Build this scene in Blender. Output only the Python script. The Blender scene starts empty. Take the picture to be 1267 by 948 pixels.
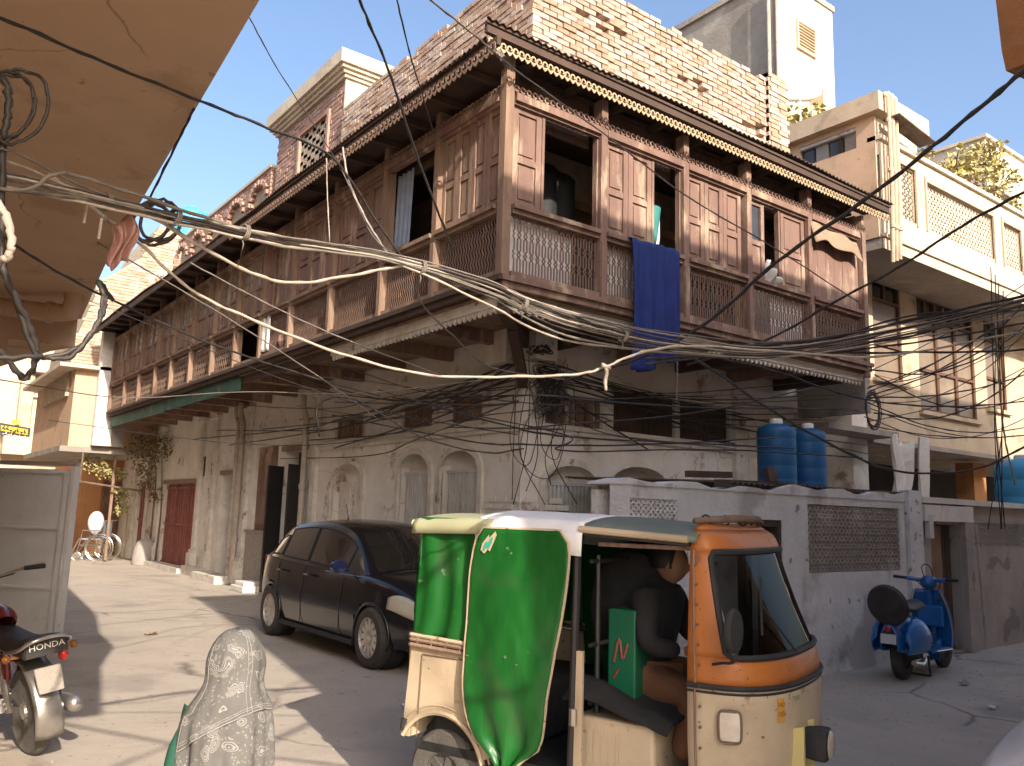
import bpy, math, random
import numpy as np
from mathutils import Vector, Matrix
random.seed(7)
S = bpy.context.scene
COL = S.collection
R = math.radians

# ---------------------------------------------------------------- camera
FPX, YAW, PITCH, ROLL = 1033.14, 0.6470223, 0.1558717, 0.0292097
CAM = np.array([-6.45094, -8.30479, 1.65])
def _basis():
    F = np.array([math.sin(YAW)*math.cos(PITCH), math.cos(YAW)*math.cos(PITCH), math.sin(PITCH)])
    Rt = np.array([math.cos(YAW), -math.sin(YAW), 0.0]); U = np.cross(Rt, F)
    c, s = math.cos(ROLL), math.sin(ROLL)
    return c*Rt+s*U, -s*Rt+c*U, F
BR, BU, BF = _basis()
def _ray(u, v): return BF + BR*(u-633.5)/FPX - BU*(v-474)/FPX
def at(u, v, axis, val):
    """surveyed point: where the sight line of photo pixel u,v meets the plane axis=val"""
    d = _ray(u, v); return CAM + (val-CAM[axis])/d[axis]*d
def atd(u, v, dist): return CAM + _ray(u, v)*dist
cam = bpy.data.cameras.new('camera'); camo = bpy.data.objects.new('camera', cam); COL.objects.link(camo)
cam.sensor_width = 36; cam.lens = FPX/1267*36; cam.clip_start = .05; cam.clip_end = 2000
camo.matrix_world = Matrix(((BR[0], BU[0], -BF[0], CAM[0]), (BR[1], BU[1], -BF[1], CAM[1]), (BR[2], BU[2], -BF[2], CAM[2]), (0, 0, 0, 1)))
S.camera = camo
S.render.resolution_x, S.render.resolution_y = 1024, 766

# ---------------------------------------------------------------- light
SUN_EL, SUN_AZ = R(29.4), R(10)          # rays travel toward +Y turned 10 deg to +X
sd = Vector((math.sin(SUN_AZ)*math.cos(SUN_EL), math.cos(SUN_AZ)*math.cos(SUN_EL), -math.sin(SUN_EL)))
sl = bpy.data.lights.new('sun', 'SUN'); sl.energy = 3.5; sl.angle = R(.55); sl.color = (1, .89, .765)
so = bpy.data.objects.new('sun', sl); COL.objects.link(so); so.rotation_euler = sd.to_track_quat('-Z', 'Y').to_euler(); so.location = (0, -20, 30)
W = bpy.data.worlds.new('World'); S.world = W; W.use_nodes = True
wn = W.node_tree; wn.nodes.clear()
sky = wn.nodes.new('ShaderNodeTexSky'); sky.sky_type = 'NISHITA'; sky.sun_disc = False
sky.sun_elevation = SUN_EL; sky.sun_rotation = math.pi + SUN_AZ
sky.air_density = 1.0; sky.dust_density = 4.5; sky.ozone_density = 2.0; sky.altitude = 200
bg = wn.nodes.new('ShaderNodeBackground'); bg.inputs[1].default_value = .15
wo = wn.nodes.new('ShaderNodeOutputWorld')
wn.links.new(sky.outputs[0], bg.inputs[0]); wn.links.new(bg.outputs[0], wo.inputs[0])
S.view_settings.view_transform = 'Standard'; S.view_settings.look = 'None'
S.view_settings.exposure = 1.1; S.view_settings.gamma = 1
S.cycles.max_bounces = 8; S.cycles.diffuse_bounces = 5

# ---------------------------------------------------------------- materials
def lin(c): return tuple((x/12.92 if x <= .04045 else ((x+.055)/1.055)**2.4) for x in c)
def mat(name, c1, c2=None, scale=3.0, rough=.8, metal=0.0, bump=.0, bscale=40., c3=None, s3=.7, th3=.62, w3=.12,
        stretch=(1, 1, 1), detail=6, lo=.35, hi=.65, islands=0., coat=0., trans=0., ior=1.45, alpha=1., emit=None, spec=.5):
    m = bpy.data.materials.new(name); m.use_nodes = True
    n = m.node_tree.nodes; L = m.node_tree.links; b = n['Principled BSDF']
    b.inputs['Roughness'].default_value = rough; b.inputs['Metallic'].default_value = metal
    b.inputs['Coat Weight'].default_value = coat; b.inputs['Transmission Weight'].default_value = trans
    b.inputs['IOR'].default_value = ior; b.inputs['Alpha'].default_value = alpha
    b.inputs['Specular IOR Level'].default_value = spec
    c2 = c2 or c1
    tc = n.new('ShaderNodeTexCoord'); mp = n.new('ShaderNodeMapping'); mp.inputs['Scale'].default_value = stretch
    L.new(tc.outputs['Object'], mp.inputs[0])
    def ramp(sc, lo, hi, det=6):
        nz = n.new('ShaderNodeTexNoise'); nz.inputs['Scale'].default_value = sc; nz.inputs['Detail'].default_value = det
        nz.inputs['Roughness'].default_value = .65
        L.new(mp.outputs[0], nz.inputs['Vector'])
        r = n.new('ShaderNodeMapRange'); r.inputs[1].default_value = lo; r.inputs[2].default_value = hi
        L.new(nz.outputs['Fac'], r.inputs[0]); return r.outputs[0]
    def mix(fac, a, bb):
        x = n.new('ShaderNodeMix'); x.data_type = 'RGBA'
        L.new(fac, x.inputs[0])
        for s, v in ((6, a), (7, bb)):
            if isinstance(v, tuple): x.inputs[s].default_value = (*v[:3], 1)
            else: L.new(v, x.inputs[s])
        return x.outputs[2]
    col = mix(ramp(scale, lo, hi, detail), tuple(c1), tuple(c2))
    if c3: col = mix(ramp(s3, th3, th3+w3, 10), col, tuple(c3))
    if islands:
        g = n.new('ShaderNodeNewGeometry'); oi = n.new('ShaderNodeObjectInfo'); ad = n.new('ShaderNodeMath'); ad.operation = 'ADD'
        L.new(g.outputs['Random Per Island'], ad.inputs[0]); L.new(oi.outputs['Random'], ad.inputs[1])
        fr = n.new('ShaderNodeMath'); fr.operation = 'FRACT'; L.new(ad.outputs[0], fr.inputs[0])
        mr = n.new('ShaderNodeMapRange'); mr.inputs[3].default_value = 1-islands; mr.inputs[4].default_value = 1+islands*.6
        L.new(fr.outputs[0], mr.inputs[0])
        hs = n.new('ShaderNodeHueSaturation'); L.new(mr.outputs[0], hs.inputs['Value']); L.new(col, hs.inputs['Color']); 
        ms = n.new('ShaderNodeMapRange'); ms.inputs[3].default_value = 1+islands*.8; ms.inputs[4].default_value = 1-islands*1.2
        L.new(fr.outputs[0], ms.inputs[0]); L.new(ms.outputs[0], hs.inputs['Saturation'])
        col = hs.outputs[0]
    L.new(col, b.inputs['Base Color'])
    if bump:
        nz = n.new('ShaderNodeTexNoise'); nz.inputs['Scale'].default_value = bscale; nz.inputs['Detail'].default_value = 8
        nz.inputs['Roughness'].default_value = .7
        L.new(mp.outputs[0], nz.inputs['Vector']); bp = n.new('ShaderNodeBump'); bp.inputs['Strength'].default_value = min(1, bump)
        bp.inputs['Distance'].default_value = .02*max(1, bump); L.new(nz.outputs['Fac'], bp.inputs['Height']); L.new(bp.outputs[0], b.inputs['Normal'])
    return m
M = {}
M['ground'] = mat('dusty_concrete', (.46, .395, .325), (.39, .335, .275), 1.1, .95, bump=.45, bscale=14, c3=(.33, .29, .25), s3=.9, th3=.54, w3=.2, detail=10)
def add_cracks(m, scale, width, col, dist=.35):
    n = m.node_tree.nodes; L = m.node_tree.links; b = n['Principled BSDF']; old = b.inputs['Base Color'].links[0].from_socket
    tc = n.new('ShaderNodeTexCoord'); nz = n.new('ShaderNodeTexNoise'); nz.inputs['Scale'].default_value = scale*2.5; nz.inputs['Detail'].default_value = 6
    ad = n.new('ShaderNodeMixRGB'); ad.blend_type = 'ADD'; ad.inputs[0].default_value = dist
    L.new(tc.outputs['Object'], nz.inputs['Vector']); L.new(tc.outputs['Object'], ad.inputs[1]); L.new(nz.outputs['Color'], ad.inputs[2])
    v = n.new('ShaderNodeTexVoronoi'); v.feature = 'DISTANCE_TO_EDGE'; v.inputs['Scale'].default_value = scale; L.new(ad.outputs[0], v.inputs['Vector'])
    lt = n.new('ShaderNodeMapRange'); lt.inputs[1].default_value = width; lt.inputs[2].default_value = 0; L.new(v.outputs['Distance'], lt.inputs[0])
    n2 = n.new('ShaderNodeTexNoise'); n2.inputs['Scale'].default_value = scale*1.3; L.new(tc.outputs['Object'], n2.inputs['Vector'])
    g = n.new('ShaderNodeMapRange'); g.inputs[1].default_value = .48; g.inputs[2].default_value = .56; L.new(n2.outputs['Fac'], g.inputs[0])
    mu = n.new('ShaderNodeMath'); mu.operation = 'MULTIPLY'; L.new(lt.outputs[0], mu.inputs[0]); L.new(g.outputs[0], mu.inputs[1])
    mi = n.new('ShaderNodeMix'); mi.data_type = 'RGBA'; L.new(mu.outputs[0], mi.inputs[0]); L.new(old, mi.inputs[6]); mi.inputs[7].default_value = (*col, 1)
    L.new(mi.outputs[2], b.inputs['Base Color'])
def add_spots(m, scale, th, w, col, detail=4, amount=1.):
    n = m.node_tree.nodes; L = m.node_tree.links; b = n['Principled BSDF']; old = b.inputs['Base Color'].links[0].from_socket
    tc = n.new('ShaderNodeTexCoord'); nz = n.new('ShaderNodeTexNoise'); nz.inputs['Scale'].default_value = scale; nz.inputs['Detail'].default_value = detail; L.new(tc.outputs['Object'], nz.inputs['Vector'])
    g = n.new('ShaderNodeMapRange'); g.inputs[1].default_value = th; g.inputs[2].default_value = th+w; g.inputs[4].default_value = amount; L.new(nz.outputs['Fac'], g.inputs[0])
    mi = n.new('ShaderNodeMix'); mi.data_type = 'RGBA'; L.new(g.outputs[0], mi.inputs[0]); L.new(old, mi.inputs[6]); mi.inputs[7].default_value = (*col, 1)
    L.new(mi.outputs[2], b.inputs['Base Color'])
add_cracks(M['ground'], .42, .012, (.16, .135, .11)); add_spots(M['ground'], 26, .66, .04, (.22, .19, .16)); add_spots(M['ground'], .55, .60, .05, (.27, .235, .20), 8, .55); add_spots(M['ground'], 5, .68, .03, (.2, .17, .145), 8, .6)
M['limewash'] = mat('worn_limewash', (.80, .76, .70), (.66, .60, .53), 1.8, .95, bump=.6, bscale=9, c3=(.34, .25, .19), s3=1.6, th3=.60, w3=.07, detail=10)
M['whitewash'] = mat('blueish_whitewash', (.80, .775, .75), (.64, .61, .585), 2.0, .95, bump=1.0, bscale=14, c3=(.27, .26, .29), s3=1.6, th3=.58, w3=.14, detail=10)
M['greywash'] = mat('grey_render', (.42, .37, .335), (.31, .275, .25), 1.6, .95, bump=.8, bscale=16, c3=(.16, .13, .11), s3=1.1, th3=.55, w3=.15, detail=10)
M['trimwash'] = mat('limewash_trim', (.74, .70, .63), (.56, .5, .43), 4, .9, bump=.6, bscale=20, c3=(.22, .15, .11), s3=3, th3=.6, w3=.05)
M['buff'] = mat('buff_plaster', (.62, .43, .29), (.55, .38, .25), 1.5, .9, bump=.25, bscale=30, c3=(.36, .235, .15), s3=.8, th3=.62, w3=.2)
add_cracks(M['buff'], .8, .008, (.3, .19, .12)); add_spots(M['buff'], 1.7, .60, .08, (.44, .29, .185), 10, .8); add_spots(M['buff'], 9, .69, .03, (.36, .24, .16), 6)
M['cream'] = mat('cream_render', (.60, .48, .34), (.50, .385, .265), 1.3, .9, bump=.4, bscale=20, c3=(.36, .28, .19), s3=1.2, th3=.6, w3=.1, detail=10)
M['palecream'] = mat('pale_render', (.63, .54, .41), (.52, .43, .32), 1.2, .9, bump=.3, bscale=20, c3=(.42, .33, .24), s3=1.0, th3=.57, w3=.14)
M['concrete'] = mat('grey_concrete', (.37, .325, .275), (.27, .235, .2), 1.2, .95, bump=.8, bscale=12, c3=(.42, .38, .32), s3=.9, th3=.55, w3=.1)
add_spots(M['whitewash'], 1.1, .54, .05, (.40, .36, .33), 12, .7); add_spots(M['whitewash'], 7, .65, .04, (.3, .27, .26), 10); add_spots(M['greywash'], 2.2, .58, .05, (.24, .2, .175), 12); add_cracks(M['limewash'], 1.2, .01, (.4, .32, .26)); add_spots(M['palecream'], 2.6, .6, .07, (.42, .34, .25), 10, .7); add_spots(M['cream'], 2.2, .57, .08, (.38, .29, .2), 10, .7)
M['brick'] = mat('weathered_brick', (.56, .41, .31), (.47, .31, .225), 3.5, .95, bump=.9, bscale=30, c3=(.63, .51, .38), s3=1.2, th3=.5, w3=.18, islands=.22, detail=8)
M['redbrick'] = mat('red_brick', (.46, .29, .22), (.36, .21, .16), 4.5, .95, bump=.8, bscale=30, c3=(.50, .36, .26), s3=2.0, th3=.56, w3=.12, islands=.1)
M['mortar'] = mat('lime_mortar', (.50, .41, .30), (.36, .28, .20), 5, .95, bump=1, bscale=25)
M['wood'] = mat('worn_painted_wood', (.27, .165, .125), (.17, .10, .077), 3, .8, bump=.6, bscale=22, c3=(.46, .34, .24), s3=3.4, th3=.52, w3=.12, stretch=(1, 1, .28), detail=10)
M['woodpale'] = mat('bleached_wood', (.33, .225, .155), (.21, .13, .09), 4, .85, bump=.7, bscale=24, c3=(.16, .085, .06), s3=3.0, th3=.58, w3=.08, stretch=(1, 1, .22), detail=10)
M['wooddark'] = mat('dark_stained_wood', (.10, .062, .045), (.062, .04, .03), 3, .85, bump=.6, bscale=22, c3=(.2, .13, .09), s3=3, th3=.62, w3=.08, stretch=(.5, .5, .5))
M['lattice'] = mat('lattice_wood', (.23, .14, .105), (.16, .095, .07), 5, .8, c3=(.33, .21, .13), s3=5, th3=.6, w3=.06)
M['latticegrey'] = mat('grey_lattice_wood', (.27, .18, .125), (.18, .11, .08), 5, .85, c3=(.34, .25, .18), s3=5, th3=.6, w3=.06)
M['fringe'] = mat('painted_tin_fringe', (.47, .36, .22), (.36, .26, .15), 8, .7, c3=(.28, .17, .10), s3=5, th3=.64, w3=.05)
M['tin'] = mat('rusty_corrugated_tin', (.16, .11, .085), (.09, .06, .048), 3, .7, metal=.3, bump=.3, bscale=20, c3=(.25, .19, .15), s3=2, th3=.6)
M['green'] = mat('green_painted_board', (.07, .16, .12), (.045, .11, .085), 4, .75, bump=.3, c3=(.2, .17, .13), s3=2.5, th3=.58, w3=.08)
M['black'] = mat('black_rubber', (.018, .018, .019), (.03, .03, .03), 8, .7)
M['blackpaint'] = mat('black_metal_door', (.02, .018, .018), (.035, .03, .03), 5, .5)
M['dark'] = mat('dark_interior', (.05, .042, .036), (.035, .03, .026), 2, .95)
M['reddoor'] = mat('faded_red_steel', (.28, .085, .06), (.2, .06, .045), 4, .6, bump=.2, c3=(.36, .2, .15), s3=2.5, th3=.6)
M['glass'] = mat('dusty_window_glass', (.34, .30, .26), (.26, .23, .20), 2, .25, spec=.6)
M['darkglass'] = mat('dark_glass', (.03, .03, .03), (.05, .045, .04), 2, .12, spec=.8)
M['cloth_blue'] = mat('navy_blue_cloth', (.010, .024, .13), (.016, .034, .18), 6, .85, bump=.3, bscale=60)
M['cloth_grey'] = mat('grey_blue_curtain', (.26, .30, .38), (.2, .23, .3), 4, .9)
M['cloth_white'] = mat('offwhite_cloth', (.80, .78, .76), (.66, .64, .62), 3, .9, bump=.4, bscale=12)
M['cloth_pink'] = mat('faded_pink_rag', (.42, .23, .19), (.3, .15, .12), 9, .95, bump=.6, bscale=20)
M['cable'] = mat('dusty_grey_cable', (.20, .17, .14), (.13, .11, .095), 20, .6)
M['cableblack'] = mat('black_cable', (.03, .026, .024), (.055, .045, .04), 20, .55)
M['cablewhite'] = mat('offwhite_cable', (.44, .37, .30), (.33, .27, .215), 20, .55)
M['tank'] = mat('blue_plastic_tank', (.012, .085, .22), (.016, .115, .27), 1.6, .5, c3=(.06, .16, .27), s3=2.5, th3=.6, w3=.2)
M['tankpale'] = mat('pale_blue_tank', (.05, .30, .55), (.08, .36, .6), 2, .5)
M['chrome'] = mat('dull_chrome', (.6, .57, .53), (.45, .42, .38), 9, .3, metal=.9)
M['steel'] = mat('grey_painted_steel', (.60, .585, .57), (.5, .485, .47), 2, .6, bump=.15, bscale=12, c3=(.25, .19, .15), s3=1.8, th3=.62, w3=.05)
M['pipe'] = mat('dirty_white_pipe', (.50, .44, .37), (.36, .3, .25), 5, .8, c3=(.22, .15, .11), s3=3, th3=.6)
M['leaf'] = mat('yellow_green_leaf', (.36, .32, .09), (.46, .38, .15), 3, .7, islands=.3)
M['leafdry'] = mat('dry_leaf', (.30, .20, .08), (.18, .14, .05), 3, .7, islands=.35)
M['bark'] = mat('bark', (.14, .09, .06), (.2, .14, .1), 6, .9, bump=.5)
M['marble'] = mat('speckled_tile', (.36, .32, .27), (.24, .21, .18), 18, .6)
M['yellow'] = mat('yellow_paint', (.62, .42, .04), (.5, .34, .03), 6, .6)
M['whitepaint'] = mat('white_paint', (.75, .72, .68), (.62, .58, .54), 4, .6)
M['orangewall'] = mat('orange_plaster', (.50, .24, .09), (.42, .19, .07), 2, .9, bump=.3)
add_spots(M['orangewall'], 3, .56, .1, (.36, .17, .07), 10)
M['pinkwall'] = mat('pink_plaster', (.42, .20, .15), (.33, .15, .11), 2, .9, bump=.4, c3=(.4, .34, .27), s3=1.6, th3=.6)

# ---------------------------------------------------------------- mesh helpers
class MB:
    def __init__(s): s.v = []; s.f = []; s.mi = []; s.cm = 0
    def add(s, vs, fs):
        b = len(s.v); s.v += [tuple(map(float, p)) for p in vs]
        for f in fs: s.f.append([i+b for i in f]); s.mi.append(s.cm)
        return s
    def split_build(s, name, m, parent=None, per=1, **k):
        """links every group of `per` boxes as an object of its own"""
        out = []; n = len(s.f)//6
        for i in range(0, n, per):
            q = MB(); j = min(i+per, n); q.v = s.v[i*8:j*8]; q.f = [[a-i*8 for a in f] for f in s.f[i*6:j*6]]; q.mi = s.mi[i*6:j*6]; out.append(q.build(name, m, parent, **k))
        return out
    def hexa(s, p): return s.add(p, [(0, 3, 2, 1), (4, 5, 6, 7), (0, 1, 5, 4), (1, 2, 6, 5), (2, 3, 7, 6), (3, 0, 4, 7)])
    def box(s, x0, x1, y0, y1, z0, z1):
        return s.hexa([(x0, y0, z0), (x1, y0, z0), (x1, y1, z0), (x0, y1, z0), (x0, y0, z1), (x1, y0, z1), (x1, y1, z1), (x0, y1, z1)])
    def fbox(s, F, u0, u1, o0, o1, z0, z1):
        return s.hexa([F(u0, o0, z0), F(u1, o0, z0), F(u1, o1, z0), F(u0, o1, z0), F(u0, o0, z1), F(u1, o0, z1), F(u1, o1, z1), F(u0, o1, z1)])
    def quad(s, a, b, c, d): return s.add([a, b, c, d], [(0, 1, 2, 3)])
    def prism(s, poly, F, a, b):
        """poly of (p,q); F(p,q,t) -> xyz; extruded t from a to b"""
        n = len(poly); vs = [F(p, q, a) for p, q in poly] + [F(p, q, b) for p, q in poly]
        fs = [tuple(range(n)), tuple(range(2*n-1, n-1, -1))] + [(i, (i+1) % n, n+(i+1) % n, n+i) for i in range(n)]
        return s.add(vs, fs)
    def beam(s, a, b, w, h, up=(0, 0, 1)):
        a = Vector(a); b = Vector(b); d = (b-a).normalized(); up = Vector(up)
        sx = d.cross(up); 
        if sx.length < 1e-4: sx = d.cross(Vector((1, 0, 0)))
        sx.normalize(); sz = sx.cross(d)
        sx *= w/2; sz *= h/2
        return s.hexa([a-sx-sz, a+sx-sz, b+sx-sz, b-sx-sz, a-sx+sz, a+sx+sz, b+sx+sz, b-sx+sz])
    def tube(s, pts, r, n=6, closed=False, caps=True):
        pts = [Vector(p) for p in pts]; N = len(pts); vs = []
        rs = r if isinstance(r, (list, tuple)) else [r]*N
        ref = None
        for i, p in enumerate(pts):
            if closed: t = pts[(i+1) % N]-pts[i-1]
            else: t = pts[min(i+1, N-1)]-pts[max(i-1, 0)]
            if t.length < 1e-9: t = Vector((0, 0, 1))
            t.normalize()
            if ref is None:
                ref = t.cross(Vector((0, 0, 1)))
                if ref.length < .05: ref = t.cross(Vector((1, 0, 0)))
            ref = (ref - t*ref.dot(t)); ref.normalize(); bi = t.cross(ref)
            for k in range(n):
                a = 2*math.pi*k/n; vs.append(p+(ref*math.cos(a)+bi*math.sin(a))*rs[i])
        fs = []
        for i in range(N if closed else N-1):
            j = (i+1) % N
            for k in range(n): fs.append((i*n+k, i*n+(k+1) % n, j*n+(k+1) % n, j*n+k))
        if caps and not closed: fs += [tuple(range(n-1, -1, -1)), tuple(range((N-1)*n, N*n))]
        return s.add(vs, fs)
    def lathe(s, prof, n=20, c=(0, 0, 0), F=None):
        """prof of (radius, height); F maps local xyz"""
        vs = []; F = F or (lambda x, y, z: (x+c[0], y+c[1], z+c[2]))
        for r_, z in prof:
            for k in range(n):
                a = 2*math.pi*k/n; vs.append(F(r_*math.cos(a), r_*math.sin(a), z))
        fs = []
        for i in range(len(prof)-1):
            for k in range(n): fs.append((i*n+k, i*n+(k+1) % n, (i+1)*n+(k+1) % n, (i+1)*n+k))
        fs += [tuple(range(n-1, -1, -1)), tuple(range((len(prof)-1)*n, len(prof)*n))]
        return s.add(vs, fs)
    def grid(s, fn, nu, nv, closeu=False):
        vs = [fn(i/nu, j/nv) for j in range(nv+1) for i in range(nu+1)]
        return s.add(vs, [(j*(nu+1)+i, j*(nu+1)+i+1, (j+1)*(nu+1)+i+1, (j+1)*(nu+1)+i) for j in range(nv) for i in range(nu)])
    def mesh(s, name, mats, off=(0, 0, 0), smooth=False):
        me = bpy.data.meshes.new(name); o = Vector(off)
        me.from_pydata([tuple(Vector(p)-o) for p in s.v], [], s.f)
        for m in mats: me.materials.append(m)
        if len(mats) > 1: me.polygons.foreach_set('material_index', s.mi)
        if smooth: me.polygons.foreach_set('use_smooth', [True]*len(me.polygons))
        me.update(); return me
    def build(s, name, m, parent=None, local=False, smooth=False, label=None, cat=None, group=None, kind=None,
              bevel=0, subsurf=0, solid=0, weld=False, autos=None, norm=True):
        mats = [M[x] if isinstance(x, str) else x for x in (m if isinstance(m, list) else [m])]
        if parent is not None: off = (0, 0, 0) if local else ORG[parent.name]
        elif local: off = (0, 0, 0)
        else:
            a = np.array(s.v); mn, mx = a.min(0), a.max(0); off = ((mn[0]+mx[0])/2, (mn[1]+mx[1])/2, mn[2])
            if kind == 'structure': off = (0, 0, 0)
        me = s.mesh(name, mats, off, smooth)
        if norm and not weld:
            import bmesh
            b = bmesh.new(); b.from_mesh(me); bmesh.ops.recalc_face_normals(b, faces=b.faces); b.to_mesh(me); b.free()
        if weld:
            import bmesh
            b = bmesh.new(); b.from_mesh(me); bmesh.ops.remove_doubles(b, verts=b.verts, dist=1e-4)
            bmesh.ops.recalc_face_normals(b, faces=b.faces); b.to_mesh(me); b.free()
        o = bpy.data.objects.new(name, me); COL.objects.link(o)
        if parent is not None: o.parent = parent; ORG[o.name] = off
        else: o.location = off; ORG[o.name] = off
        if solid: x = o.modifiers.new('t', 'SOLIDIFY'); x.thickness = solid; x.offset = 0
        if bevel: x = o.modifiers.new('b', 'BEVEL'); x.width = bevel; x.segments = 2; x.limit_method = 'ANGLE'
        if subsurf: x = o.modifiers.new('s', 'SUBSURF'); x.levels = subsurf; x.render_levels = subsurf
        if autos: 
            me.polygons.foreach_set('use_smooth', [True]*len(me.polygons)); me.set_sharp_from_angle(angle=R(autos))
        tag(o, label, cat, group, kind); return o
ORG = {}
def tag(o, label=None, cat=None, group=None, kind=None):
    if label: o['label'] = label
    if cat: o['category'] = cat
    if group: o['group'] = group
    if kind: o['kind'] = kind
    return o
def empty(name, loc, label, cat, group=None, rz=0):
    e = bpy.data.objects.new(name, None); COL.objects.link(e); e.location = tuple(map(float, loc)); e.rotation_euler.z = rz; e.empty_display_size = .2
    ORG[e.name] = tuple(map(float, loc)); return tag(e, label, cat, group)
def link(name, me, parent, loc, rot=None, label=None):
    o = bpy.data.objects.new(name, me); COL.objects.link(o); o.parent = parent; o.location = tuple(map(float, loc))
    if rot is not None: o.rotation_euler = rot
    if label: o['label'] = label
    return o
def copy_tree(o, parent=None):
    c = o.copy(); COL.objects.link(c)
    if parent is not None: c.parent = parent
    for ch in list(o.children): copy_tree(ch, c)
    return c
def FR(u, o, z): return (u, -o, z)      # facade along +X, looking out to -Y
def FL(u, o, z): return (-o, u, z)      # facade along +Y, looking out to -X
def wall_holes(mb, F, u0, u1, z0, z1, holes, o=0., depth=.25, back=True):
    """front sheet with rectangular openings, their reveals and (if back) recessed backs"""
    us = sorted({u0, u1, *[h[0] for h in holes], *[h[1] for h in holes]}); zs = sorted({z0, z1, *[h[2] for h in holes], *[h[3] for h in holes]})
    for a, b in zip(us, us[1:]):
        for c, d in zip(zs, zs[1:]):
            cu, cz = (a+b)/2, (c+d)/2
            if any(h[0] < cu < h[1] and h[2] < cz < h[3] for h in holes): continue
            mb.quad(F(a, o, c), F(b, o, c), F(b, o, d), F(a, o, d))
    for h in holes:
        a, b, c, d = h[:4]; q = o-(h[4] if len(h) > 4 else depth)
        for P, Q in (((a, c), (b, c)), ((b, c), (b, d)), ((b, d), (a, d)), ((a, d), (a, c))):
            mb.quad(F(P[0], o, P[1]), F(Q[0], o, Q[1]), F(Q[0], q, Q[1]), F(P[0], q, P[1]))
        if back and not (len(h) > 5 and h[5]): mb.quad(F(a, q, c), F(b, q, c), F(b, q, d), F(a, q, d))
def spline(pts, k=6):
    pts = [Vector(p) for p in pts]
    if len(pts) < 3: return pts
    P = [pts[0]*2-pts[1]]+pts+[pts[-1]*2-pts[-2]]; out = []
    for i in range(1, len(P)-2):
        for j in range(k):
            t = j/k; a, b, c, d = P[i-1:i+3]
            out.append(.5*((2*b)+(c-a)*t+(2*a-5*b+4*c-d)*t*t+(3*b-a-3*c+d)*t**3))
    return out+[pts[-1]]
# ================================================================ GROUND
g = MB()
def gz(x, y): return 0.012*math.sin(x*1.3+.4)*math.sin(y*.9)+.006*math.sin(x*3.1)*math.cos(y*2.7)
xs = sorted(set([-900, -300, -80, -30]+[round(-14+i*.5, 2) for i in range(65)]+[30, 80, 300, 900]))
ys = sorted(set([-900, -300, -80, -30]+[round(-12+i*.5, 2) for i in range(90)]+[50, 120, 300, 900]))
g.add([(x, y, gz(x, y) if abs(x) < 14 and -11 < y < 30 else 0) for y in ys for x in xs],
      [(j*len(xs)+i, j*len(xs)+i+1, (j+1)*len(xs)+i+1, (j+1)*len(xs)+i) for j in range(len(ys)-1) for i in range(len(xs)-1)])
g.build('street', 'ground', kind='structure', smooth=True)
# patches of newer concrete and a dark drain strip along the house
pm = MB()
for (cx_, cy_, rx, ry, sd_) in ((-3.4, 8.5, 1.1, 2.4, 1), (3.2, -4.4, 1.6, .7, 2), (-5.2, -2.6, .5, .9, 3), (5.6, -3.9, 1.0, .35, 5)):
    rr = random.Random(sd_); n = 22
    pts = [(cx_+rx*math.cos(2*math.pi*k/n)*rr.uniform(.8, 1.1), cy_+ry*math.sin(2*math.pi*k/n)*rr.uniform(.8, 1.1)) for k in range(n)]
    pm.add([(x, y, gz(x, y)+.012) for x, y in pts], [tuple(range(n))])
M['patch'] = mat('ground_patch', (.36, .31, .26), (.29, .25, .21), 3, .95, bump=.5, bscale=20)


# ================================================================ OLD HOUSE
house = empty('old_house', (3, 6, 0), 'old two storey corner house with a wooden upper balcony of shutters over whitewashed walls', 'house')
B = 1.43
M['whiteshutter'] = mat('white_shutter_paint', (.62, .60, .57), (.5, .48, .45), 5, .7, c3=(.3, .24, .2), s3=4, th3=.62)
# ---- whitewashed lower walls
def arch_fill(mb, F, u0, u1, zs, zt, o0, o1, n=10):
    """fills the two upper corners of an opening so that it ends in an arch"""
    c = (u0+u1)/2; a = (u1-u0)/2
    arc = [(c+a*math.cos(math.pi*k/n), zs+(zt-zs)*math.sin(math.pi*k/n)) for k in range(n+1)]
    for k in range(n):
        p, q = arc[k], arc[k+1]
        mb.hexa([F(p[0], o0, p[1]), F(q[0], o0, q[1]), F(q[0], o0, zt), F(p[0], o0, zt), F(p[0], o1, p[1]), F(q[0], o1, q[1]), F(q[0], o1, zt), F(p[0], o1, zt)])
Lh = [(.88, 1.82, .85, 2.5, .14), (2.13, 3.0, .85, 2.5, .14), (4.22, 5.36, .85, 2.42, .14),
      (.89, 1.69, 2.9, 3.26, .16), (2.16, 3.08, 2.9, 3.26, .16), (4.35, 5.43, 2.86, 3.24, .16),
      (6.62, 7.6, .02, 2.75, .3), (7.97, 9.2, 1.16, 2.9, .12), (10.2, 11.25, .02, 2.35, .5), (13.2, 15.95, .02, 2.2, .12),
      (12.6, 13.0, 2.35, 2.85, .1), (18.0, 18.9, .02, 2.3, .2)]
w = MB(); wall_holes(w, FL, 0, 21, 0, 4.0, Lh)
for h in Lh[:3]: arch_fill(w, FL, h[0], h[1], h[3]-.28, h[3], -.14, -.002)
w.build('wall', 'limewash', house, label='peeling whitewashed wall along the lane')
Rh = [(.38, 1.28, .85, 2.3, .14), (1.58, 2.7, 1.2, 2.36, .3), (.38, 1.4, 2.72, 3.24, .16), (1.6, 2.86, 2.72, 3.4, .07), (2.96, 4.1, 2.72, 3.4, .07),
      (4.6, 7.6, 2.1, 3.75, 1.2)]
w = MB(); wall_holes(w, FR, 0, 8.1, 0, 4.0, Rh)
arch_fill(w, FR, .38, 1.28, 2.05, 2.3, -.14, -.002); arch_fill(w, FR, 1.58, 2.7, 2.12, 2.36, -.3, -.002)
w.build('wall', 'limewash', house)
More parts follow.
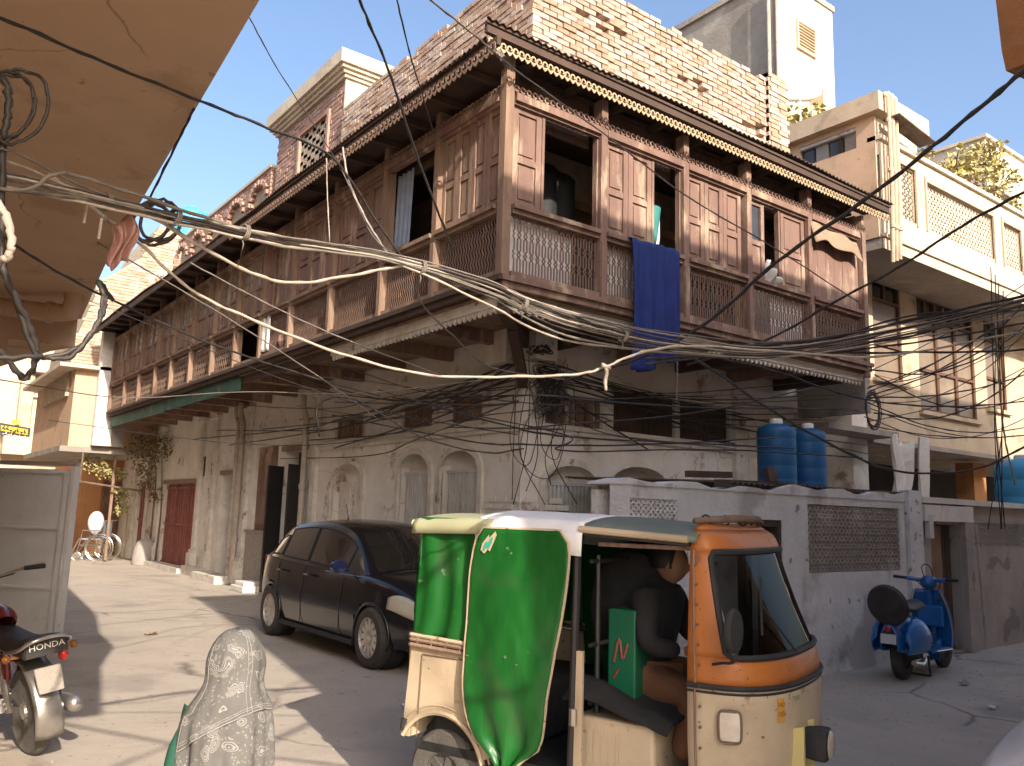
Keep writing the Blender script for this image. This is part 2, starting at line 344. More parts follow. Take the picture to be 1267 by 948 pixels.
# mouldings round the arched windows, ledges, pilasters
def hood(F, u0, u1, zs, zt, z0, m='trimwash'):
    h = MB(); n = 12; c = (u0+u1)/2; a = (u1-u0)/2
    ins = [(u1, z0)]+[(c+a*math.cos(math.pi*k/n), zs+(zt-zs)*math.sin(math.pi*k/n)) for k in range(n+1)]+[(u0, z0)]
    out = [(u1+.09, z0)]+[(c+(a+.09)*math.cos(math.pi*k/n), zs+(zt-zs+.09)*math.sin(math.pi*k/n)) for k in range(n+1)]+[(u0-.09, z0)]
    for k in range(len(ins)-1):
        p, q, r_, s_ = ins[k], ins[k+1], out[k+1], out[k]
        h.hexa([F(p[0], -.01, p[1]), F(q[0], -.01, q[1]), F(r_[0], -.01, r_[1]), F(s_[0], -.01, s_[1]), F(p[0], .05, p[1]), F(q[0], .05, q[1]), F(r_[0], .045, r_[1]), F(s_[0], .045, s_[1])])
    h.build('window_hood', m, house)
for h in Lh[:3]: hood(FL, h[0]-.0, h[1], h[3]-.28, h[3], .85)
hood(FR, .38, 1.28, 2.05, 2.3, .85)
for F, a, b in ((FL, .0, 6.2), (FR, .0, 4.2)):
    m_ = MB(); m_.fbox(F, a, b, -.01, .07, 2.76, 2.82); m_.fbox(F, a, b, -.01, .04, 2.70, 2.76); m_.build('ledge', 'trimwash', house)
m_ = MB()
for u, wd in ((6.1, .2), (9.55, .16), (11.9, .42), (12.85, .2), (16.4, .5), (17.5, .24), (19.3, .5)):
    m_.fbox(FL, u-wd/2, u+wd/2, -.01, .08, .55, 3.7); m_.fbox(FL, u-wd/2-.06, u+wd/2+.06, -.01, .16, .0, .5); m_.fbox(FL, u-wd/2-.03, u+wd/2+.03, -.01, .12, .5, .58)
    m_.fbox(FL, u-wd/2-.04, u+wd/2+.04, -.01, .13, 3.7, 3.8)
m_.split_build('pilaster', 'trimwash', house, per=4)
m_ = MB(); m_.fbox(FR, 4.17, 4.5, -.01, .08, 0, 3.95); m_.build('pilaster', 'trimwash', house)
# exposed brickwork near the corner where the plaster has come off
eb = MB()
for F, u0, sgn in ((FL, .03, 1), (FR, .02, 1)):
    for r_ in range(9):
        for k in range(3 if r_ % 3 else 2):
            a = u0+k*.23+(.1 if r_ % 2 else 0)+random.uniform(0, .02)
            if random.random() < .25: continue
            z = 1.12+r_*.085; eb.fbox(F, a, a+.2, -.02, .012+random.random()*.01, z, z+.07)
eb.build('exposed_bricks', 'limewash', house, kind='stuff')
# white corrugated window shutters with their vertical ribs, vents with frames
def ribbed(F, u0, u1, z0, z1, o, m='pipe', n=None, name='window_shutter', frame=None):
    m = 'whiteshutter'
    n = n or int((u1-u0)/.07); s = MB()
    s.fbox(F, u0+.01, u1-.01, o-.03, o, z0, z1)
    st = (u1-u0-.06)/n
    for k in range(n): s.fbox(F, u0+.03+k*st, u0+.03+(k+.55)*st, o, o+.025, z0+.02, z1-.02)
    s.fbox(F, u0, u1, o-.02, o+.035, z1-.04, z1)
    return s.build(name, m, house)
ribbed(FL, .92, 1.78, .87, 2.24, -.08); ribbed(FL, 2.17, 2.96, .87, 2.24, -.08); ribbed(FR, .42, 1.24, .87, 2.08, -.08)
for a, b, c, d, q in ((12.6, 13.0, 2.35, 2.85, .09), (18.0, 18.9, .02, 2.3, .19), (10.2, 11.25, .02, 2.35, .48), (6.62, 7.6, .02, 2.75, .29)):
    s = MB(); s.fbox(FL, a+.01, b-.01, -q-.0, -q+.01, c+.01, d-.01); s.build('recess_shade_panel', 'dark', house)  # dark panels put the shade of the recesses into their colour
s = MB(); s.fbox(FL, 4.3, 4.78, -.13, -.09, .87, 2.12); s.fbox(FL, 4.8, 5.28, -.13, -.09, .87, 2.12)
for a, b in ((4.34, 4.74), (4.84, 5.24)):
    for c, d in ((.95, 1.5), (1.56, 2.06)): s.fbox(FL, a, b, -.09, -.075, c, d)
s.build('window_shutter', 'trimwash', house)
for F, a, b, c, d in ((FL, .89, 1.69, 2.9, 3.26), (FL, 2.16, 3.08, 2.9, 3.26), (FL, 4.35, 5.43, 2.86, 3.24), (FR, .38, 1.4, 2.72, 3.24)):
    v = MB(); o = -.06
    for x0, x1, y0, y1 in ((a, a+.06, c, d), (b-.06, b, c, d), (a+.06, b-.06, d-.05, d), (a+.06, b-.06, c, c+.04), ((a+b)/2-.02, (a+b)/2+.02, c+.04, d-.05)): v.fbox(F, x0, x1, o-.04, o, y0, y1)
    fr = v.build('vent_window', 'woodpale', house)
    v = MB(); v.fbox(F, a+.07, a+(b-a)*.47, o-.04, o-.02, c+.05, d-.06); v.build('pane', 'buff', fr) if False else None
    v = MB()
    for k in range(5):
        if k != 2: v.fbox(F, a+.08+k*(b-a-.16)/5, a+.08+(k+.8)*(b-a-.16)/5, -.1, -.07, c+.05, d-.06)
    v.split_build('vent_board', 'woodpale', house)
for a, b in ((1.62, 2.84), (2.98, 4.08)):
    for k in range(2):
        v = MB(); q0 = a+k*(b-a)/2+.01; q1 = a+(k+1)*(b-a)/2-.01
        v.fbox(FR, q0, q1, -.07, -.035, 2.74, 3.38); v.fbox(FR, q0+.08, q1-.08, -.035, -.02, 2.82, 3.3); v.build('wooden_shutter', 'wooddark', house)
# ---- doors along the lane
def leaf_door(F, u0, u1, z0, z1, o, m, ribs=0, name='door', handle=True):
    d = MB(); d.fbox(F, u0, u1, o-.05, o, z0, z1)
    if ribs:
        st = (u1-u0)/ribs
        for k in range(ribs): d.fbox(F, u0+k*st+.02, u0+(k+.55)*st, o, o+.03, z0+.04, z1-.06)
        for zz in (z0+.06, (z0+z1)/2, z1-.12): d.fbox(F, u0, u1, o+.03, o+.045, zz, zz+.05)
    else:
        for c, d_ in ((z0+.12, z0+(z1-z0)*.42), (z0+(z1-z0)*.48, z1-.12)): d.fbox(F, u0+.1, u1-.1, o, o+.02, c, d_)
    ob = d.build(name, m, house)
    if handle:
        h = MB(); h.tube([F(u1-.07, o+.03, z0+(z1-z0)*.45), F(u1-.07, o+.08, z0+(z1-z0)*.45), F(u1-.07, o+.08, z0+(z1-z0)*.45+.12), F(u1-.07, o+.03, z0+(z1-z0)*.45+.12)], .01)
        c = h.build('handle', 'blackpaint', ob, local=False) if False else None
    return ob
ORGd = None
leaf_door(FL, 6.64, 7.1, .03, 2.72, -.15, 'blackpaint', 5); 
d = MB()   # open black leaves swung into the lane
for (yy, ang) in ((6.62, 0), (7.62, 0)):
    d.beam((-.02, yy, 1.25), (-.36, yy-.12, 1.25), .05, 2.4)
d.split_build('door_leaf', 'blackpaint', house, label='black metal leaf standing open')
leaf_door(FL, 8.0, 9.17, 1.17, 2.88, -.06, 'wood'); 
m_ = MB(); m_.fbox(FL, 7.75, 9.4, -.01, .03, .0, 1.13)
for k in range(1): m_.fbox(FL, 7.72, 9.43, -.01, .06, 1.13, 1.17)
m_.build('tiled_dado', 'marble', house)
leaf_door(FL, 10.25, 10.8, .03, 2.33, -.35, 'wooddark', 0)
for k in range(5): leaf_door(FL, 13.22+k*.545, 13.22+(k+1)*.545-.02, .04, 2.18, -.08+(k % 2)*.03, 'reddoor', 3)
leaf_door(FL, 18.02, 18.88, .03, 2.28, -.1, 'reddoor', 4)
m_ = MB(); m_.fbox(FL, 13.05, 16.1, -.02, .03, 2.2, 2.3); m_.fbox(FL, 10.1, 11.35, -.02, .04, 2.35, 2.45); m_.fbox(FL, 6.5, 7.72, -.02, .04, 2.75, 2.85)
m_.split_build('lintel', 'woodpale', house)
m_ = MB(); m_.box(-.45, 0, 9.9, 11.5, 0, .16); m_.box(-.3, 0, 6.4, 7.8, 0, .14); m_.box(-.35, 0, 13, 16.2, 0, .12); m_.box(-.25, 0, 11.6, 13, 0, .2); m_.split_build('doorstep', 'trimwash', house)
# ---- drain pipes on the lane wall
for u, z0, z1, r_ in ((6.36, .05, 3.75, .055), (9.75, .05, 3.9, .06), (10.02, .05, 3.9, .05), (17.2, .1, 3.8, .05)):
    m_ = MB(); m_.tube([FL(u, .14, z0), FL(u, .14, z1-.5), FL(u+.06, .2, z1-.2), FL(u+.06, .2, z1)], r_, 10)
    for zz in (.9, 2.0, 3.0): m_.tube([FL(u, .14, zz), FL(u, .14, zz+.09)], r_+.018, 10)
    m_.build('drain_pipe', 'pipe', house, smooth=False)

# ---- balcony floor, joists, fascias
m_ = MB(); m_.box(-1.40, 5.72, -1.40, 0, 4.0, 4.1); m_.box(-1.40, 0, 0.0, 16.85, 4.0, 4.1); m_.box(0, 8.1, 0, 17, 4.0, 4.1)
m_.build('balcony_floor', 'wooddark', house)
boards = MB()
for k in range(9): boards.box(-1.38, 5.70, -1.38+k*.155, -1.38+k*.155+.147, 3.975, 4.0)
for k in range(9): boards.box(-1.38+k*.155, -1.38+k*.155+.147, 0.02, 16.8, 3.975, 4.0)
boards.split_build('underfloor_board', 'woodpale', house)
for k in range(12):
    u = .35+k*1.37+random.uniform(-.05, .05); m_ = MB(); m_.fbox(FL, u-.05, u+.05, .0, 1.255, 3.8, 3.972); m_.build('joist', 'woodpale' if k % 3 else 'wood', house)
for k in range(5):
    u = .5+k*1.2; m_ = MB(); m_.fbox(FR, u-.05, u+.05, .0, 1.2, 3.8, 3.972); m_.build('joist', 'woodpale' if k % 2 else 'wooddark', house)
m_ = MB(); m_.beam((0.02, 0.02, 3.86), (-1.3, -1.3, 3.86), .14, .2); m_.beam((0, 0, 3.3), (-.75, -.75, 3.8), .12, .14); m_.build('corner_bracket', 'wooddark', house)
m_ = MB(); m_.fbox(FL, -.02, .42, -.0, .3, 3.55, 3.97); m_.fbox(FR, .0, .35, -.0, .25, 3.6, 3.97); m_.build('corner_corbel', 'trimwash', house)
def scallop(F, u0, u1, o, z, pitch, tooth, name, m, ring=True, th=.012):
    s = MB(); n = int((u1-u0)/pitch)
    for k in range(n):
        c = u0+(k+.5)*pitch
        if ring:
            s.cm = 0; N = 9; a0 = []; a1 = []
            for j in range(N):
                t = 2*math.pi*j/N; a0.append((c+pitch*.48*math.cos(t), z+pitch*.48*math.sin(t))); a1.append((c+pitch*.25*math.cos(t), z+pitch*.25*math.sin(t)))
            for j in range(N-1 if name == 'header_trim' else N):
                q = (j+1) % N; s.hexa([F(*a0[j][:1], o, a0[j][1]), F(a0[q][0], o, a0[q][1]), F(a1[q][0], o, a1[q][1]), F(a1[j][0], o, a1[j][1]),
                                       F(a0[j][0], o+th, a0[j][1]), F(a0[q][0], o+th, a0[q][1]), F(a1[q][0], o+th, a1[q][1]), F(a1[j][0], o+th, a1[j][1])])
        if tooth:
            zb = z-pitch*.45 if ring else z
            s.prism([(c-pitch*.5, zb+pitch*.25), (c-pitch*.5, zb), (c-pitch*.28, zb-tooth*.55), (c, zb-tooth), (c+pitch*.28, zb-tooth*.55), (c+pitch*.5, zb), (c+pitch*.5, zb+pitch*.25)], lambda p, q, t: F(p, t, q), o, o+th)
    return s.build(name, m, house, norm=False)
m_ = MB(); m_.fbox(FR, -1.33, 5.7, 1.27, 1.33, 3.86, 4.06); m_.build('fascia', 'trimwash', house, label='whitewashed fascia below the balcony')
scallop(FR, -1.3, 5.7, 1.28, 3.86, .1, .07, 'fascia_trim', 'trimwash', ring=False, th=.03)
m_ = MB(); m_.fbox(FL, -1.33, 2.9, 1.27, 1.33, 3.86, 4.06); m_.build('fascia', 'trimwash', house)
scallop(FL, -1.3, 2.9, 1.28, 3.86, .1, .07, 'fascia_trim', 'trimwash', ring=False, th=.03)
m_ = MB(); m_.fbox(FL, 2.92, 6.6, 1.3, 1.34, 3.84, 3.99); m_.build('fascia', 'wooddark', house)
for a, b in ((6.62, 8.6), (8.62, 11.4), (11.42, 14.0), (14.02, 16.85)):
    m_ = MB(); m_.fbox(FL, a, b, 1.33, 1.38, 3.72+random.uniform(-.02, .02), 3.99); m_.build('fascia_board', 'green', house)
for F, b in ((FR, 5.74), (FL, 16.9)):
    m_ = MB(); m_.fbox(F, -1.45, b, 1.36, 1.47, 4.0, 4.07); m_.fbox(F, -1.48, b, 1.36, 1.51, 4.072, 4.13); m_.build('floor_edge_moulding', 'wood' if F is FR else 'wooddark', house)

# ---- balcony posts, rails, headers
PR = [-.03, 1.41, 2.70, 4.14]; PL = [-.1, 1.19, 2.72, 4.19, 5.44, 6.73, 8.03, 9.44, 10.85, 12.17, 13.66, 15.15, 16.82]
def post(F, u, m):
    p = MB(); p.fbox(F, u-.05, u+.05, 1.35, 1.49, 4.132, 6.56); p.fbox(F, u-.042, u+.042, 1.36, 1.505, 4.132, 4.8)
    p.build('post', m, house)
for u in PR: post(FR, u, 'wood')
for u in PL: post(FL, u, 'woodpale')
p = MB(); p.box(-1.495, -1.385, -1.495, -1.385, 4.132, 6.6); p.build('corner_post', 'woodpale', house)
p = MB(); p.tube([(5.62, -1.45, 3.9), (5.62, -1.45, 6.35)], .055, 10); p.box(5.54, 5.6, -1.5, -1.36, 4.13, 6.5); p.build('end_post', 'wood', house)
for F, ps, m_ in ((FR, [-1.35]+PR+[5.54], 'wood'), (FL, [-1.35]+PL, 'woodpale')):
    for a, b in zip(ps, ps[1:]):
        a2 = a+(.0 if a == -1.35 else .05); b2 = b-.05
        r_ = MB(); r_.fbox(F, a2, b2, 1.37, 1.52, 4.88, 4.93); r_.fbox(F, a2, b2, 1.39, 1.48, 4.83, 4.88); r_.build('sill_rail', m_, house)
        r_ = MB(); r_.fbox(F, a2, b2, 1.39, 1.48, 4.135, 4.19); r_.build('bottom_rail', m_, house)
        r_ = MB(); r_.fbox(F, a2, b2, 1.38, 1.50, 6.11, 6.20); r_.fbox(F, a2, b2, 1.40, 1.46, 6.08, 6.11); r_.build('header', 'wood', house)
        r_ = MB(); r_.fbox(F, a2, b2, 1.22, 1.26, 6.0, 6.6); r_.build('frieze_board', 'wooddark', house)
scallop(FR, -1.4, 5.6, 1.49, 6.24, .085, 0, 'header_trim', 'wood')
scallop(FL, -1.4, 5.4, 1.49, 6.24, .085, 0, 'header_trim', 'wood')

# ---- shutters
def leaf(F, u0, u1, z0=4.93, z1=6.10, o=1.40, m='wood', glass=0, dark=False, dz=.0):
    u0 += .004; u1 -= .004; w_ = min(.075, (u1-u0)*.2); s = MB(); zm = z0+(z1-z0)*(.47)
    s.fbox(F, u0, u0+w_, o-.02, o+.022, z0, z1); s.fbox(F, u1-w_, u1, o-.02, o+.022, z0, z1)
    for c, d in ((z0, z0+.08), (zm-.035, zm+.035), (z1-.08, z1)): s.fbox(F, u0+w_, u1-w_, o-.02, o+.018, c, d)
    ob = s.build('shutter' if not glass else 'window', m, house)
    for i, (c, d) in enumerate(((z0+.08, zm-.035), (zm+.035, z1-.08))):
        if glass == 2 and i == 1 or glass == 1 and i == 1:
            q = MB(); q.fbox(F, u0+w_, u1-w_, o-.012, o-.004, c, d)
            q.build('pane', 'glass' if glass == 2 else 'darkglass', ob)
            q = MB(); mu = (u0+u1)/2
            if glass == 2:
                q.fbox(F, mu-.012, mu+.012, o-.004, o+.012, c, d)
                for t in (.33, .66): q.fbox(F, u0+w_, mu-.012, o-.004, o+.01, c+(d-c)*t-.01, c+(d-c)*t+.01); q.fbox(F, mu+.012, u1-w_, o-.004, o+.01, c+(d-c)*t-.01, c+(d-c)*t+.01)
                q.build('glazing_bar', m, ob)
            continue
        q = MB(); q.fbox(F, u0+w_-.001, u1-w_+.001, o-.015, o-.004, c-.001, d+.001)
        if u1-u0 > .2: q.fbox(F, u0+w_+.03, u1-w_-.03, o-.004, o+.01, c+.035, d-.035)
        q.build('panel', m, ob)
    return ob
for a, b in ((-1.345, -.93), (.025, .43), (.43, .84), (1.465, 1.84), (1.84, 2.22), (2.22, 2.6), (3.5, 4.08)): leaf(FR, a, b)
leaf(FR, 2.755, 3.12, glass=1)
# boarded bay at the right end
for k in range(6):
    b_ = MB(); a = 4.20+k*.222; b_.fbox(FR, a, a+.216, 1.385, 1.41+random.uniform(0, .008), 4.93, 5.88-.0*k); b_.build('board', 'wood', house)
b_ = MB(); b_.fbox(FR, 4.19, 5.54, 1.38, 1.44, 5.88, 5.93); b_.build('rail', 'wooddark', house)
# thin frames beside the openings
b_ = MB()
for u in (-.1, 1.34, 3.44, -.93, .84): b_.fbox(FR, u, u+.035, 1.36, 1.43, 4.93, 6.1)
b_.split_build('opening_frame', 'wood', house)
us = [-1.345, -1.06, -.77, -.47, -.15]
for a, b in zip(us, us[1:]): leaf(FL, a, b, m='woodpale' if a > -.9 else 'wood')
for a, b in ((1.24, 1.72), (1.72, 2.2), (2.2, 2.67), (2.77, 3.22), (3.22, 3.68), (3.68, 4.14)): leaf(FL, a, b)
for k in range(3): b_ = MB(); b_.fbox(FL, 4.24+k*.17, 4.24+k*.17+.165, 1.38, 1.41, 4.93, 6.1); b_.build('board', 'wood', house)
leaf(FL, 4.78, 5.12, glass=2, o=1.36); leaf(FL, 5.14, 5.39)
for a, b in zip(PL[4:], PL[5:]):
    q = (b-a-.1)/2
    for k in range(2): leaf(FL, a+.05+k*q, a+.05+(k+1)*q, glass=2, m='woodpale' if (int(a*3)+k) % 3 else 'wood')
# ---- lattices
def lattice(F, u0, u1, z0=4.18, z1=4.84, o=1.42, kind=0, m='lattice'):
    l = MB(); sp = (.043, .052, .056)[kind]; n = int((u1-u0)/sp); zz = z1-z0
    for k in range(n):
        u = u0+(k+.5)*(u1-u0)/n
        if kind == 0:
            pts = [(0, 0), (.26, 0), (.30, .42), (.34, 0), (.38, .42), (.42, 0), (.60, 0), (.64, .42), (.68, 0), (.72, .42), (.76, 0), (.9, 0), (.94, .42), (1, 0)]
        else: pts = [(0, 0), (.1, .5), (.2, -.1), (.3, .5), (.4, -.1), (.5, .5), (.6, -.1), (.7, .5), (.8, -.1), (.9, .5), (1, 0)]
        sg = 1 if (k % 2 or kind == 1) else -1
        pp = [(u+sg*sp*p[1], z0+zz*p[0]) for p in pts]; hw = .0085 if F is FR else .0095
        for (a, c), (b, d) in zip(pp, pp[1:]):
            l.hexa([F(a-hw, o-.004, c), F(a+hw, o-.004, c), F(a+hw, o+.004, c), F(a-hw, o+.004, c), F(b-hw, o-.004, d), F(b+hw, o-.004, d), F(b+hw, o+.004, d), F(b-hw, o+.004, d)])
    l.fbox(F, u0, u1, o-.02, o-.01, z1-.03, z1)
    return l.build('lattice_panel', m, house, norm=False)
psR = [-1.35]+PR+[5.54]; psL = [-1.35]+PL
for i, (a, b) in enumerate(zip(psR, psR[1:])): lattice(FR, a+.055, b-.055, kind=0)
for i, (a, b) in enumerate(zip(psL, psL[1:])):
    if i == 5: continue
    lattice(FL, a+.055, b-.055, kind=1 if i < 5 else 2, m='lattice' if i < 5 else 'latticegrey')
lattice(FL, 4.9, 5.39, kind=1) if False else None
# cloth hung behind the lattices; near-black backings paint the shade in the gaps
bk = MB()
for a, b in ((-1.3, -.42), (.06, 1.3), (3.3, 4.05)): bk.fbox(FR, a, b, 1.36, 1.365, 4.2, 4.78)
bk.split_build('backing_cloth', 'cloth_white', house)
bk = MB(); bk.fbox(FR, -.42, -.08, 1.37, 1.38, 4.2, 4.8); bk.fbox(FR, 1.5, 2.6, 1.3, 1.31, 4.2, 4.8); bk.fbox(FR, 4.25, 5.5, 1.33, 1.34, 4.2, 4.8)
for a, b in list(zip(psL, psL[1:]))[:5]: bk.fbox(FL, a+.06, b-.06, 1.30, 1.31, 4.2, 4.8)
bk.split_build('shade_backing', 'dark', house)
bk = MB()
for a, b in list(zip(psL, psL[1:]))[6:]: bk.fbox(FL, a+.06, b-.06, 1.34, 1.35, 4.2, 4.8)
bk.split_build('shade_backing', 'dark', house)
# interior walls of the balcony room and its ceiling
m_ = MB(); m_.box(.6, 5.6, .9, 1.0, 4.1, 6.7); m_.box(.9, 1.0, 1.0, 16.8, 4.1, 6.7); m_.split_build('inner_wall', 'buff', house)
m_ = MB(); m_.box(-1.3, 5.6, -1.3, 3.5, 6.56, 6.6); m_.box(-1.3, 3.5, 3.5, 16.85, 6.56, 6.6)
m_.build('ceiling', 'wooddark', house)
m_ = MB(); m_.box(5.60, 5.66, -1.34, 0, 4.13, 6.55); m_.box(-1.38, 0, 16.86, 16.92, 4.13, 6.55); m_.split_build('end_wall', 'wood', house)
# plaster side of the house under the balcony's right end
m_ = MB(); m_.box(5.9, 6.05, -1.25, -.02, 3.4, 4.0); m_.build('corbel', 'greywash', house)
# ---- eaves: tin roof, soffit, rafters, fringes
ZE = {FR: 6.67, FL: 6.44}; OE = {FR: 1.80, FL: 2.0}
def tinroof(F, u1, name):
    nu = int((u1+2)/.024); m_ = MB()
    def fn(a, b):
        OM = OE[F]; OX = OE[FL if F is FR else FR]; u = -OX+(u1+OX)*a; o = OM-(OM-.1)*b; uu = max(u, -OX+(OX-.1)*b)
        sag = .03*math.sin(u*.55)+.012*math.sin(u*2.3)
        return F(uu, o, ZE[F]+.03+(.42 if F is FL else .32)*b+.016*math.sin(u*2*math.pi/.095)+sag*(1-b))
    m_.grid(fn, nu, 5); return m_.build(name, 'tin', house, smooth=False, solid=.006, norm=False)
tinroof(FR, 6.0, 'tin_roof_sheet'); tinroof(FL, 17.3, 'tin_roof_sheet')
for F, e in ((FR, 5.95), (FL, 17.2)):
    m_ = MB(); q_ = OE[F]-.03; w_ = OE[FL if F is FR else FR]-.03; m_.prism([(-w_, q_), (e, q_), (e, 1.3), (-1.3, 1.3)], lambda p, q, t: F(p, q, t+(.15 if F is FR else -.05)), 6.5, 6.53); m_.build('soffit', 'wooddark', house)
    u = -1.2
    while u < e:
        m_ = MB(); m_.fbox(F, u-.03, u+.03, 1.25, OE[F]-.1, 6.36 if F is FL else 6.52, 6.44 if F is FL else 6.6); m_.build('rafter', 'wooddark', house); u += .72
    m_ = MB(); m_.fbox(F, -1.93, e, OE[F]-.1, OE[F]-.05, 6.34, 6.43) if F is FL else m_.fbox(F, -1.95, e, OE[F]-.1, OE[F]-.05, 6.56, 6.70); m_.build('eave_board', 'wooddark', house)
scallop(FR, -1.95, 5.9, 1.76, 6.46, .08, .045, 'scalloped_fringe', 'fringe')
scallop(FL, -1.93, 6.0, 1.96, 6.33, .1, .05, 'scalloped_fringe', 'woodpale')
m_ = MB(); m_.fbox(FL, 6.0, 17.2, 1.955, 1.98, 6.3, 6.43); m_.build('fascia_board', 'wooddark', house)
# ---- brick parapet above the roof, built of single bricks
m_ = MB(); m_.box(.06, 5.5, .06, .3, 6.0, 9.28); m_.box(.06, .3, .3, 5.8, 6.0, 9.28); m_.build('parapet_core', 'mortar', house)
bl, bh, jt = .235, .072, .012
bricks = []
NR = 21; z00 = 7.55
for r_ in range(NR):
    z = z00+r_*(bh+jt); off = (r_ % 2)*bl/2
    top = r_
    k = 0; u = -off
    while u < 5.26:
        a, b = max(u, 0), min(u+bl, 5.26)
        if b-a > .05: bricks.append((FR, a, b, z, r_))
        u += bl+jt
holes = {(14, 3), (15, 4), (13, 4), (14, 5), (11, 11), (12, 12), (10, 12), (11, 13), (8, 18), (9, 19), (7, 19), (8, 17)}
bm0 = MB(); bm0.box(-.5, .5, -.5, .5, -.5, .5); bmeshes = []
for i in range(5):
    q = MB(); rr = random.Random(i)
    P = [[x*(1-rr.uniform(0, .05)), y*(1-rr.uniform(0, .06)), z*(1-rr.uniform(0, .1))] for x, y, z in bm0.v]; q.hexa(P) if False else q.add(P, bm0.f)
    bmeshes.append(q.mesh('brick', [M['brick']]))
bricks.sort(key=lambda t: (-t[4]*.35+t[1]*.3)); rb = random.Random(3)
from collections import defaultdict
stuff = MB(); cnt = 0
for F, a, b, z, r_ in bricks:
    col = int(a/(bl+jt))
    if (r_, col) in holes: continue
    if r_ == NR-1 and rb.random() < .25: continue
    pr = rb.uniform(-.012, .014)
    if cnt < 300:
        o = bpy.data.objects.new('brick', bmeshes[rb.randrange(5)]); COL.objects.link(o); o.parent = house
        o.location = Vector(F((a+b)/2, pr, z+bh/2))-Vector(ORG[house.name]); o.scale = (b-a, .14, bh); o.rotation_euler = (rb.uniform(-.03, .03), rb.uniform(-.03, .03), rb.uniform(-.03, .03)); cnt += 1
    else: stuff.fbox(F, a, b, -.07, pr+.06, z+rb.uniform(-.004, .004), z+bh)
for r_ in range(NR):
    z = z00+r_*(bh+jt); u = -.07-(r_ % 2)*bl/2
    while u < 5.85:
        a, b = max(u, -.07), min(u+bl, 5.85)
        if b-a > .05 and not (r_ == NR-1 and rb.random() < .3): stuff.fbox(FL, a, b, -.07, .055+rb.uniform(-.008, .014), z+rb.uniform(-.004, .004), z+bh+rb.uniform(-.006, 0))
        u += bl+jt
for r_ in range(NR+1):   # end pier of the right parapet
    z = z00+r_*(bh+jt)
    for k in range(2):
        a = 5.18+k*.26-(.06 if r_ % 2 else 0); stuff.fbox(FR, a, a+.245, -.3, .13+rb.uniform(-.01, .02), z, z+bh)
        stuff.box(5.12, 5.16, -.12+k*.2, .06+k*.2, z, z+bh)
stuff.build('brickwork', 'brick', house, kind='stuff')
# ================================================================ BRICK STAIR TOWER AND ARCHED PARAPET (left part of the roof line)
def bricks_on(mb, F, u0, u1, z0, z1, o=0., bl=.245, bh=.082, jt=.014, skip=None, rr=random.Random(11), dep=.06):
    r_ = 0; z = z0
    while z < z1-.03:
        u = u0-(r_ % 2)*bl/2
        while u < u1:
            a, b = max(u, u0), min(u+bl, u1)
            if b-a > .05 and not (skip and skip((a+b)/2, z+bh/2)): mb.fbox(F, a, b, o-.03, o+dep*.3+rr.uniform(-.006, .012), z, min(z+bh, z1))
            u += bl+jt
        z += bh+jt; r_ += 1
tw = empty('stair_tower', (1.2, 7.6, 6.6), 'square red brick stair tower with plaster cornice rising behind the tin roof', 'tower')
m_ = MB(); m_.box(.03, 2.6, 5.95, 9.35, 6.5, 10.1); m_.build('tower_core', 'mortar', tw)
m_ = MB(); skipw = lambda u, z: (6.6 < u < 8.05 and 8.3 < z < 9.55)
bricks_on(m_, FL, 5.95, 9.35, 7.9, 9.95, -.03, skip=skipw)
nb_ = len(m_.f)//6; q = MB(); q.v = m_.v[-300*8:]; q.f = [[a-(nb_-300)*8 for a in f] for f in m_.f[-300*6:]] if nb_ > 300 else m_.f; q.mi = [0]*len(q.f)
if nb_ > 300: m_.v = m_.v[:-2400]; m_.f = m_.f[:-1800]; m_.mi = m_.mi[:-1800]; m_.build('brickwork', 'redbrick', tw, kind='stuff', norm=False)
else: q.v = m_.v
q.split_build('brick', 'redbrick', tw, norm=False)
m_ = MB(); m_.box(.0, 2.62, 5.9, 5.95, 6.5, 10.05); m_.build('plaster_face', 'palecream', tw, label='sunlit plastered face')
m_ = MB(); prof = [(0, 9.92), (.06, 9.92), (.08, 10.0), (.16, 10.04), (.2, 10.12), (.2, 10.2), (.3, 10.24), (.32, 10.32), (.32, 10.62), (.0, 10.62)]
for (o, za, zb) in ((.05, 9.98, 10.05), (.10, 10.05, 10.12), (.16, 10.12, 10.19), (.22, 10.19, 10.46)):
    m_.box(-o, 2.6+o, 5.9-o, 9.35+o, za, zb)
m_.build('cornice', 'palecream', tw)
m_ = MB()  # honeycomb brick window
for r_ in range(10):
    for k in range(7):
        if (r_+k) % 2: continue
        m_.fbox(FL, 6.66+k*.2, 6.66+k*.2+.18, -.12, -.03, 8.38+r_*.115, 8.38+r_*.115+.085)
m_.build('honeycomb_screen', 'redbrick', tw, kind='stuff')
m_ = MB(); m_.fbox(FL, 6.55, 6.65, -.04, .03, 8.3, 9.6); m_.fbox(FL, 8.0, 8.1, -.04, .03, 8.3, 9.6); m_.fbox(FL, 6.65, 8.0, -.04, .03, 9.52, 9.62)
m_.build('window_surround', 'redbrick', tw)
m_ = MB(); m_.fbox(FL, 6.6, 8.05, -.16, -.13, 8.3, 9.6); m_.build('screen_shadow_gap', 'dark', tw) if False else None

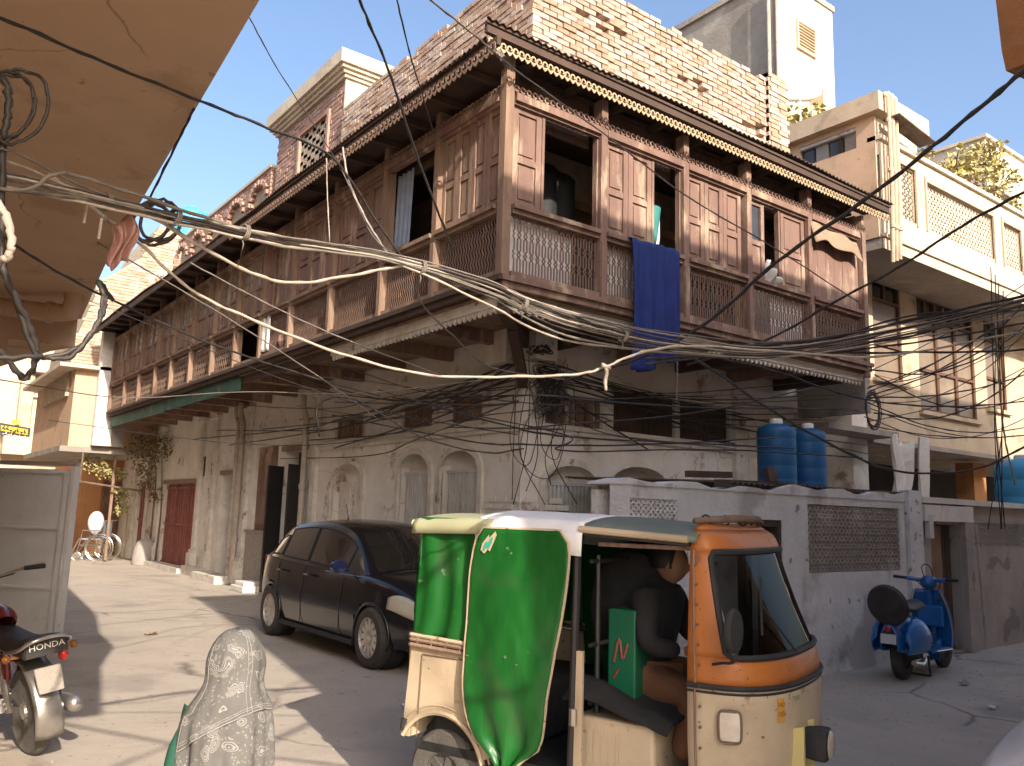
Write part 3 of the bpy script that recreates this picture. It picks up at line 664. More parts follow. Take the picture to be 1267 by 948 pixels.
ap = empty('arched_parapet', (.1, 12.8, 7.0), 'red brick parapet with a row of blind arches beyond the stair tower', 'parapet wall')
m_ = MB(); m_.box(.12, .35, 9.72, 17.0, 6.5, 9.4); m_.build('parapet_core', 'mortar', ap)
arches = [(9.95+k*1.55, 9.95+k*1.55+1.0) for k in range(5)]
def ska(u, z):
    for a, b in arches:
        c = (a+b)/2
        if abs(u-c) < .5 and z < 8.75+math.sqrt(max(0, .25-(u-c)**2))*.75: return True
    return False
m_ = MB(); bricks_on(m_, FL, 9.72, 17.0, 7.7, 9.4, -.1, skip=ska, dep=.2)
for a, b in arches:
    bricks_on(m_, FL, a, b, 7.7, 8.7, -.12, dep=.05)
    c = (a+b)/2
    for k in range(9):
        t = math.pi*(k+.5)/9; p = Vector((.0, c+.52*math.cos(t), 8.75+.42*math.sin(t))); q = Vector((.0, c+.64*math.cos(t), 8.75+.54*math.sin(t)))
        m_.beam((.03, p.y, p.z), (.03, q.y, q.z), .1, .1, up=(1, 0, 0))
m_.build('brickwork', 'redbrick', ap, kind='stuff')
m_ = MB(); m_.box(.0, .4, 9.7, 17.05, 9.4, 9.47); m_.build('coping', 'palecream', ap)

# far sunlit brick gable beyond the balcony end, with a dry creeper, and a pale tank
fb = empty('far_brick_house', (1, 19.5, 0), 'sunlit yellowish brick gable wall rising beyond the far end of the tin roof', 'house')
m_ = MB(); FX = lambda u, o, z: (u, 18-o, z)
poly = [(-2.4, 4.6), (-2.3, 6.2), (-1.75, 8.1), (-.75, 9.0), (-.3, 10.15), (.9, 9.75), (4, 10.2), (4, 4.6)]
m_.prism(poly, lambda p, q, t: (p, t, q), 18.02, 22); m_.build('gable_wall', 'mortar', fb)
def outside(u, z):
    for (a, b), (c, d) in zip(poly[:-3], poly[1:]):
        if a <= u <= c: return z > b+(d-b)*(u-a)/(c-a+1e-9)-.05
    return u < -2.3 or z > 9.7
m_ = MB(); bricks_on(m_, FX, -2.3, 1.6, 5.0, 10.1, -.03, skip=outside, dep=.1); m_.build('brickwork', 'brick', fb, kind='stuff')
m_ = MB(); m_.lathe([(.62, 0), (.64, .1), (.64, 1.25), (.6, 1.35), (.2, 1.55), (.18, 1.6)], 20, (1.5, 21.5, 10.55)); 
for k in range(3): m_.lathe([(.655, .2+k*.4), (.655, .28+k*.4)], 20, (1.5, 21.5, 10.55))
m_.build('water_tank', 'tankpale', smooth=False, autos=40, label='pale blue water tank on the roof behind the far brick gable', cat='water tank')

# ---- plants as many leaf faces on twigs
def leafcloud(name, blobs, n, size, m, label, cat, seed=1, stems=(), stemr=.012, group=None, droop=0.):
    rr = random.Random(seed); root = empty(name, blobs[0][0:3], label, cat, group)
    l = MB(); tot = sum(b[3]**2 for b in blobs)
    for (x, y, z, r_) in blobs:
        for _ in range(int(n*r_*r_/tot)):
            v = Vector((rr.gauss(0, 1), rr.gauss(0, 1), rr.gauss(0, .8))); v.normalize(); v *= r_*rr.uniform(.35, 1.05)**.8
            c = Vector((x, y, z-droop*abs(v.x)))+v; s = size*rr.uniform(.6, 1.3)
            a = Vector((rr.uniform(-1, 1), rr.uniform(-1, 1), rr.uniform(-1, .4))).normalized()*s
            b = a.cross(Vector((rr.uniform(-1, 1), rr.uniform(-1, 1), rr.uniform(-1, 1)))).normalized()*s*.42
            n_ = a.cross(b).normalized()*s*.12
            l.add([c, c+a*.5+b+n_, c+a, c+a*.5-b+n_], [(0, 1, 2), (0, 2, 3)])
    l.build('foliage', m, root, kind='stuff', norm=False)
    st = MB()
    for s_ in stems: st.tube(spline(s_, 5), [stemr*(1-.6*i/(len(spline(s_, 5))-1)) for i in range(len(spline(s_, 5)))], 5)
    for (x, y, z, r_) in blobs:
        for _ in range(5):
            v = Vector((rr.gauss(0, 1), rr.gauss(0, 1), rr.gauss(0, 1))).normalized()*r_
            st.tube([(x, y, z-.3*r_), (x+v.x*.4, y+v.y*.4, z+v.z*.5), (x+v.x*.9, y+v.y*.9, z+v.z*.9)], [stemr*.6, stemr*.4, stemr*.2], 4)
    st.build('stem', 'bark', root); return root
leafcloud('creeper', [(.2, 17.8, 8.2, .55), (-.3, 17.8, 7.5, .5), (.7, 17.8, 8.7, .5), (-.9, 17.8, 6.9, .4), (.3, 17.7, 7.6, .5)], 1500, .1, 'leafdry', 'dry yellowed creeper hanging on the far brick gable', 'plant', 4, [[(.9, 17.8, 9.2), (.2, 17.8, 8.2), (-.9, 17.8, 6.9)]])

# ---- lane end, left: pale projecting house with pilaster, buildings far behind, written sign
ln = empty('lane_house', (-1.2, 19, 0), 'buff house with a projecting upper room at the far end of the balcony', 'house')
m_ = MB(); m_.box(-2.3, .0, 17.3, 24, 3.15, 5.3); m_.build('upper_room', 'buff', ln)
m_ = MB(); m_.box(-2.75, .05, 17.0, 24.1, 5.3, 5.4); m_.build('roof_slab', 'palecream', ln)
m_ = MB(); m_.box(-1.75, -1.3, 17.0, 17.3, 3.2, 6.6); m_.build('corner_pier', 'whitepaint', ln)
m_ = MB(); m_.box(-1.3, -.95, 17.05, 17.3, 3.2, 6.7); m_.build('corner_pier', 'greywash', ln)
m_ = MB(); m_.box(-2.5, .1, 17.25, 24, 3.0, 3.15); m_.build('floor_slab', 'concrete', ln)
m_ = MB(); m_.box(-.6, 3, 21.0, 30, 0, 3.0); m_.build('lower_wall', 'orangewall', ln)
for a, b, mm in ((-.55, -.05, 'wood'), (.05, .5, 'woodpale'), (.55, 1.0, 'wood')):
    m_ = MB(); m_.box(a, b, 20.93, 20.99, .05, 2.3); ob = m_.build('door', mm, ln)
m_ = MB(); m_.tube([(-1.9, 17.3, 3.0), (-1.9, 17.3, 2.2), (-.3, 17.2, 2.0)], .03, 6); m_.build('awning_pole', 'bark', ln)
m_ = MB(); m_.beam((-1.0, 17.6, 2.95), (-1.0, 17.6, .05), .07, .07); m_.build('timber_post', 'woodpale', ln)
def small_building(name, x0, x1, y0, y1, z1, m, label, cat='house', wins=(), z0=0, F=None, slabs=()):
    r_ = empty(name, ((x0+x1)/2, (y0+y1)/2, z0), label, cat)
    m_ = MB(); m_.box(x0, x1, y0, y1, z0, z1); m_.build('wall', m, r_)
    m_ = MB(); m_.box(x0-.12, x1+.12, y0-.12, y1+.12, z1, z1+.14); m_.build('roof_slab', m, r_)
    for (F_, a, b, c, d) in wins:
        q = MB(); 
        for A in ((a, a+.07, c, d), (b-.07, b, c, d), (a+.07, b-.07, d-.07, d), (a+.07, b-.07, c, c+.07), ((a+b)/2-.03, (a+b)/2+.03, c+.07, d-.07)): q.fbox(F_, A[0], A[1], .0, .05, A[2], A[3])
        w_ = q.build('window', 'wood', r_); q = MB(); q.fbox(F_, a+.07, b-.07, .005, .02, c+.07, d-.07); q.build('pane', 'darkglass', w_)
    for A in slabs: q = MB(); q.box(*A); q.build('ledge', 'palecream', r_)
    return r_
Ff = lambda u, o, z: (u, 30-o, z)
fw = small_building('white_house', -9, 2.2, 30, 42, 9.0, 'palecream', 'bright sunlit white house closing the end of the lane', 'house',
               wins=[(Ff, -.9, -.1, 4.7, 5.6)], slabs=[(-1.9, 1.6, 29.2, 30, 6.7, 6.9), (-9, 1.8, 29.5, 30, 8.0, 8.2), (-2.6, 1.8, 29.3, 30, 3.4, 4.1)])
m_ = MB()
for k in range(4):
    m_.box(-1.7, .1, 29.85, 29.98, 5.75+k*.25, 5.8+k*.25)
m_.build('louvre', 'whitepaint', fw, kind='stuff')
m_ = MB(); m_.box(-2.2, -1.75, 29.5, 29.98, 4.2, 6.6); m_.box(.35, 1.0, 29.4, 29.98, 4.2, 6.6); m_.split_build('pier', 'cream', fw)
# sign with two bands of lettering
sg = empty('signboard', (-3.0, 23.8, 4), 'small black and yellow hanging signboard with Urdu writing', 'sign')
def sgm(u, v): 
    p = at(u, v, 1, 29.4); return p
m_ = MB(); a = sgm(0, 538); b = sgm(36, 545); c = sgm(38, 530); d = sgm(0, 523)
m_.hexa([a, b, b+np.array([0, .06, 0]), a+np.array([0, .06, 0]), d, c, c+np.array([0, .06, 0]), d+np.array([0, .06, 0])]); m_.build('board', 'blackpaint', sg)
m_ = MB(); a = sgm(15, 525); b = sgm(24, 526); c = sgm(23.5, 520); d = sgm(15, 519); e = np.array([0, .06, 0])
m_.hexa([a, b, b+e, a+e, d, c, c+e, d+e]); m_.build('board_tab', 'yellow', sg)
m_ = MB(); a = sgm(1, 533); b = sgm(34, 538.5); c = sgm(34.5, 531.5); d = sgm(1, 526); e = np.array([0, -.03, 0])
m_.hexa([a+e, b+e, b, a, d+e, c+e, c, d]); m_.build('yellow_band', 'yellow', sg)
m_ = MB(); rr = random.Random(5)
def urdu(mb, P, U, V, n, h, m_off, rr, thick=.2):
    """joined right-to-left strokes with dots in the manner of nastaliq lettering; P origin, U along, V up (vectors)"""
    x = 0
    for k in range(n):
        wd = 1.0/n; kind = rr.randrange(4); base = x+wd*.1
        if kind == 0: pts = [(base, .25), (base+wd*.4, .15), (base+wd*.8, .3)]; dots = [(base+wd*.4, -.1)]
        elif kind == 1: pts = [(base+wd*.2, .9), (base+wd*.25, .2), (base+wd*.7, .18)]; dots = []
        elif kind == 2: pts = [(base, .3), (base+wd*.3, .6), (base+wd*.6, .3), (base+wd*.85, .25)]; dots = [(base+wd*.35, .95), (base+wd*.55, .95)]
        else: pts = [(base, .1), (base+wd*.3, -.1), (base+wd*.7, .1), (base+wd*.75, .5)]; dots = [(base+wd*.4, .35)]
        q = [P+U*p+V*(h*s)+m_off for p, s in pts]; mb.tube(spline(q, 3), thick*h, 5)
        for dx, dy in dots: mb.tube([P+U*(dx-.01)+V*(h*dy)+m_off, P+U*(dx+.012)+V*(h*dy)+m_off], thick*h*1.1, 5)
        x += wd
A_ = Vector(sgm(2, 532)); Bv = Vector(sgm(33, 537)); urdu(m_, A_, Bv-A_, Vector((0, 0, .16)), 7, 1, Vector((0, -.04, 0)), rr, .022); m_.build('lettering', 'black', sg)
m_ = MB(); A_ = Vector(sgm(2, 537)); Bv = Vector(sgm(33, 542)); urdu(m_, A_, Bv-A_, Vector((0, 0, .09)), 9, 1, Vector((0, -.02, 0)), rr, .012); m_.build('lettering', 'whitepaint', sg)

leafcloud('vine', [(-.5, 16.8, 3.3, .5), (-.4, 16.6, 2.7, .4), (-.15, 15.8, 3.2, .45), (-.2, 16.9, 2.2, .35), (-.1, 16.3, 1.9, .3)], 700, .09, 'leafdry', 'tangled vine hanging under the far end of the balcony', 'vine', 8,
          [[(-.1, 16.6, .1), (-.12, 16.5, 1.5), (-.2, 16.3, 2.6), (-.4, 16.6, 3.4)], [(-.1, 15.9, .1), (-.1, 15.8, 1.6), (-.2, 15.9, 3.2)]], .03)
leafcloud('climbing_plant', [(-1.6, 17.9, 2.75, .28), (-1.25, 17.8, 2.6, .3), (-.85, 17.8, 2.45, .25), (-.7, 17.8, 1.9, .25), (-.65, 17.8, 1.5, .22)], 900, .08, 'leaf', 'sunlit leafy spray over the lane end doorway', 'plant', 9, [[(-.5, 17.9, .1), (-.55, 17.8, 1.6), (-1.5, 17.9, 2.8)]])

# ================================================================ LOW WALLED YARD on the right
M['panelbrown'] = mat('brownish_pierced_plaster', (.36, .30, .26), (.27, .22, .19), 2.5, .95, bump=.6, bscale=20, c3=(.48, .44, .41), s3=1.5, th3=.55, w3=.15)
yd = empty('yard_wall', (1.5, -2.8, 0), 'whitewashed yard wall with a doorway and pierced panels behind the rickshaw', 'wall')
FY = lambda u, o, z: (u, -2.8-o, z)
w = MB(); wall_holes(w, FY, -1.15, 4.0, 0, 1.95, [(-.9, -.25, 1.59, 1.83, .06), (.65, 1.43, .02, 1.67, .3, True), (1.9, 3.88, 1.1, 1.86, .06)], 0)
w.box(-1.1, -.95, -2.6, -2.5, 0, 1.9); w.quad((-1.15, -2.8, 0), (-.86, -2.5, 0), (-.86, -2.5, 1.96), (-1.15, -2.8, 1.96))
w.quad((4.0, -2.8, 0), (4.0, -2.55, 0), (4.0, -2.55, 1.95), (4.0, -2.8, 1.95))
w.prism([(-1.15, 1.95), (-1.15, 1.96)]+[(-1.15+5.15*k/22, 1.97+.03*math.sin(k*1.7)+.02*math.sin(k*.6)+.004*k) for k in range(23)]+[(4.0, 1.95)], lambda p, q, t: (p, t, q), -2.815, -2.5)
w.build('wall', 'whitewash', yd)
def jali(F, u0, u1, z0, z1, o, cell, th, r_=.32, name='pierced_panel', m='whitewash', parent=None, N=6, kind=None, star=False):
    j = MB(); nu = max(1, round((u1-u0)/cell)); nz = max(1, round((z1-z0)/cell)); cu = (u1-u0)/nu; cz = (z1-z0)/nz
    for a in range(nu):
        for b in range(nz):
            cx_ = u0+(a+.5)*cu; cy_ = z0+(b+.5)*cz; M_ = N
            out = []; inn = []
            for k in range(M_):
                t = 2*math.pi*(k+.5)/M_+(.3 if star else 0); c, s_ = math.cos(t), math.sin(t); q = .5/max(abs(c), abs(s_))
                out.append((cx_+cu*c*q, cy_+cz*s_*q)); rk = r_*(1 if not star else (1.25 if k % 2 else .55)); inn.append((cx_+cu*c*rk, cy_+cz*s_*rk))
            vs = [F(p[0], o, p[1]) for p in out]+[F(p[0], o, p[1]) for p in inn]+[F(p[0], o-th, p[1]) for p in inn]
            j.add(vs, [(k, (k+1) % M_, M_+(k+1) % M_, M_+k) for k in range(M_)]+[(M_+k, M_+(k+1) % M_, 2*M_+(k+1) % M_, 2*M_+k) for k in range(M_)])
    return j.build(name, m, parent, norm=False, kind=kind)
jali(FY, -.9, -.25, 1.59, 1.83, -.01, .062, .05, .3, parent=yd, N=8)
jali(FY, 1.9, 3.88, 1.1, 1.86, -.02, .082, .018, .2, parent=yd, m='panelbrown', N=8)
w = MB(); w.fbox(FY, 1.9, 3.88, -.05, -.04, 1.1, 1.86); w.build('panel_back', 'panelbrown', yd)
m_ = MB(); m_.fbox(FY, .65, .70, -.3, -.02, .02, 1.67); m_.fbox(FY, 1.38, 1.43, -.3, -.02, .02, 1.67); m_.fbox(FY, .70, 1.38, -.3, -.02, 1.6, 1.67); m_.build('door_frame', 'wooddark', yd)
m_ = MB(); m_.fbox(FY, .72, 1.36, -.42, -.36, .02, 1.6); 
for k in range(4): m_.fbox(FY, .78+k*.15, .86+k*.15, -.36, -.34, .1, 1.5)
m_.build('door', 'blackpaint', yd)
m_ = MB(); m_.box(-.2, .6, -2.5, -2.4, 0, 1.6); m_.build('inner_partition', 'greywash', yd) if False else None
# shed roof over the yard: rusty tin sheets with stones and boards
sh = empty('shed_roof', (2.2, -1.3, 2.1), 'patched tin and board roof laid over the walled yard', 'roof')
for k in range(1, 6):
    m_ = MB(); a = -.1+k*.72
    z = 2.05+random.uniform(-.01, .02)
    m_.grid(lambda s_, t, a=a, z=z: (a+.76*s_, -2.72-.06*(k % 2)+2.65*t, z+.012*math.sin(s_*50)+.1*t), 36, 2)
    m_.build('tin_sheet', 'tin', sh, solid=.006, norm=False)
for (x0, x1, y, z, mm) in ((.45, 1.8, -2.72, 2.03, 'wooddark'), (1.6, 4.1, -2.7, 2.02, 'wooddark'), (.6, 1.4, -2.2, 2.14, 'wooddark')):
    m_ = MB(); m_.beam((x0, y, z), (x1, y+.08, z+.03), .09, .07); m_.build('plank', mm, sh)
rr = random.Random(4)
for k in range(9):
    m_ = MB(); x = -.1+k*.45+rr.uniform(-.1, .1); h = rr.uniform(.08, .22)
    if k not in (4,): continue
    m_.beam((x, -2.45, 2.1), (x+rr.uniform(-.08, .1), -2.4, 2.15+h), .08+rr.random()*.12, .07); m_.build('rubble_piece', rr.choice(['wooddark', 'woodpale', 'concrete']), sh)
# blue tanks
def tank(x, y, z, r_, h, label, m='tank', group=None, name='water_tank'):
    t = empty(name, (x, y, z), label, 'water tank', group)
    pr = [(r_*.96, 0), (r_, .03)]
    for k in range(4): zz = .03+h*.86*(k+.1)/4; pr += [(r_, zz+.02), (r_*.985, zz+.04), (r_*.985, zz+.05), (r_, zz+.07)]
    pr += [(r_, h*.86), (r_*.93, h*.93), (r_*.55, h*.985), (r_*.3, h)]
    m_ = MB(); m_.lathe(pr, 28, (x, y, z)); m_.build('tank_body', m, t, autos=50)
    m_ = MB(); m_.lathe([(r_*.34, h*.98), (r_*.34, h+.05), (r_*.3, h+.07)], 16, (x, y, z)); m_.build('lid', 'cloth_white', t)
    m_ = MB(); m_.tube([(x+r_, y, z+.12), (x+r_+.1, y, z+.12), (x+r_+.1, y, z-.05)], .02, 6); m_.build('outlet_pipe', 'pipe', t)
    return t
tank(3.9, -1.0, 2.16, .275, .9, 'left of the two dark blue water tanks standing on the shed roof', group='blue tanks on the shed roof')
tank(4.68, -1.0, 2.16, .265, .9, 'right of the two dark blue water tanks standing on the shed roof', group='blue tanks on the shed roof')
t3 = tank(10.0, -1.9, 1.5, .5, 1.4, 'large bright blue water tank with white lettering at the right edge', 'tankpale')
m_ = MB(); rr = random.Random(8)
for row, (zz, n) in enumerate(((2.35, 5), (2.12, 6))):
    for k in range(n):
        th0 = -1.9-.13*k*1.1
        P = Vector((10.0+.505*math.cos(th0), -1.9+.505*math.sin(th0), zz)); U = Vector((-math.sin(th0), math.cos(th0), 0))*-.11
        urdu(m_, P, U*-1, Vector((0, 0, .11)), 1, 1, Vector((math.cos(th0)*.005, math.sin(th0)*.005, 0)), rr, .013)
m_.build('lettering', 'whitepaint', t3)
# yard wall, right length with a wooden gate
y2 = empty('gate_wall', (6, -2.9, 0), 'stained grey wall with an old wooden gate beside the blue scooter', 'wall')
w = MB(); wall_holes(w, FY, 4.0, 9.5, 0, 1.95, [(4.7, 5.5, .02, 1.68, .22), (5.95, 7.9, 1.38, 1.72, .06)], -.03); 
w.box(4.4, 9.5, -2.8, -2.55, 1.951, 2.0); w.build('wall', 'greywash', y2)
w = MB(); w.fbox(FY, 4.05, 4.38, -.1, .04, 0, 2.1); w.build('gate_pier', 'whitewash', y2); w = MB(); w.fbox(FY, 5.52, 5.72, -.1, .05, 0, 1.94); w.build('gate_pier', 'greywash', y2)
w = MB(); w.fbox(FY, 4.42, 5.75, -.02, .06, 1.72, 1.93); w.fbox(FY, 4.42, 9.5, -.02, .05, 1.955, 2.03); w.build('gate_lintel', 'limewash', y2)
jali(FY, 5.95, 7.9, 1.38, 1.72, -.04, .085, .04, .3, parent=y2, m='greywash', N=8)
def gate_leaf(a, b, mm):
    w = MB(); w.fbox(FY, a, b, -.2, -.16, .03, 1.66); ob = w.build('gate_leaf', mm, y2)
    for c, d in ((.12, .55), (.62, 1.05), (1.12, 1.56)):
        w = MB(); w.fbox(FY, a+.06, b-.06, -.16, -.145, c, d); w.build('panel', mm, ob)
gate_leaf(4.72, 5.25, 'woodpale'); gate_leaf(5.27, 5.49, 'wooddark')
m_ = MB(); m_.fbox(FY, 4.5, 4.6, -.0, .07, 1.5, 1.8); m_.build('meter_box', 'steel', y2)
m_ = MB(); m_.tube([(5.8, -2.86, 1.7), (5.82, -2.88, .9), (5.9, -2.87, .05)], .02, 6); m_.build('pipe', 'pipe', y2)

# ================================================================ RIGHT HAND BUILDING (cream, sunlit)
rbd = empty('cream_building', (12, 3, 0), 'sunlit cream building with brown windows and a pierced balcony parapet', 'building')
w = MB(); wins = [(8.46, 9.5, 4.42, 6.42, .1), (10.16, 12.6, 3.95, 6.36, .1), (13.15, 14.15, 4.3, 6.32, .1)]
wall_holes(w, FR, 8.1, 22, 3.25, 7.0, wins, 0); w.box(8.1, 22, .02, 12, 3.2, 3.25); w.quad((8.1, 0, 3.25), (8.1, 8, 3.25), (8.1, 8, 9), (8.1, 0, 9)); w.quad((8.1, 3, 6), (22, 3, 6), (22, 3, 9), (8.1, 3, 9))
w.build('wall', 'cream', rbd)
w = MB(); w.box(8.1, 22, -.12, -.002, 3.15, 3.24); w.build('canopy', 'concrete', rbd)
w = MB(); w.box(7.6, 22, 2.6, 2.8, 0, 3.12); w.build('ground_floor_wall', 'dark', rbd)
for x in (13.7,): w = MB(); w.box(x-.3, x+.3, .5, .9, 0, 3.12); w.build('orange_pier', 'orangewall', rbd)
def bigwin(u0, u1, z0, z1, cols, tz):
    f = MB(); o = -.04; ws = (u1-u0)/cols; tt = z1-.42
    for k in range(cols+1): c = u0+k*ws; f.fbox(FR, max(u0, c-.05), min(u1, c+.05), o-.05, o+.02, z0, z1)
    ob = f.build('window', 'brownframe', rbd)
    for k in range(cols):
        a = u0+k*ws+.05; b = a+ws-.1
        for zz in (z0, z0+(tt-z0)*.42, tt-.04, z1-.06):
            q = MB(); q.fbox(FR, a, b, o-.05, o+.02, zz, zz+.06); q.build('frame_rail', 'brownframe', ob)
        for c, d in ((z0+.06, z0+(tt-z0)*.42), (z0+(tt-z0)*.42+.06, tt-.04)):
            q = MB(); q.fbox(FR, a, b, o-.04, o-.025, c, d); q.build('pane', 'glasscurtain', ob)
        for c in range(2):
            q = MB(); hw = (b-a)/2; q.fbox(FR, a+c*hw+.02, a+(c+1)*hw-.02, o-.04, o-.03, tt+.02, z1-.06); q.build('pane', 'darkglass', ob)
        q = MB(); q.fbox(FR, (a+b)/2-.02, (a+b)/2+.02, o-.04, o+.01, tt+.02, z1-.06); q.build('glazing_bar', 'wood', ob)
M['brownframe'] = mat('brown_window_frame', (.15, .075, .045), (.10, .05, .032), 4, .7, c3=(.28, .19, .13), s3=5, th3=.62)
M['glasscurtain'] = mat('curtained_glass', (.27, .195, .13), (.20, .145, .10), 1.2, .3, c3=(.34, .26, .18), s3=.9, th3=.55, w3=.2)
for w_ in wins: bigwin(*w_[:4], 1 if w_[1]-w_[0] < 1.3 else 3, 0)
for w_ in wins:
    q = MB(); q.fbox(FR, w_[0]-.1, w_[1]+.1, 0, .06, w_[3], w_[3]+.07); q.fbox(FR, w_[0]-.1, w_[1]+.1, 0, .09, w_[2]-.08, w_[2]); q.split_build('window_sill', 'cream', rbd)
# balcony slab and pierced parapet at y=-1.2
FP = lambda u, o, z: (u, -1.2-o, z)
w = MB(); w.box(6.72, 22, -1.19, -.005, 6.3, 6.5); w.build('balcony_slab', 'concrete', rbd)  # darker material puts the shade of the soffit into the slab colour
pans = [(6.98, 7.9), (8.3, 11.0), (11.45, 12.3), (12.7, 15.2), (15.6, 18)]
w = MB(); wall_holes(w, FP, 6.72, 22, 6.3, 8.25, [(a, b, 7.0, 7.9 if i else 8.0, .12, True) for i, (a, b) in enumerate(pans)], 0); w.box(6.72, 22, -1.19, -1.05, 6.502, 7.0); w.box(6.72, 22, -1.19, -1.05, 7.98, 8.24)
w.build('parapet', 'palecream', rbd)
w = MB(); w.box(6.7, 22, -1.26, -1.0, 8.25, 8.33); w.build('coping', 'palecream', rbd)
w = MB(); w.box(6.7, 22, -1.24, -1.202, 6.5, 6.56); w.build('moulding', 'palecream', rbd)
for i, (a, b) in enumerate(pans): jali(FP, a, b, 7.0, 7.9 if i else 8.0, -.05, .125, .05, .36, parent=rbd, m='palecream', N=10, star=True, name='pierced_screen')
for i, (a, b) in enumerate(pans):
    q = MB()
    for A in ((a-.05, a, 6.95, 8.0), (b, b+.05, 6.95, 8.0), (a, b, 7.9 if i else 8.0, 7.96 if i else 8.05)): q.fbox(FP, A[0], A[1], -.02, .035, A[2], A[3])
    q.build('screen_frame', 'cream', rbd)
# roof hut with strip window and pipes
ph = empty('roof_hut', (7.5, 0, 6.5), 'plastered roof hut with broken strip windows and drain pipes on its corner', 'hut')
FH = lambda u, o, z: (6.7-o, u, z)
w = MB(); wall_holes(w, FH, -1.15, .9, 6.5, 9.0, [(-.8, .35, 8.22, 8.62, .2)], 0); w.quad((6.7, .9, 6.5), (8.15, .9, 6.5), (8.15, .9, 9), (6.7, .9, 9)); w.quad((8.15, -1.15, 6.5), (8.15, .9, 6.5), (8.15, .9, 9), (8.15, -1.15, 9))
w.build('wall', 'buff', ph)
w = MB(); FH2 = lambda u, o, z: (u, -1.15-o, z); wall_holes(w, FH2, 6.7, 8.15, 6.5, 9.0, [(6.95, 7.85, 8.0, 8.45, .15)], 0); w.build('wall', 'palecream', ph)
w = MB(); w.box(6.55, 8.3, -1.32, 1.0, 8.72, 9.06); w.build('roof_slab', 'cream', ph)
for k in range(4):
    w = MB(); w.fbox(FH, -.78+k*.29, -.78+k*.29+.25, -.12, -.09, 8.25, 8.6); w.build('pane', 'darkglass' if k % 2 else 'glass', ph)
w = MB(); w.fbox(FH, -.8, .35, -.14, -.02, 8.56, 8.62); w.build('window_bar', 'steel', ph)
jali(FH2, 6.95, 7.85, 8.0, 8.45, -.06, .15, .04, .34, parent=ph, m='redbrick', name='brick_screen', N=6)
w = MB(); w.beam((6.8, -1.4, 8.62), (8.0, -1.42, 8.46), .3, .025); w.build('awning_sheet', 'tin', ph)
for k, dx in enumerate((0, .12, .24)):
    w = MB(); pz = 9.1 if k else 9.05
    w.tube([(6.72+dx, -1.33, pz), (6.72+dx, -1.40, pz-.1), (6.72+dx, -1.40, 7.2), (6.72+dx, -1.36, 6.0+.05*k)], .035, 8); 
    for zz in (6.6, 7.6, 8.5): w.tube([(6.72+dx, -1.39, zz), (6.72+dx, -1.39, zz+.06)], .047, 8)
    w.build('drain_pipe', 'cream', ph)
w = MB(); w.tube([(6.7, .3, 9.0), (6.7, .3, 10.4)], .015, 5); w.build('aerial_rod', 'steel', ph)
w = MB(); w.tube([(7.1, .3, 9.0), (7.1, .3, 9.6)], .012, 5); w.build('aerial_rod', 'steel', ph)
# tall concrete tower behind
ct = empty('water_tower_block', (10.3, 4.5, 6), 'tall concrete stair block with a white sunlit face and louvre window', 'tower')
w = MB(); w.box(9.2, 11.5, 2.5, 5.85, 6, 14.45); w.build('wall', 'concrete', ct)
w = MB(); w.box(9.18, 11.5, 2.46, 2.5, 6, 14.5); w.build('plaster_face', 'palecream', ct, label='white plastered sunlit face')
w = MB(); w.box(9.12, 11.55, 2.42, 5.9, 14.45, 14.6); w.build('roof_slab', 'concrete', ct)
w = MB(); w.box(9.9, 9.95, 2.4, 2.46, 12.85, 13.6); w.box(10.62, 10.67, 2.4, 2.46, 12.85, 13.6); w.box(9.95, 10.62, 2.4, 2.46, 12.85, 12.9); w.box(9.95, 10.62, 2.4, 2.46, 13.55, 13.6)
lw = w.build('window', 'cream', ct)
for k in range(8): w = MB(); w.beam((9.95, 2.43, 12.94+k*.08), (10.62, 2.43, 12.94+k*.08), .05, .02, up=(0, -.5, 1)); w.build('louvre', 'yellowcream', lw) if False else w.build('louvre', 'cream', lw)
for dx in (0, .18):
    w = MB(); w.tube([(9.1-dx*.4, 2.42+dx, 14.4), (9.1-dx*.4, 2.42+dx, 8)], .045, 8); w.build('drain_pipe', 'pipe', ct)
w = MB(); w.tube([(9.5, 2.4, 11.4), (10.9, 2.38, 11.9), (10.95, 2.38, 12.2)], .025, 6); w.build('pipe', 'steel', ct)
w = MB(); w.box(10.4, 10.75, 2.1, 2.46, 10.5, 11.7); w.build('parapet_stub', 'cream', ct)
leafcloud('roof_shrub', [(9.1, 1.9, 10.5, .42), (9.6, 1.9, 10.75, .38), (8.6, 1.9, 10.1, .3), (8.9, 1.8, 9.6, .3)], 600, .16, 'leaf', 'small leafy shrub between the roof hut and the tall concrete block', 'shrub', 3, [[(9.1, 2, 9.2), (9.1, 1.9, 10.4)]])
leafcloud('roof_tree', [(13.6, .6, 10.3, .5), (14.2, .6, 10.5, .55), (14.9, .6, 10.9, .55), (15.6, .6, 11.2, .5), (16.2, .6, 10.7, .5), (15.2, .6, 10.2, .5), (16.6, .6, 10.0, .4), (17.2, .6, 9.6, .45), (13.1, .6, 9.9, .4), (16.0, .6, 9.9, .35), (12.2, .6, 10.3, .22)],
          1150, .15, 'leaf', 'sparse yellow green tree growing behind the pierced parapet', 'tree', 5, [[(15, .7, 8.2), (14.6, .6, 9.6), (14.0, .6, 10.5)], [(15, .7, 8.2), (15.6, .6, 9.8), (15.6, .6, 11)], [(15.3, .7, 8.2), (16.4, .6, 9.5), (17.2, .6, 9.7)]], .05)
small_building('grey_roof_building', 28.5, 50, 6, 26, 17.6, 'palecream', 'pale building with a grey cornice seen behind the roof tree', 'building', wins=[(lambda u, o, z: (u, 6-o, z), 29.6, 31.2, 14.4, 15.6)], z0=0)
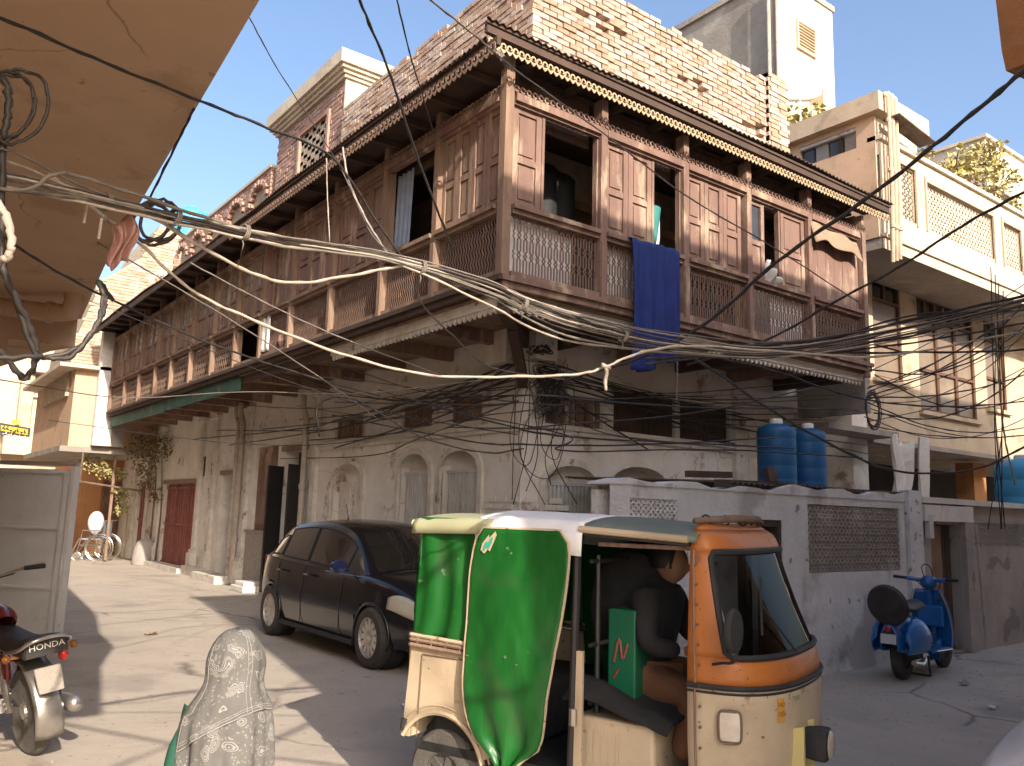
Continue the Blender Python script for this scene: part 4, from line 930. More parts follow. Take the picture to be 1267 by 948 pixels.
small_building('roof_room', 17.2, 20.5, .3, 4, 9.4, 'cream', 'small cream roof room behind the right end of the parapet', 'room', wins=[(lambda u, o, z: (u, .3-o, z), 18, 18.8, 8.4, 9.1)], z0=7)

# broken plaster downpipe casing hanging under the cream building
bc = MB(); rr = random.Random(2)
def brk(s_, t): 
    k = s_*12; x = 7.42+.62*s_*(.55+.45*t)+.05*math.sin(t*5); return (x+rr.uniform(-.006, .006), -.9+.12*math.sin(s_*3.1)+.05*math.sin(s_*16+t*2)+rr.uniform(-.004, .004), 2.15+1.0*t+.03*math.sin(k)+(rr.uniform(-.12, .06) if t in (0, 1) else 0))
bc.grid(brk, 10, 14); bc.build('broken_plaster_column', 'limewash', solid=.05, norm=False, label='broken white plaster column hanging below the cream wall', cat='column')
bc = MB(); bc.grid(lambda s_, t: (8.1+.26*s_+rr.uniform(-.008, .008)+.04*t, -.95+.03*math.sin(s_*9+t*3), 2.05+1.15*t+.02*math.sin(s_*9)), 4, 12); bc.build('plaster_slab', 'limewash', solid=.06, norm=False, label='narrow white plaster slab beside the broken column', cat='slab')
bc = MB(); bc.box(5.9, 8.1, -.6, -.01, 3.2, 3.3); bc.build('concrete_canopy', 'concrete', label='stained concrete canopy over the dark yard under the cream building', cat='canopy')

# ================================================================ BUILDINGS ROUND THE CAMERA (they shade the street as in the photograph)
b1 = small_building('opposite_house', -4.5, 11.6, -20, -9.5, 9.6, 'cream', 'plain cream house across the street behind the viewer', 'house', wins=[(lambda u, o, z: (u, -9.5+o, z), 0, 1.4, 4, 5.6), (lambda u, o, z: (u, -9.5+o, z), 4, 5.4, 4, 5.6)])
small_building('added_row_house', -15, -7.3, 9.2, 42, 11.0, 'cream', 'unseen house row added along the left side of the lane to block sky light', 'house')  # out of view, added to cut sky reflections on the car and bounce light
small_building('added_upper_house', -15, -9.3, -9, 9, 10.5, 'cream', 'unseen set back house added above the buff projecting floor to block sky light', 'house', z0=5.3)  # unseen mass added to keep open sky off the lane
small_building('opposite_corner_house', 11.8, 26, -20, -9.5, 8.0, 'cream', 'lower cream house across the street to the right', 'house')
lh = empty('buff_house', (-6.5, -2, 0), 'buff plastered house whose upper floor projects over the lane at top left', 'house')
w = MB()
edge = [(-6.03, -7.9), (-5.62, -5.8), (-5.27, -4.7), (-5.17, -3.42), (-5.03, -1.58), (-4.84, .7), (-4.53, 3.6)]
w.prism([(-14, -7.9)]+edge+[(-14, 3.6)][:1], lambda p, q, t: (p, q, t), 4.0, 4.14); w.build('projecting_floor', 'buff', lh)
w = MB(); w.prism([(-14, -5.1), (-5.45, -5.1)]+[(x+.02, y) for x, y in edge[3:-1]]+[(-4.55, 3.5), (-14, 3.5)], lambda p, q, t: (p, q, t), 4.145, 5.2); w.build('upper_wall', 'buff', lh)
P1 = at(105, 368, 1, 3.3); 
w = MB(); w.box(-12, -5.35, 3.2, 9, 3.3, 4.0); w.build('beam', 'buff', lh)
w = MB(); w.box(-12, -6.9, -6.5, 9, 0, 4.0); w.build('ground_floor_wall', 'buff', lh)
w = MB(); w.prism([(-12, 3.58), (-4.57, 3.58), (-4.75, 4.1), (-5.6, 9.0), (-12, 9)], lambda p, q, t: (p, q, t), 3.62, 3.99); w.build('soffit_edge', 'buff', lh)
pp = [atd(-60, 372, 9.6), atd(40, 384, 9.6), atd(86, 388, 9.6), atd(92, 372, 9.6), atd(90, 335, 9.6)]
w = MB(); w.tube(spline(pp[:3], 4)+[Vector(pp[3]), Vector(pp[4])], .105, 12); w.tube([atd(60, 386, 9.6), atd(64, 386.5, 9.6)], .13, 12); w.build('soil_pipe', 'buff', lh, autos=40)
# orange corner of a balcony at top right
oc = empty('orange_balcony', (.8, -6.1, 4.9), 'orange brown underside corner of a balcony at the top right edge', 'balcony')
w = MB(); a = at(1232, 0, 1, -6.0); b = at(1240, 72, 1, -6.0); c = at(1267, 98, 1, -6.0)
w.prism([(a[0]-.02, 7.2), (a[0], a[2]), (b[0], b[2]+.05), (b[0]+.05, b[2]-.08), (c[0], c[2]), (3.5, c[2]-.05), (3.5, 7.2)], lambda p, q, t: (p, t, q), -6.0, -7.5); w.build('balcony_box', 'orangewall', oc)
# white sheet metal gate panel at the left
gt = empty('metal_gate', (-5.2, 3.3, 0), 'tall white sheet metal gate leaf standing open at the left edge', 'gate')
A = Vector((-4.6, 2.75, 0)); D = Vector((-1.2, 1.1, 0)); D.normalize(); Nn = Vector((D.y, -D.x, 0))*-1
if Nn.y > 0: Nn = -Nn
def FG(u, o, z): p = A+D*u+Nn*o+Vector((0, 0, z+.02)); return tuple(p)
w = MB(); w.fbox(FG, .0, 3.0, -.015, .0, .02, 1.98); w.build('sheet', 'steel', gt)
for s_ in ((0, .05, 0, 2.0), (1.45, 1.5, .05, 1.95), (2.95, 3, 0, 2.0), (.05, 2.95, 0, .05), (.05, 2.95, 1.95, 2.0), (.05, 1.45, .62, .65), (.05, 1.45, 1.3, 1.33), (1.5, 2.95, .62, .65), (1.5, 2.95, 1.3, 1.33)):
    w = MB(); w.fbox(FG, s_[0], s_[1], .0, .03, s_[2], s_[3]); w.build('frame_bar', 'steel', gt)
w = MB(); w.fbox(FG, -.075, -.04, -.08, .04, 0, 2.04); w.build('gate_post', 'steel', gt); w = MB(); w.fbox(FG, -.075, 3.0, -.06, .04, 2.045, 2.09); w.build('gate_top_rail', 'concrete', gt)
M['browncanvas'] = mat('dirty_canvas', (.36, .26, .17), (.26, .18, .12), 4, .9, bump=.5)
# textile things
def drape(name, f, m, label, cat, nu=40, nv=24, solid=.008, parent=None):
    d = MB(); d.grid(f, nu, nv); return d.build(name, m, parent, solid=solid, smooth=True, norm=False, label=label, cat=cat)
def bluef(s_, t):
    x = .33+.86*s_+.03*math.sin(t*4)*(1-2*s_)*.5; z = 4.93-.02*math.sin(s_*8) if t < .08 else 4.95-1.58*(t-.08)/.92-.05*math.sin(s_*5+1)*t+(.08*(s_ > .5)*t)
    y = -1.58-.05*math.sin(s_*24+.8*math.sin(t*3))*(.35+.65*t)-.02*math.sin(s_*51+t*4)*t-.02*t if t >= .08 else -1.36-.2*(t/.08)
    return (x, y, z)
drape('blue_cloth', bluef, 'cloth_blue', 'long navy blue cloth draped over the balcony sill to dry', 'cloth', 70, 30)
dd = MB(); dd.lathe([(.07, 0), (.1, .25), (.12, .62), (.11, .63)], 14, F=lambda x, y, z: (1.0+x+.08*z, -1.22+y, 4.93+z)); dd.build('rolled_mat', mat('teal_mat', (.05, .24, .22), (.04, .19, .18), 5, .7), label='teal rolled mat standing in the open balcony window', cat='mat')
dd = MB(); dd.lathe([(.06, 0), (.09, .3), (.08, .7)], 12, F=lambda x, y, z: (1.2+x+.02*z, -1.1+y, 4.93+z)); dd.build('rolled_bedding', 'cloth_white', label='pale rolled bedding beside the teal mat in the window', cat='bedding')
drape('white_bundle', lambda s_, t: (3.12+.32*s_, -1.30-.16*math.sin(math.pi*t)-.03*math.sin(s_*14), 4.94+.34*math.sin(math.pi*t)*(1-.75*s_)+.02*math.sin(s_*17+t*9)), 'cloth_white', 'white cloth bundle stuffed in the narrow open window', 'cloth', 16, 16)
drape('buff_awning_cloth', lambda s_, t: (4.15+1.3*s_, -1.47-.1*t-.03*math.sin(s_*12), 6.08-.36*t*(1-.25*math.sin(s_*3.1))-.05*s_+.04*math.sin(s_*9)*t), 'browncanvas', 'sagging buff cloth hung across the right end balcony bay', 'cloth', 30, 10)
drape('grey_curtain', lambda s_, t: (-1.32-.02*math.sin(s_*20), .72+.38*s_+.05*t, 6.06-1.1*t), 'cloth_grey', 'pale grey blue curtain in the open lane side window', 'curtain', 24, 8)
drape('blue_curtain', lambda s_, t: (-1.25-.02*math.sin(s_*22), -.02+.3*s_, 6.06-1.1*t), 'cloth_blue', 'dark blue curtain at the right of the open lane side window', 'curtain', 24, 8)
drape('dark_curtain', lambda s_, t: (-.95+1.3*s_, -.55-.02*math.sin(s_*30), 6.2-.25*s_-1.2*t), 'cloth_dark' if False else 'black', 'black cloth behind the big open corner window', 'curtain', 30, 6)
drape('hanging_cloth', lambda s_, t: (-1.44-.03*math.sin(s_*9), 5.1+.3*s_, 4.86-.62*t), 'cloth_white', 'off white cloth hung in the open lattice bay', 'cloth', 14, 8)
dd = MB(); dd.lathe([(.02, 0), (.13, .03), (.17, .12), (.16, .22), (.12, .24)], 14, F=lambda x, y, z: (-1.3+x, 4.62+y, 4.2+z)); dd.build('clay_pot', 'redbrick', label='round clay pot on the balcony floor in the open lattice bay', cat='pot')
# stone bollard
dd = MB(); dd.lathe([(.33, 0), (.33, .2), (.3, .45), (.22, .62), (.1, .7), (.0, .72)], 18, (-.25, 16.4, 0)); dd.build('stone_bollard', 'greywash', autos=60, label='round topped stone bollard at the far end of the lane', cat='bollard')
dd = MB(); dd.box(-.55, -.1, 7.9, 8.6, 0, .12); dd.box(-.5, -.15, 8.0, 8.5, .12, .2); dd.build('white_kerb', 'whitepaint', bevel=.02, label='short white painted kerb stone behind the black car', cat='kerb')
# ================================================================ VEHICLES
def glass_mat(name, tint, gl=.9, f=1.5, base=.02):
    m = bpy.data.materials.new(name); m.use_nodes = True; n = m.node_tree.nodes; L = m.node_tree.links; n.clear()
    o = n.new('ShaderNodeOutputMaterial'); t = n.new('ShaderNodeBsdfTransparent'); g = n.new('ShaderNodeBsdfGlossy'); fr = n.new('ShaderNodeFresnel'); mx = n.new('ShaderNodeMixShader')
    t.inputs[0].default_value = (*tint, 1); g.inputs['Roughness'].default_value = base; g.inputs[0].default_value = (gl, gl, gl, 1); fr.inputs[0].default_value = f
    L.new(fr.outputs[0], mx.inputs[0]); L.new(t.outputs[0], mx.inputs[1]); L.new(g.outputs[0], mx.inputs[2]); L.new(mx.outputs[0], o.inputs[0]); return m
M['carglass'] = glass_mat('tinted_car_glass', (.10, .10, .09), 1, 1.7)
M['windshield'] = glass_mat('windscreen_glass', (.12, .12, .115), .30, 1.5)
M['carpaint'] = mat('black_car_paint', (.010, .010, .014), (.014, .013, .015), 3, .2, coat=.4, c3=(.03, .026, .022), s3=2.0, th3=.64, w3=.3)
M['carwhite'] = mat('white_car_paint', (.62, .61, .6), (.55, .54, .53), 3, .25, coat=.6)
M['rim'] = mat('alloy_rim', (.6, .56, .52), (.48, .45, .41), 8, .35, metal=.6)
M['rub'] = mat('tyre_rubber', (.035, .032, .03), (.07, .06, .052), 6, .85, bump=.3)
M['rubdust'] = mat('dusty_tyre', (.13, .12, .105), (.08, .07, .062), 6, .9, bump=.5)
M['redlens'] = mat('red_lens', (.35, .02, .015), None, 3, .2, coat=.5)
M['lens'] = mat('yellowed_lens', (.42, .38, .27), (.5, .47, .38), 4, .2, coat=.6)
M['red'] = mat('maroon_tank_paint', (.16, .015, .012), (.11, .01, .01), 4, .25, coat=.5)
M['seat'] = mat('black_vinyl', (.025, .022, .02), (.05, .045, .04), 6, .5, bump=.2)
def interp(xs_, ys_):
    def f(x):
        if x <= xs_[0]: return ys_[0]
        for i in range(len(xs_)-1):
            if x <= xs_[i+1]:
                t = (x-xs_[i])/(xs_[i+1]-xs_[i]); a = ys_[max(i-1, 0)]; b = ys_[i]; c = ys_[i+1]; d = ys_[min(i+2, len(ys_)-1)]
                m0 = (c-a)/(xs_[i+1]-xs_[max(i-1, 0)])*(xs_[i+1]-xs_[i]); m1 = (d-b)/(xs_[min(i+2, len(xs_)-1)]-xs_[i])*(xs_[i+1]-xs_[i])
                if (c-b)*(b-a) <= 0: m0 = 0
                if (d-c)*(c-b) <= 0: m1 = 0
                return (2*t**3-3*t*t+1)*b+(t**3-2*t*t+t)*m0+(-2*t**3+3*t*t)*c+(t**3-t*t)*m1
        return ys_[-1]
    return f
def wheel(root, x, y, r, wd, side, spokes=10, m='rub', rimm='rim', rr_=.66):
    """wheel with its axle along local y; side = -1 shows its face to -y"""
    F = lambda a, b, c: (x+a, y+c*side, r+b+0.0)
    w = MB(); h = wd/2; w.lathe([(r*rr_, -h), (r*.9, -h), (r*.985, -h*.7), (r, -h*.3), (r, h*.3), (r*.985, h*.7), (r*.9, h), (r*rr_, h), (r*rr_*.95, h*.6)], 36, F=F)
    t = w.build('wheel', m, root, local=True, autos=40)
    w = MB(); w.lathe([(r*rr_+.002, h*.92), (r*rr_*.93, h*.98), (r*rr_*.9, h*.5)], 36, F=F); w.f = w.f[:-2]; w.mi = w.mi[:-2]; w.cm = 1; w.lathe([(r*rr_*.905, h*.1), (.0, h*.1)], 36, F=F); w.cm = 0
    w.lathe([(.055*r/.3, h*.1), (.055*r/.3, h*.8), (.03*r/.3, h*.88)], 14, F=F)
    for k in range(spokes):
        a = 2*math.pi*k/spokes; c, s_ = math.cos(a), math.sin(a); q = .022*r/.3
        for sg in ((1,) if spokes < 9 else (1,)):
            P = [(.04*c-q*s_, .04*s_+q*c), (.04*c+q*s_, .04*s_-q*c), (r*rr_*.9*c+q*1.3*s_, r*rr_*.9*s_-q*1.3*c), (r*rr_*.9*c-q*1.3*s_, r*rr_*.9*s_+q*1.3*c)]
            w.hexa([F(p[0], p[1], h*.35) for p in P]+[F(p[0], p[1], h*.78) for p in P])
    w.build('rim', [rimm, 'black'], t, local=True); return t
def make_car(loc, rz, paint, label, group=None, mirror_m=None, mirrors=True):
    c = empty('parked_car', loc, label, 'car', group, rz)
    X = [-2.0, -1.95, -1.75, -1.3, -.6, .2, .9, 1.3, 1.75, 2.0, 2.12, 2.17]
    hw = interp(X, [.50, .70, .79, .83, .835, .835, .83, .82, .77, .66, .5, .3])
    zb = interp(X, [.42, .30, .24, .2, .18, .18, .18, .2, .2, .22, .26, .3])
    bt = interp(X, [.9, .99, 1.02, 1.0, .97, .945, .93, .90, .82, .70, .6, .5])      # shoulder
    tp = interp(X, [.92, 1.01, 1.04, 1.03, 1.0, .985, .99, .97, .88, .74, .62, .51])
    def ring(x):
        h, b, s_, t = hw(x), zb(x), bt(x), tp(x); H = s_-b
        return [(0, b), (h*.8, b), (h*.95, b+.05), (h*.985, b+H*.22), (h*1.0, b+H*.45), (h*.995, b+H*.62), (h*.975, b+H*.82), (h*.94, s_-.02), (h*.88, s_+(t-s_)*.4), (h*.6, s_+(t-s_)*.85), (0, t)]
    st = [X[0]+(X[-1]-X[0])*(.5-.5*math.cos(math.pi*k/48)) for k in range(49)]
    b = MB(); n = 11
    vs = []
    for x in st:
        rg = ring(x); full = [(-y, z) for y, z in rg]+[(y, z) for y, z in rg[-2:0:-1]]
        vs += [(x, y, z) for y, z in full]
    m = 2*n-2
    arch_ax = (1.37, -1.38)
    fs = []
    for i in range(48):
        for k in range(m):
            q = (i*m+k, i*m+(k+1) % m, (i+1)*m+(k+1) % m, (i+1)*m+k)
            cx_ = sum(vs[j][0] for j in q)/4; cz_ = sum(vs[j][2] for j in q)/4; cy_ = sum(vs[j][1] for j in q)/4
            if abs(cy_) > .55 and any(math.hypot(cx_-ax, cz_-.32) < .335 for ax in arch_ax): continue
            fs.append(q)
    b.add(vs, fs); b.add([vs[k] for k in range(m)], [tuple(range(m))]); b.add([vs[48*m+k] for k in range(m)], [tuple(range(m))])
    body = b.build('body', paint, c, local=True, autos=40)
    GX = [-1.93, -1.75, -1.45, -1.0, -.4, .1, .42, .8, 1.22]
    zc = interp(GX, [1.03, 1.2, 1.42, 1.5, 1.53, 1.50, 1.42, 1.22, .985]); hr = interp(GX, [.62, .6, .58, .58, .585, .58, .57, .64, .72])
    def gz_(x): return zc(x)
    def gb(x): return hw(x)*.93
    def gs(x, t): return (gb(x)+(hr(x)-gb(x))*t, bt(x)-.02+(max(gz_(x)-.055, bt(x))-bt(x)+.02)*t)
    def gt_(x, y): h = hr(x); return gz_(x)-.055*min(1, abs(y/h))**2.4
    g_ = MB(); NN = 40; rows = []
    for k in range(NN+1):
        x = GX[0]+(GX[-1]-GX[0])*k/NN; h = hr(x)
        half = [gs(x, 0), gs(x, .5), gs(x, .92), (h*.97, gt_(x, h*.97)+.0), (h*.8, gt_(x, h*.8)), (h*.4, gt_(x, h*.4))]
        rows.append([(x, -y, z) for y, z in half]+[(x, 0, gz_(x))]+[(x, y, z) for y, z in half[::-1]])
    w_ = len(rows[0]); g_.add([p for r_ in rows for p in r_], [(i*w_+k, i*w_+k+1, (i+1)*w_+k+1, (i+1)*w_+k) for i in range(NN) for k in range(w_-1)])
    g_.build('roof', paint, c, local=True, autos=35)
    # glazing: side windows, windscreen and rear screen lie a few mm proud of the roof shell
    def sidewin(x0, x1, sg, t0=.12, t1=.88, cut=None):
        q = MB(); 
        def f(a, b_):
            x = x0+(x1-x0)*a; tt = t0+(t1-t0)*b_; y, z = gs(x, tt); return (x, sg*(y+.006), z+.001)
        q.grid(f, 10, 5); wn_ = q.build('window', 'carglass2', c, local=True, smooth=True, norm=False)
        q = MB(); pts = [f(k/10, 0) for k in range(11)]+[f(1, k/5) for k in range(1, 6)]+[f(1-k/10, 1) for k in range(1, 11)]+[f(0, 1-k/5) for k in range(1, 5)]
        q.tube(pts, .009, 5, closed=True); q.build('window_seal', 'black', wn_, local=True)
    for sg in (-1, 1):
        sidewin(-.38, .62, sg); sidewin(-1.22, -.44, sg); sidewin(-1.6, -1.28, sg, .15, .72)
    q = MB(); q.grid(lambda a, b_: (1.14-.66*b_, (-1+2*a)*hr(1.14-.66*b_)*.86, gt_(1.14-.66*b_, (-1+2*a)*hr(1.14-.66*b_)*.86)+.006), 12, 6); q.build('windscreen', 'carglass2', c, local=True, smooth=True, norm=False)
    q = MB(); q.grid(lambda a, b_: (-1.84+.36*b_, (-1+2*a)*hr(-1.84+.36*b_)*.82, gt_(-1.84+.36*b_, (-1+2*a)*hr(-1.84+.36*b_)*.82)+.006), 10, 4); q.build('rear_screen', 'carglass2', c, local=True, smooth=True, norm=False)
    for sg in (-1, 1):
        for ax in arch_ax:
            wheel(c, ax, sg*.74, .32, .2, 1 if sg > 0 else -1, 12)
            q = MB(); q.lathe([(.345, -.1), (.345, .05)], 28, F=lambda a, b_, d: (ax+a, sg*(.66+d), .32+b_)); q.build('wheel_well', 'black', c, local=True)
            q = MB(); pts = [(ax+.35*math.cos(t), sg*(hw(ax+.35*math.cos(t))*.99+.004), .32+.35*math.sin(t)) for t in [math.pi*(-.08+1.16*k/16) for k in range(17)]]; q.tube(pts, .018, 6); q.build('wheel_arch', paint, c, local=True, smooth=True)
        q = MB()   # headlight
        def hl(a, b_):
            x = 1.66+.38*a; fl_ = (.62+.02*a)+(.38-.10*a-.22*(1-a)**2)*b_; rg = ring(x); L_ = [(zb(x)+(tp(x)-zb(x))*fl_)]; zz = L_[0]
            y = rg[3][0]
            for (ya, za), (yb, zb_) in zip(rg[2:], rg[3:]):
                if za <= zz <= zb_: y = ya+(yb-ya)*(zz-za)/(zb_-za+1e-9)
            return (x+.004, sg*(y+.010), zz+.004)
        q.grid(hl, 8, 5); q.build('headlight', 'lens', c, local=True, smooth=True, norm=False, solid=.01)
        q = MB(); q.lathe([(.0, -.09), (.05, -.07), (.075, .0), (.065, .05), (.0, .06)], 12, F=lambda a, b_, d: (.78+d*.8, sg*(.93+a*1.4), 1.02+b_*1.0)); q.tube([(.76, sg*.8, .98), (.77, sg*.9, 1.0)], .02, 6)
        if mirrors: q.build('mirror', mirror_m or paint, c, local=True, autos=50)
        for x in (-.2, -1.05):
            q = MB(); q.tube([(x-.08, sg*.842, .86), (x-.06, sg*.87, .865), (x+.06, sg*.87, .865), (x+.08, sg*.842, .86)], .013, 6); q.build('door_handle', paint, c, local=True)
        for x0, x1 in ((.66, .64), (-.41, -.41), (-1.24, -1.05)):
            q = MB(); pts = []
            for k in range(9):
                t = k/8; x = x0+(x1-x0)*(1-t); H = bt(x)-zb(x); yy = hw(x)*(.985+.015*math.sin(t*3)) ; pts.append((x, sg*(yy*(1 if t < .85 else .975)+.001), zb(x)+.08+(H-.1)*t))
            q.tube(pts, .004, 4); q.build('door_seam', 'black', c, local=True)
        q = MB(); q.tube([(1.0, sg*.82, .22), (-1.0, sg*.825, .22)], .03, 6); q.build('side_sill', 'black', c, local=True)
        q = MB(); q.box(-1.97, -1.9, sg*.62-.09, sg*.62+.09, .72, 1.0); q.build('tail_light', 'redlens', c, local=True, bevel=.01)
    q = MB(); q.grid(lambda a, b_: (2.175-.02*abs(2*a-1), (-1+2*a)*.3, .30+.14*b_), 6, 2); q.build('grille', 'black', c, local=True, norm=False, solid=.02)
    q = MB(); q.grid(lambda a, b_: (1.14-.1*b_-.1*abs(2*a-1), (-1+2*a)*.66, tp(1.1)+.004+.01*b_), 8, 1); q.build('wiper_cowl', 'black', c, local=True, norm=False)
    for dy in (-.35, .1): q = MB(); q.tube([(1.12, dy, 1.0), (1.0, dy+.35, 1.1)], .008, 4); q.build('wiper', 'black', c, local=True)
    q = MB(); q.tube([(-.9, 0, 1.51), (-1.0, 0, 1.72)], .005, 5); q.tube([(-.88, 0, 1.5), (-.92, 0, 1.53)], .016, 6); q.build('aerial', 'black', c, local=True)
    return c
M['carglass2'] = mat('dark_tinted_glass', (.022, .02, .018), (.03, .027, .022), 1.5, .06, spec=.9, coat=.5)
make_car((-1.27, 1.22, 0), R(-90), 'carpaint', 'dusty black hatchback parked beside the whitewashed wall', mirror_m=mat('blue_black_paint', (.02, .03, .09), None, 3, .2, coat=.6))
make_car((-1.36, -7.52, 0), R(180), 'carwhite', 'white car of which only the bonnet corner shows at the bottom right', mirrors=False)

# ---------------------------------------------------------------- auto rickshaw
M['rcream'] = mat('cream_rickshaw_paint', (.56, .45, .31), (.48, .37, .25), 2.2, .55, coat=.05, bump=.35, bscale=4, c3=(.24, .13, .07), s3=5, th3=.63, w3=.04, detail=10); add_spots(M['rcream'], 2.4, .52, .14, (.36, .28, .19), 10, .7); add_spots(M['rcream'], 34, .70, .02, (.14, .08, .05), 3)
M['rorange'] = mat('orange_rickshaw_paint', (.46, .15, .03), (.38, .12, .025), 2.5, .5, coat=.1, c3=(.24, .09, .03), s3=6, th3=.62, w3=.04, bump=.25, bscale=5); add_spots(M['rorange'], 2.6, .5, .16, (.36, .13, .035), 10, .7); add_spots(M['rorange'], 40, .7, .02, (.12, .06, .03), 3)
M['rgreen'] = mat('green_vinyl_cover', (.010, .115, .018), (.005, .075, .011), 2.6, .36, bump=.16, bscale=5, c3=(.035, .16, .04), s3=1.8, th3=.56, w3=.25, stretch=(2.2, 2.2, .6), coat=.05); add_spots(M['rgreen'], 3.2, .55, .12, (.03, .08, .025), 10, .8); add_spots(M['rgreen'], 17, .69, .02, (.16, .24, .14), 8, .7)
M['rroof'] = mat('greyed_green_vinyl_roof', (.15, .18, .15), (.11, .135, .11), 3, .6)
M['rvinyl'] = mat('cream_vinyl_roof', (.40, .40, .24), (.34, .33, .2), 3, .5)
M['rwhite'] = mat('white_tarpaulin', (.78, .76, .76), (.68, .66, .66), 3, .7, bump=.5, bscale=6)
M['darkcloth'] = mat('charcoal_fabric', (.016, .015, .016), (.026, .024, .024), 5, .95, bump=.4, bscale=12)
M['browncloth'] = mat('brown_orange_fabric', (.20, .09, .045), (.14, .065, .035), 5, .95, bump=.4, bscale=12)
M['skin'] = mat('skin', (.30, .17, .11), (.26, .14, .09), 5, .6)
M['hair'] = mat('black_hair', (.012, .01, .009), None, 5, .6)
rk = empty('auto_rickshaw', (-3.261, -4.066, 0), 'cream and orange three wheeled auto rickshaw with green vinyl sides and white roof cover', 'auto rickshaw', rz=-1.2238)
def RB(mb, name, m, parent=None, **k): return mb.build(name, m, parent or rk, local=True, **k)
def sidepanel(sg):
    a = [(.29*math.cos(t), .27+.29*math.sin(t)) for t in [math.pi*(.12+.70*k/14) for k in range(15)]]
    return [(-.27, .40), (-.225, .9), (.24, .9), (.26, .7), (.36, .42)]+[(.3, .37)]+a
for sg in (-1, 1):
    b = MB(); b.prism(sidepanel(sg), lambda p, q, t: (p, sg*t, q), .575, .6); 
    a = [(.295*math.cos(t), sg*.602, .27+.295*math.sin(t)) for t in [math.pi*(.08+.76*k/18) for k in range(19)]]
    b.tube(a, .016, 6)
    a2 = [(.34*math.cos(t), sg*.60, .27+.33*math.sin(t)) for t in [math.pi*(.08+.72*k/18) for k in range(19)]]; b.tube(a2, .006, 4)
    RB(b, 'rear_side_panel', 'rcream')
    for zz, rr_ in ((.905, .014), (.935, .012), (.96, .012)):
        b = MB(); b.tube([(-.235, sg*.6, zz), (-.22, sg*.612, zz), (.24, sg*.612, zz-.015)], rr_, 6); RB(b, 'belt_strip', 'woodpale' if zz < .95 else 'rcream')
    wheel(rk, 0, sg*.50, .235, .12, -1 if sg < 0 else 1, 5, 'rubdust', 'rubdust', .5)
    b = MB(); b.lathe([(.25, -.12), (.28, .0), (.28, .06)], 20, F=lambda x, y, z: (x, sg*(.36+z), .27+y)); RB(b, 'wheel_well', 'black')
b = MB(); b.box(-.26, -.235, -.575, .575, .4, .9); RB(b, 'tailgate', 'rcream')
b = MB(); b.box(-.2, 1.45, -.56, .56, .34, .39); RB(b, 'floor_pan', 'black')
# folded green canvas round the back
def canv(a, t):
    L1, L2 = .46, 1.2; s_ = a*(2*L1+L2)
    fold = .014*math.sin(s_*38+1.5*math.sin(t*4))*(1-t*.5)+.01*math.sin(s_*17+t*2); lean = -.05*(1-t); z = .93+.69*t
    rad = .07
    if s_ < L1: return (.24-s_+lean*0+(.0 if s_ < L1-rad else 0), -.60+.02*t-fold, z)
    if s_ < L1+L2: return (-.235+.06*t+fold, -.6+(s_-L1), z)
    return (-.22+(s_-L1-L2), .60-.02*t+fold, z)
b = MB(); b.grid(canv, 130, 12); RB(b, 'rear_cover', 'rgreen', smooth=True, norm=False, solid=.006)
# roof: rounded shell in three lengths
def roofshell(x0, x1, z0, z1, hw_, drop, name, m, nx=10, side_out=0.0, ripple=0, rear=0):
    b = MB()
    def f(a, t):
        x = x0+(x1-x0)*a; ang = -1+2*t; y = hw_*max(-1, min(1, ang*1.12)); zc_ = z0+(z1-z0)*a
        if abs(ang*1.12) <= 1: z = zc_-.045*abs(ang*1.12)**3
        else: z = zc_-.045-(abs(ang*1.12)-1)/.12*drop; y = math.copysign(hw_+side_out*(abs(ang*1.12)-1)/.12, ang)
        if rear and a < .2: z -= rear*(1-a/.2)**2; 
        return (x, y+ripple*math.sin(x*30)*(abs(ang) > .9), z+ripple*.3*math.sin(x*23+ang*9))
    b.grid(f, nx, 28); return RB(b, name, m, smooth=True, norm=False, solid=.006)
roofshell(-.25, .3, 1.645, 1.66, .615, .075, 'rear_roof', 'rvinyl', 14)
b = MB(); b.grid(lambda a, t: (-.25-.01*math.sin(math.pi*t), (-1+2*a)*.612, 1.565+.08*t-.045*abs(2*a-1)**3*t), 14, 4); RB(b, 'rear_roof_edge', 'rvinyl', smooth=True, norm=False, solid=.006)
roofshell(.2, .86, 1.672, 1.655, .605, .16, 'roof_cover', 'rwhite', 16, .012, .004)
roofshell(.84, 1.46, 1.655, 1.615, .585, .03, 'front_roof', 'rroof', 8)
for sg in (-1, 1):
    b = MB(); b.tube([(.84, sg*.6, 1.585), (1.42, sg*.59, 1.555)], .018, 8); RB(b, 'roof_rail', 'rcream')
    b = MB(); b.tube([(.1, sg*.585, 1.58), (.84, sg*.585, 1.565), (1.42, sg*.57, 1.535)], .014, 6); RB(b, 'roof_rail', 'blackpaint')
    b = MB(); b.tube([(.80, sg*.575, .40), (.82, sg*.575, 1.57)], .021, 8); RB(b, 'door_post', 'blackpaint')
    b = MB(); b.tube([(.815, sg*.578, .62), (.815, sg*.578, .70)], .026, 8); RB(b, 'post_collar', 'chrome')
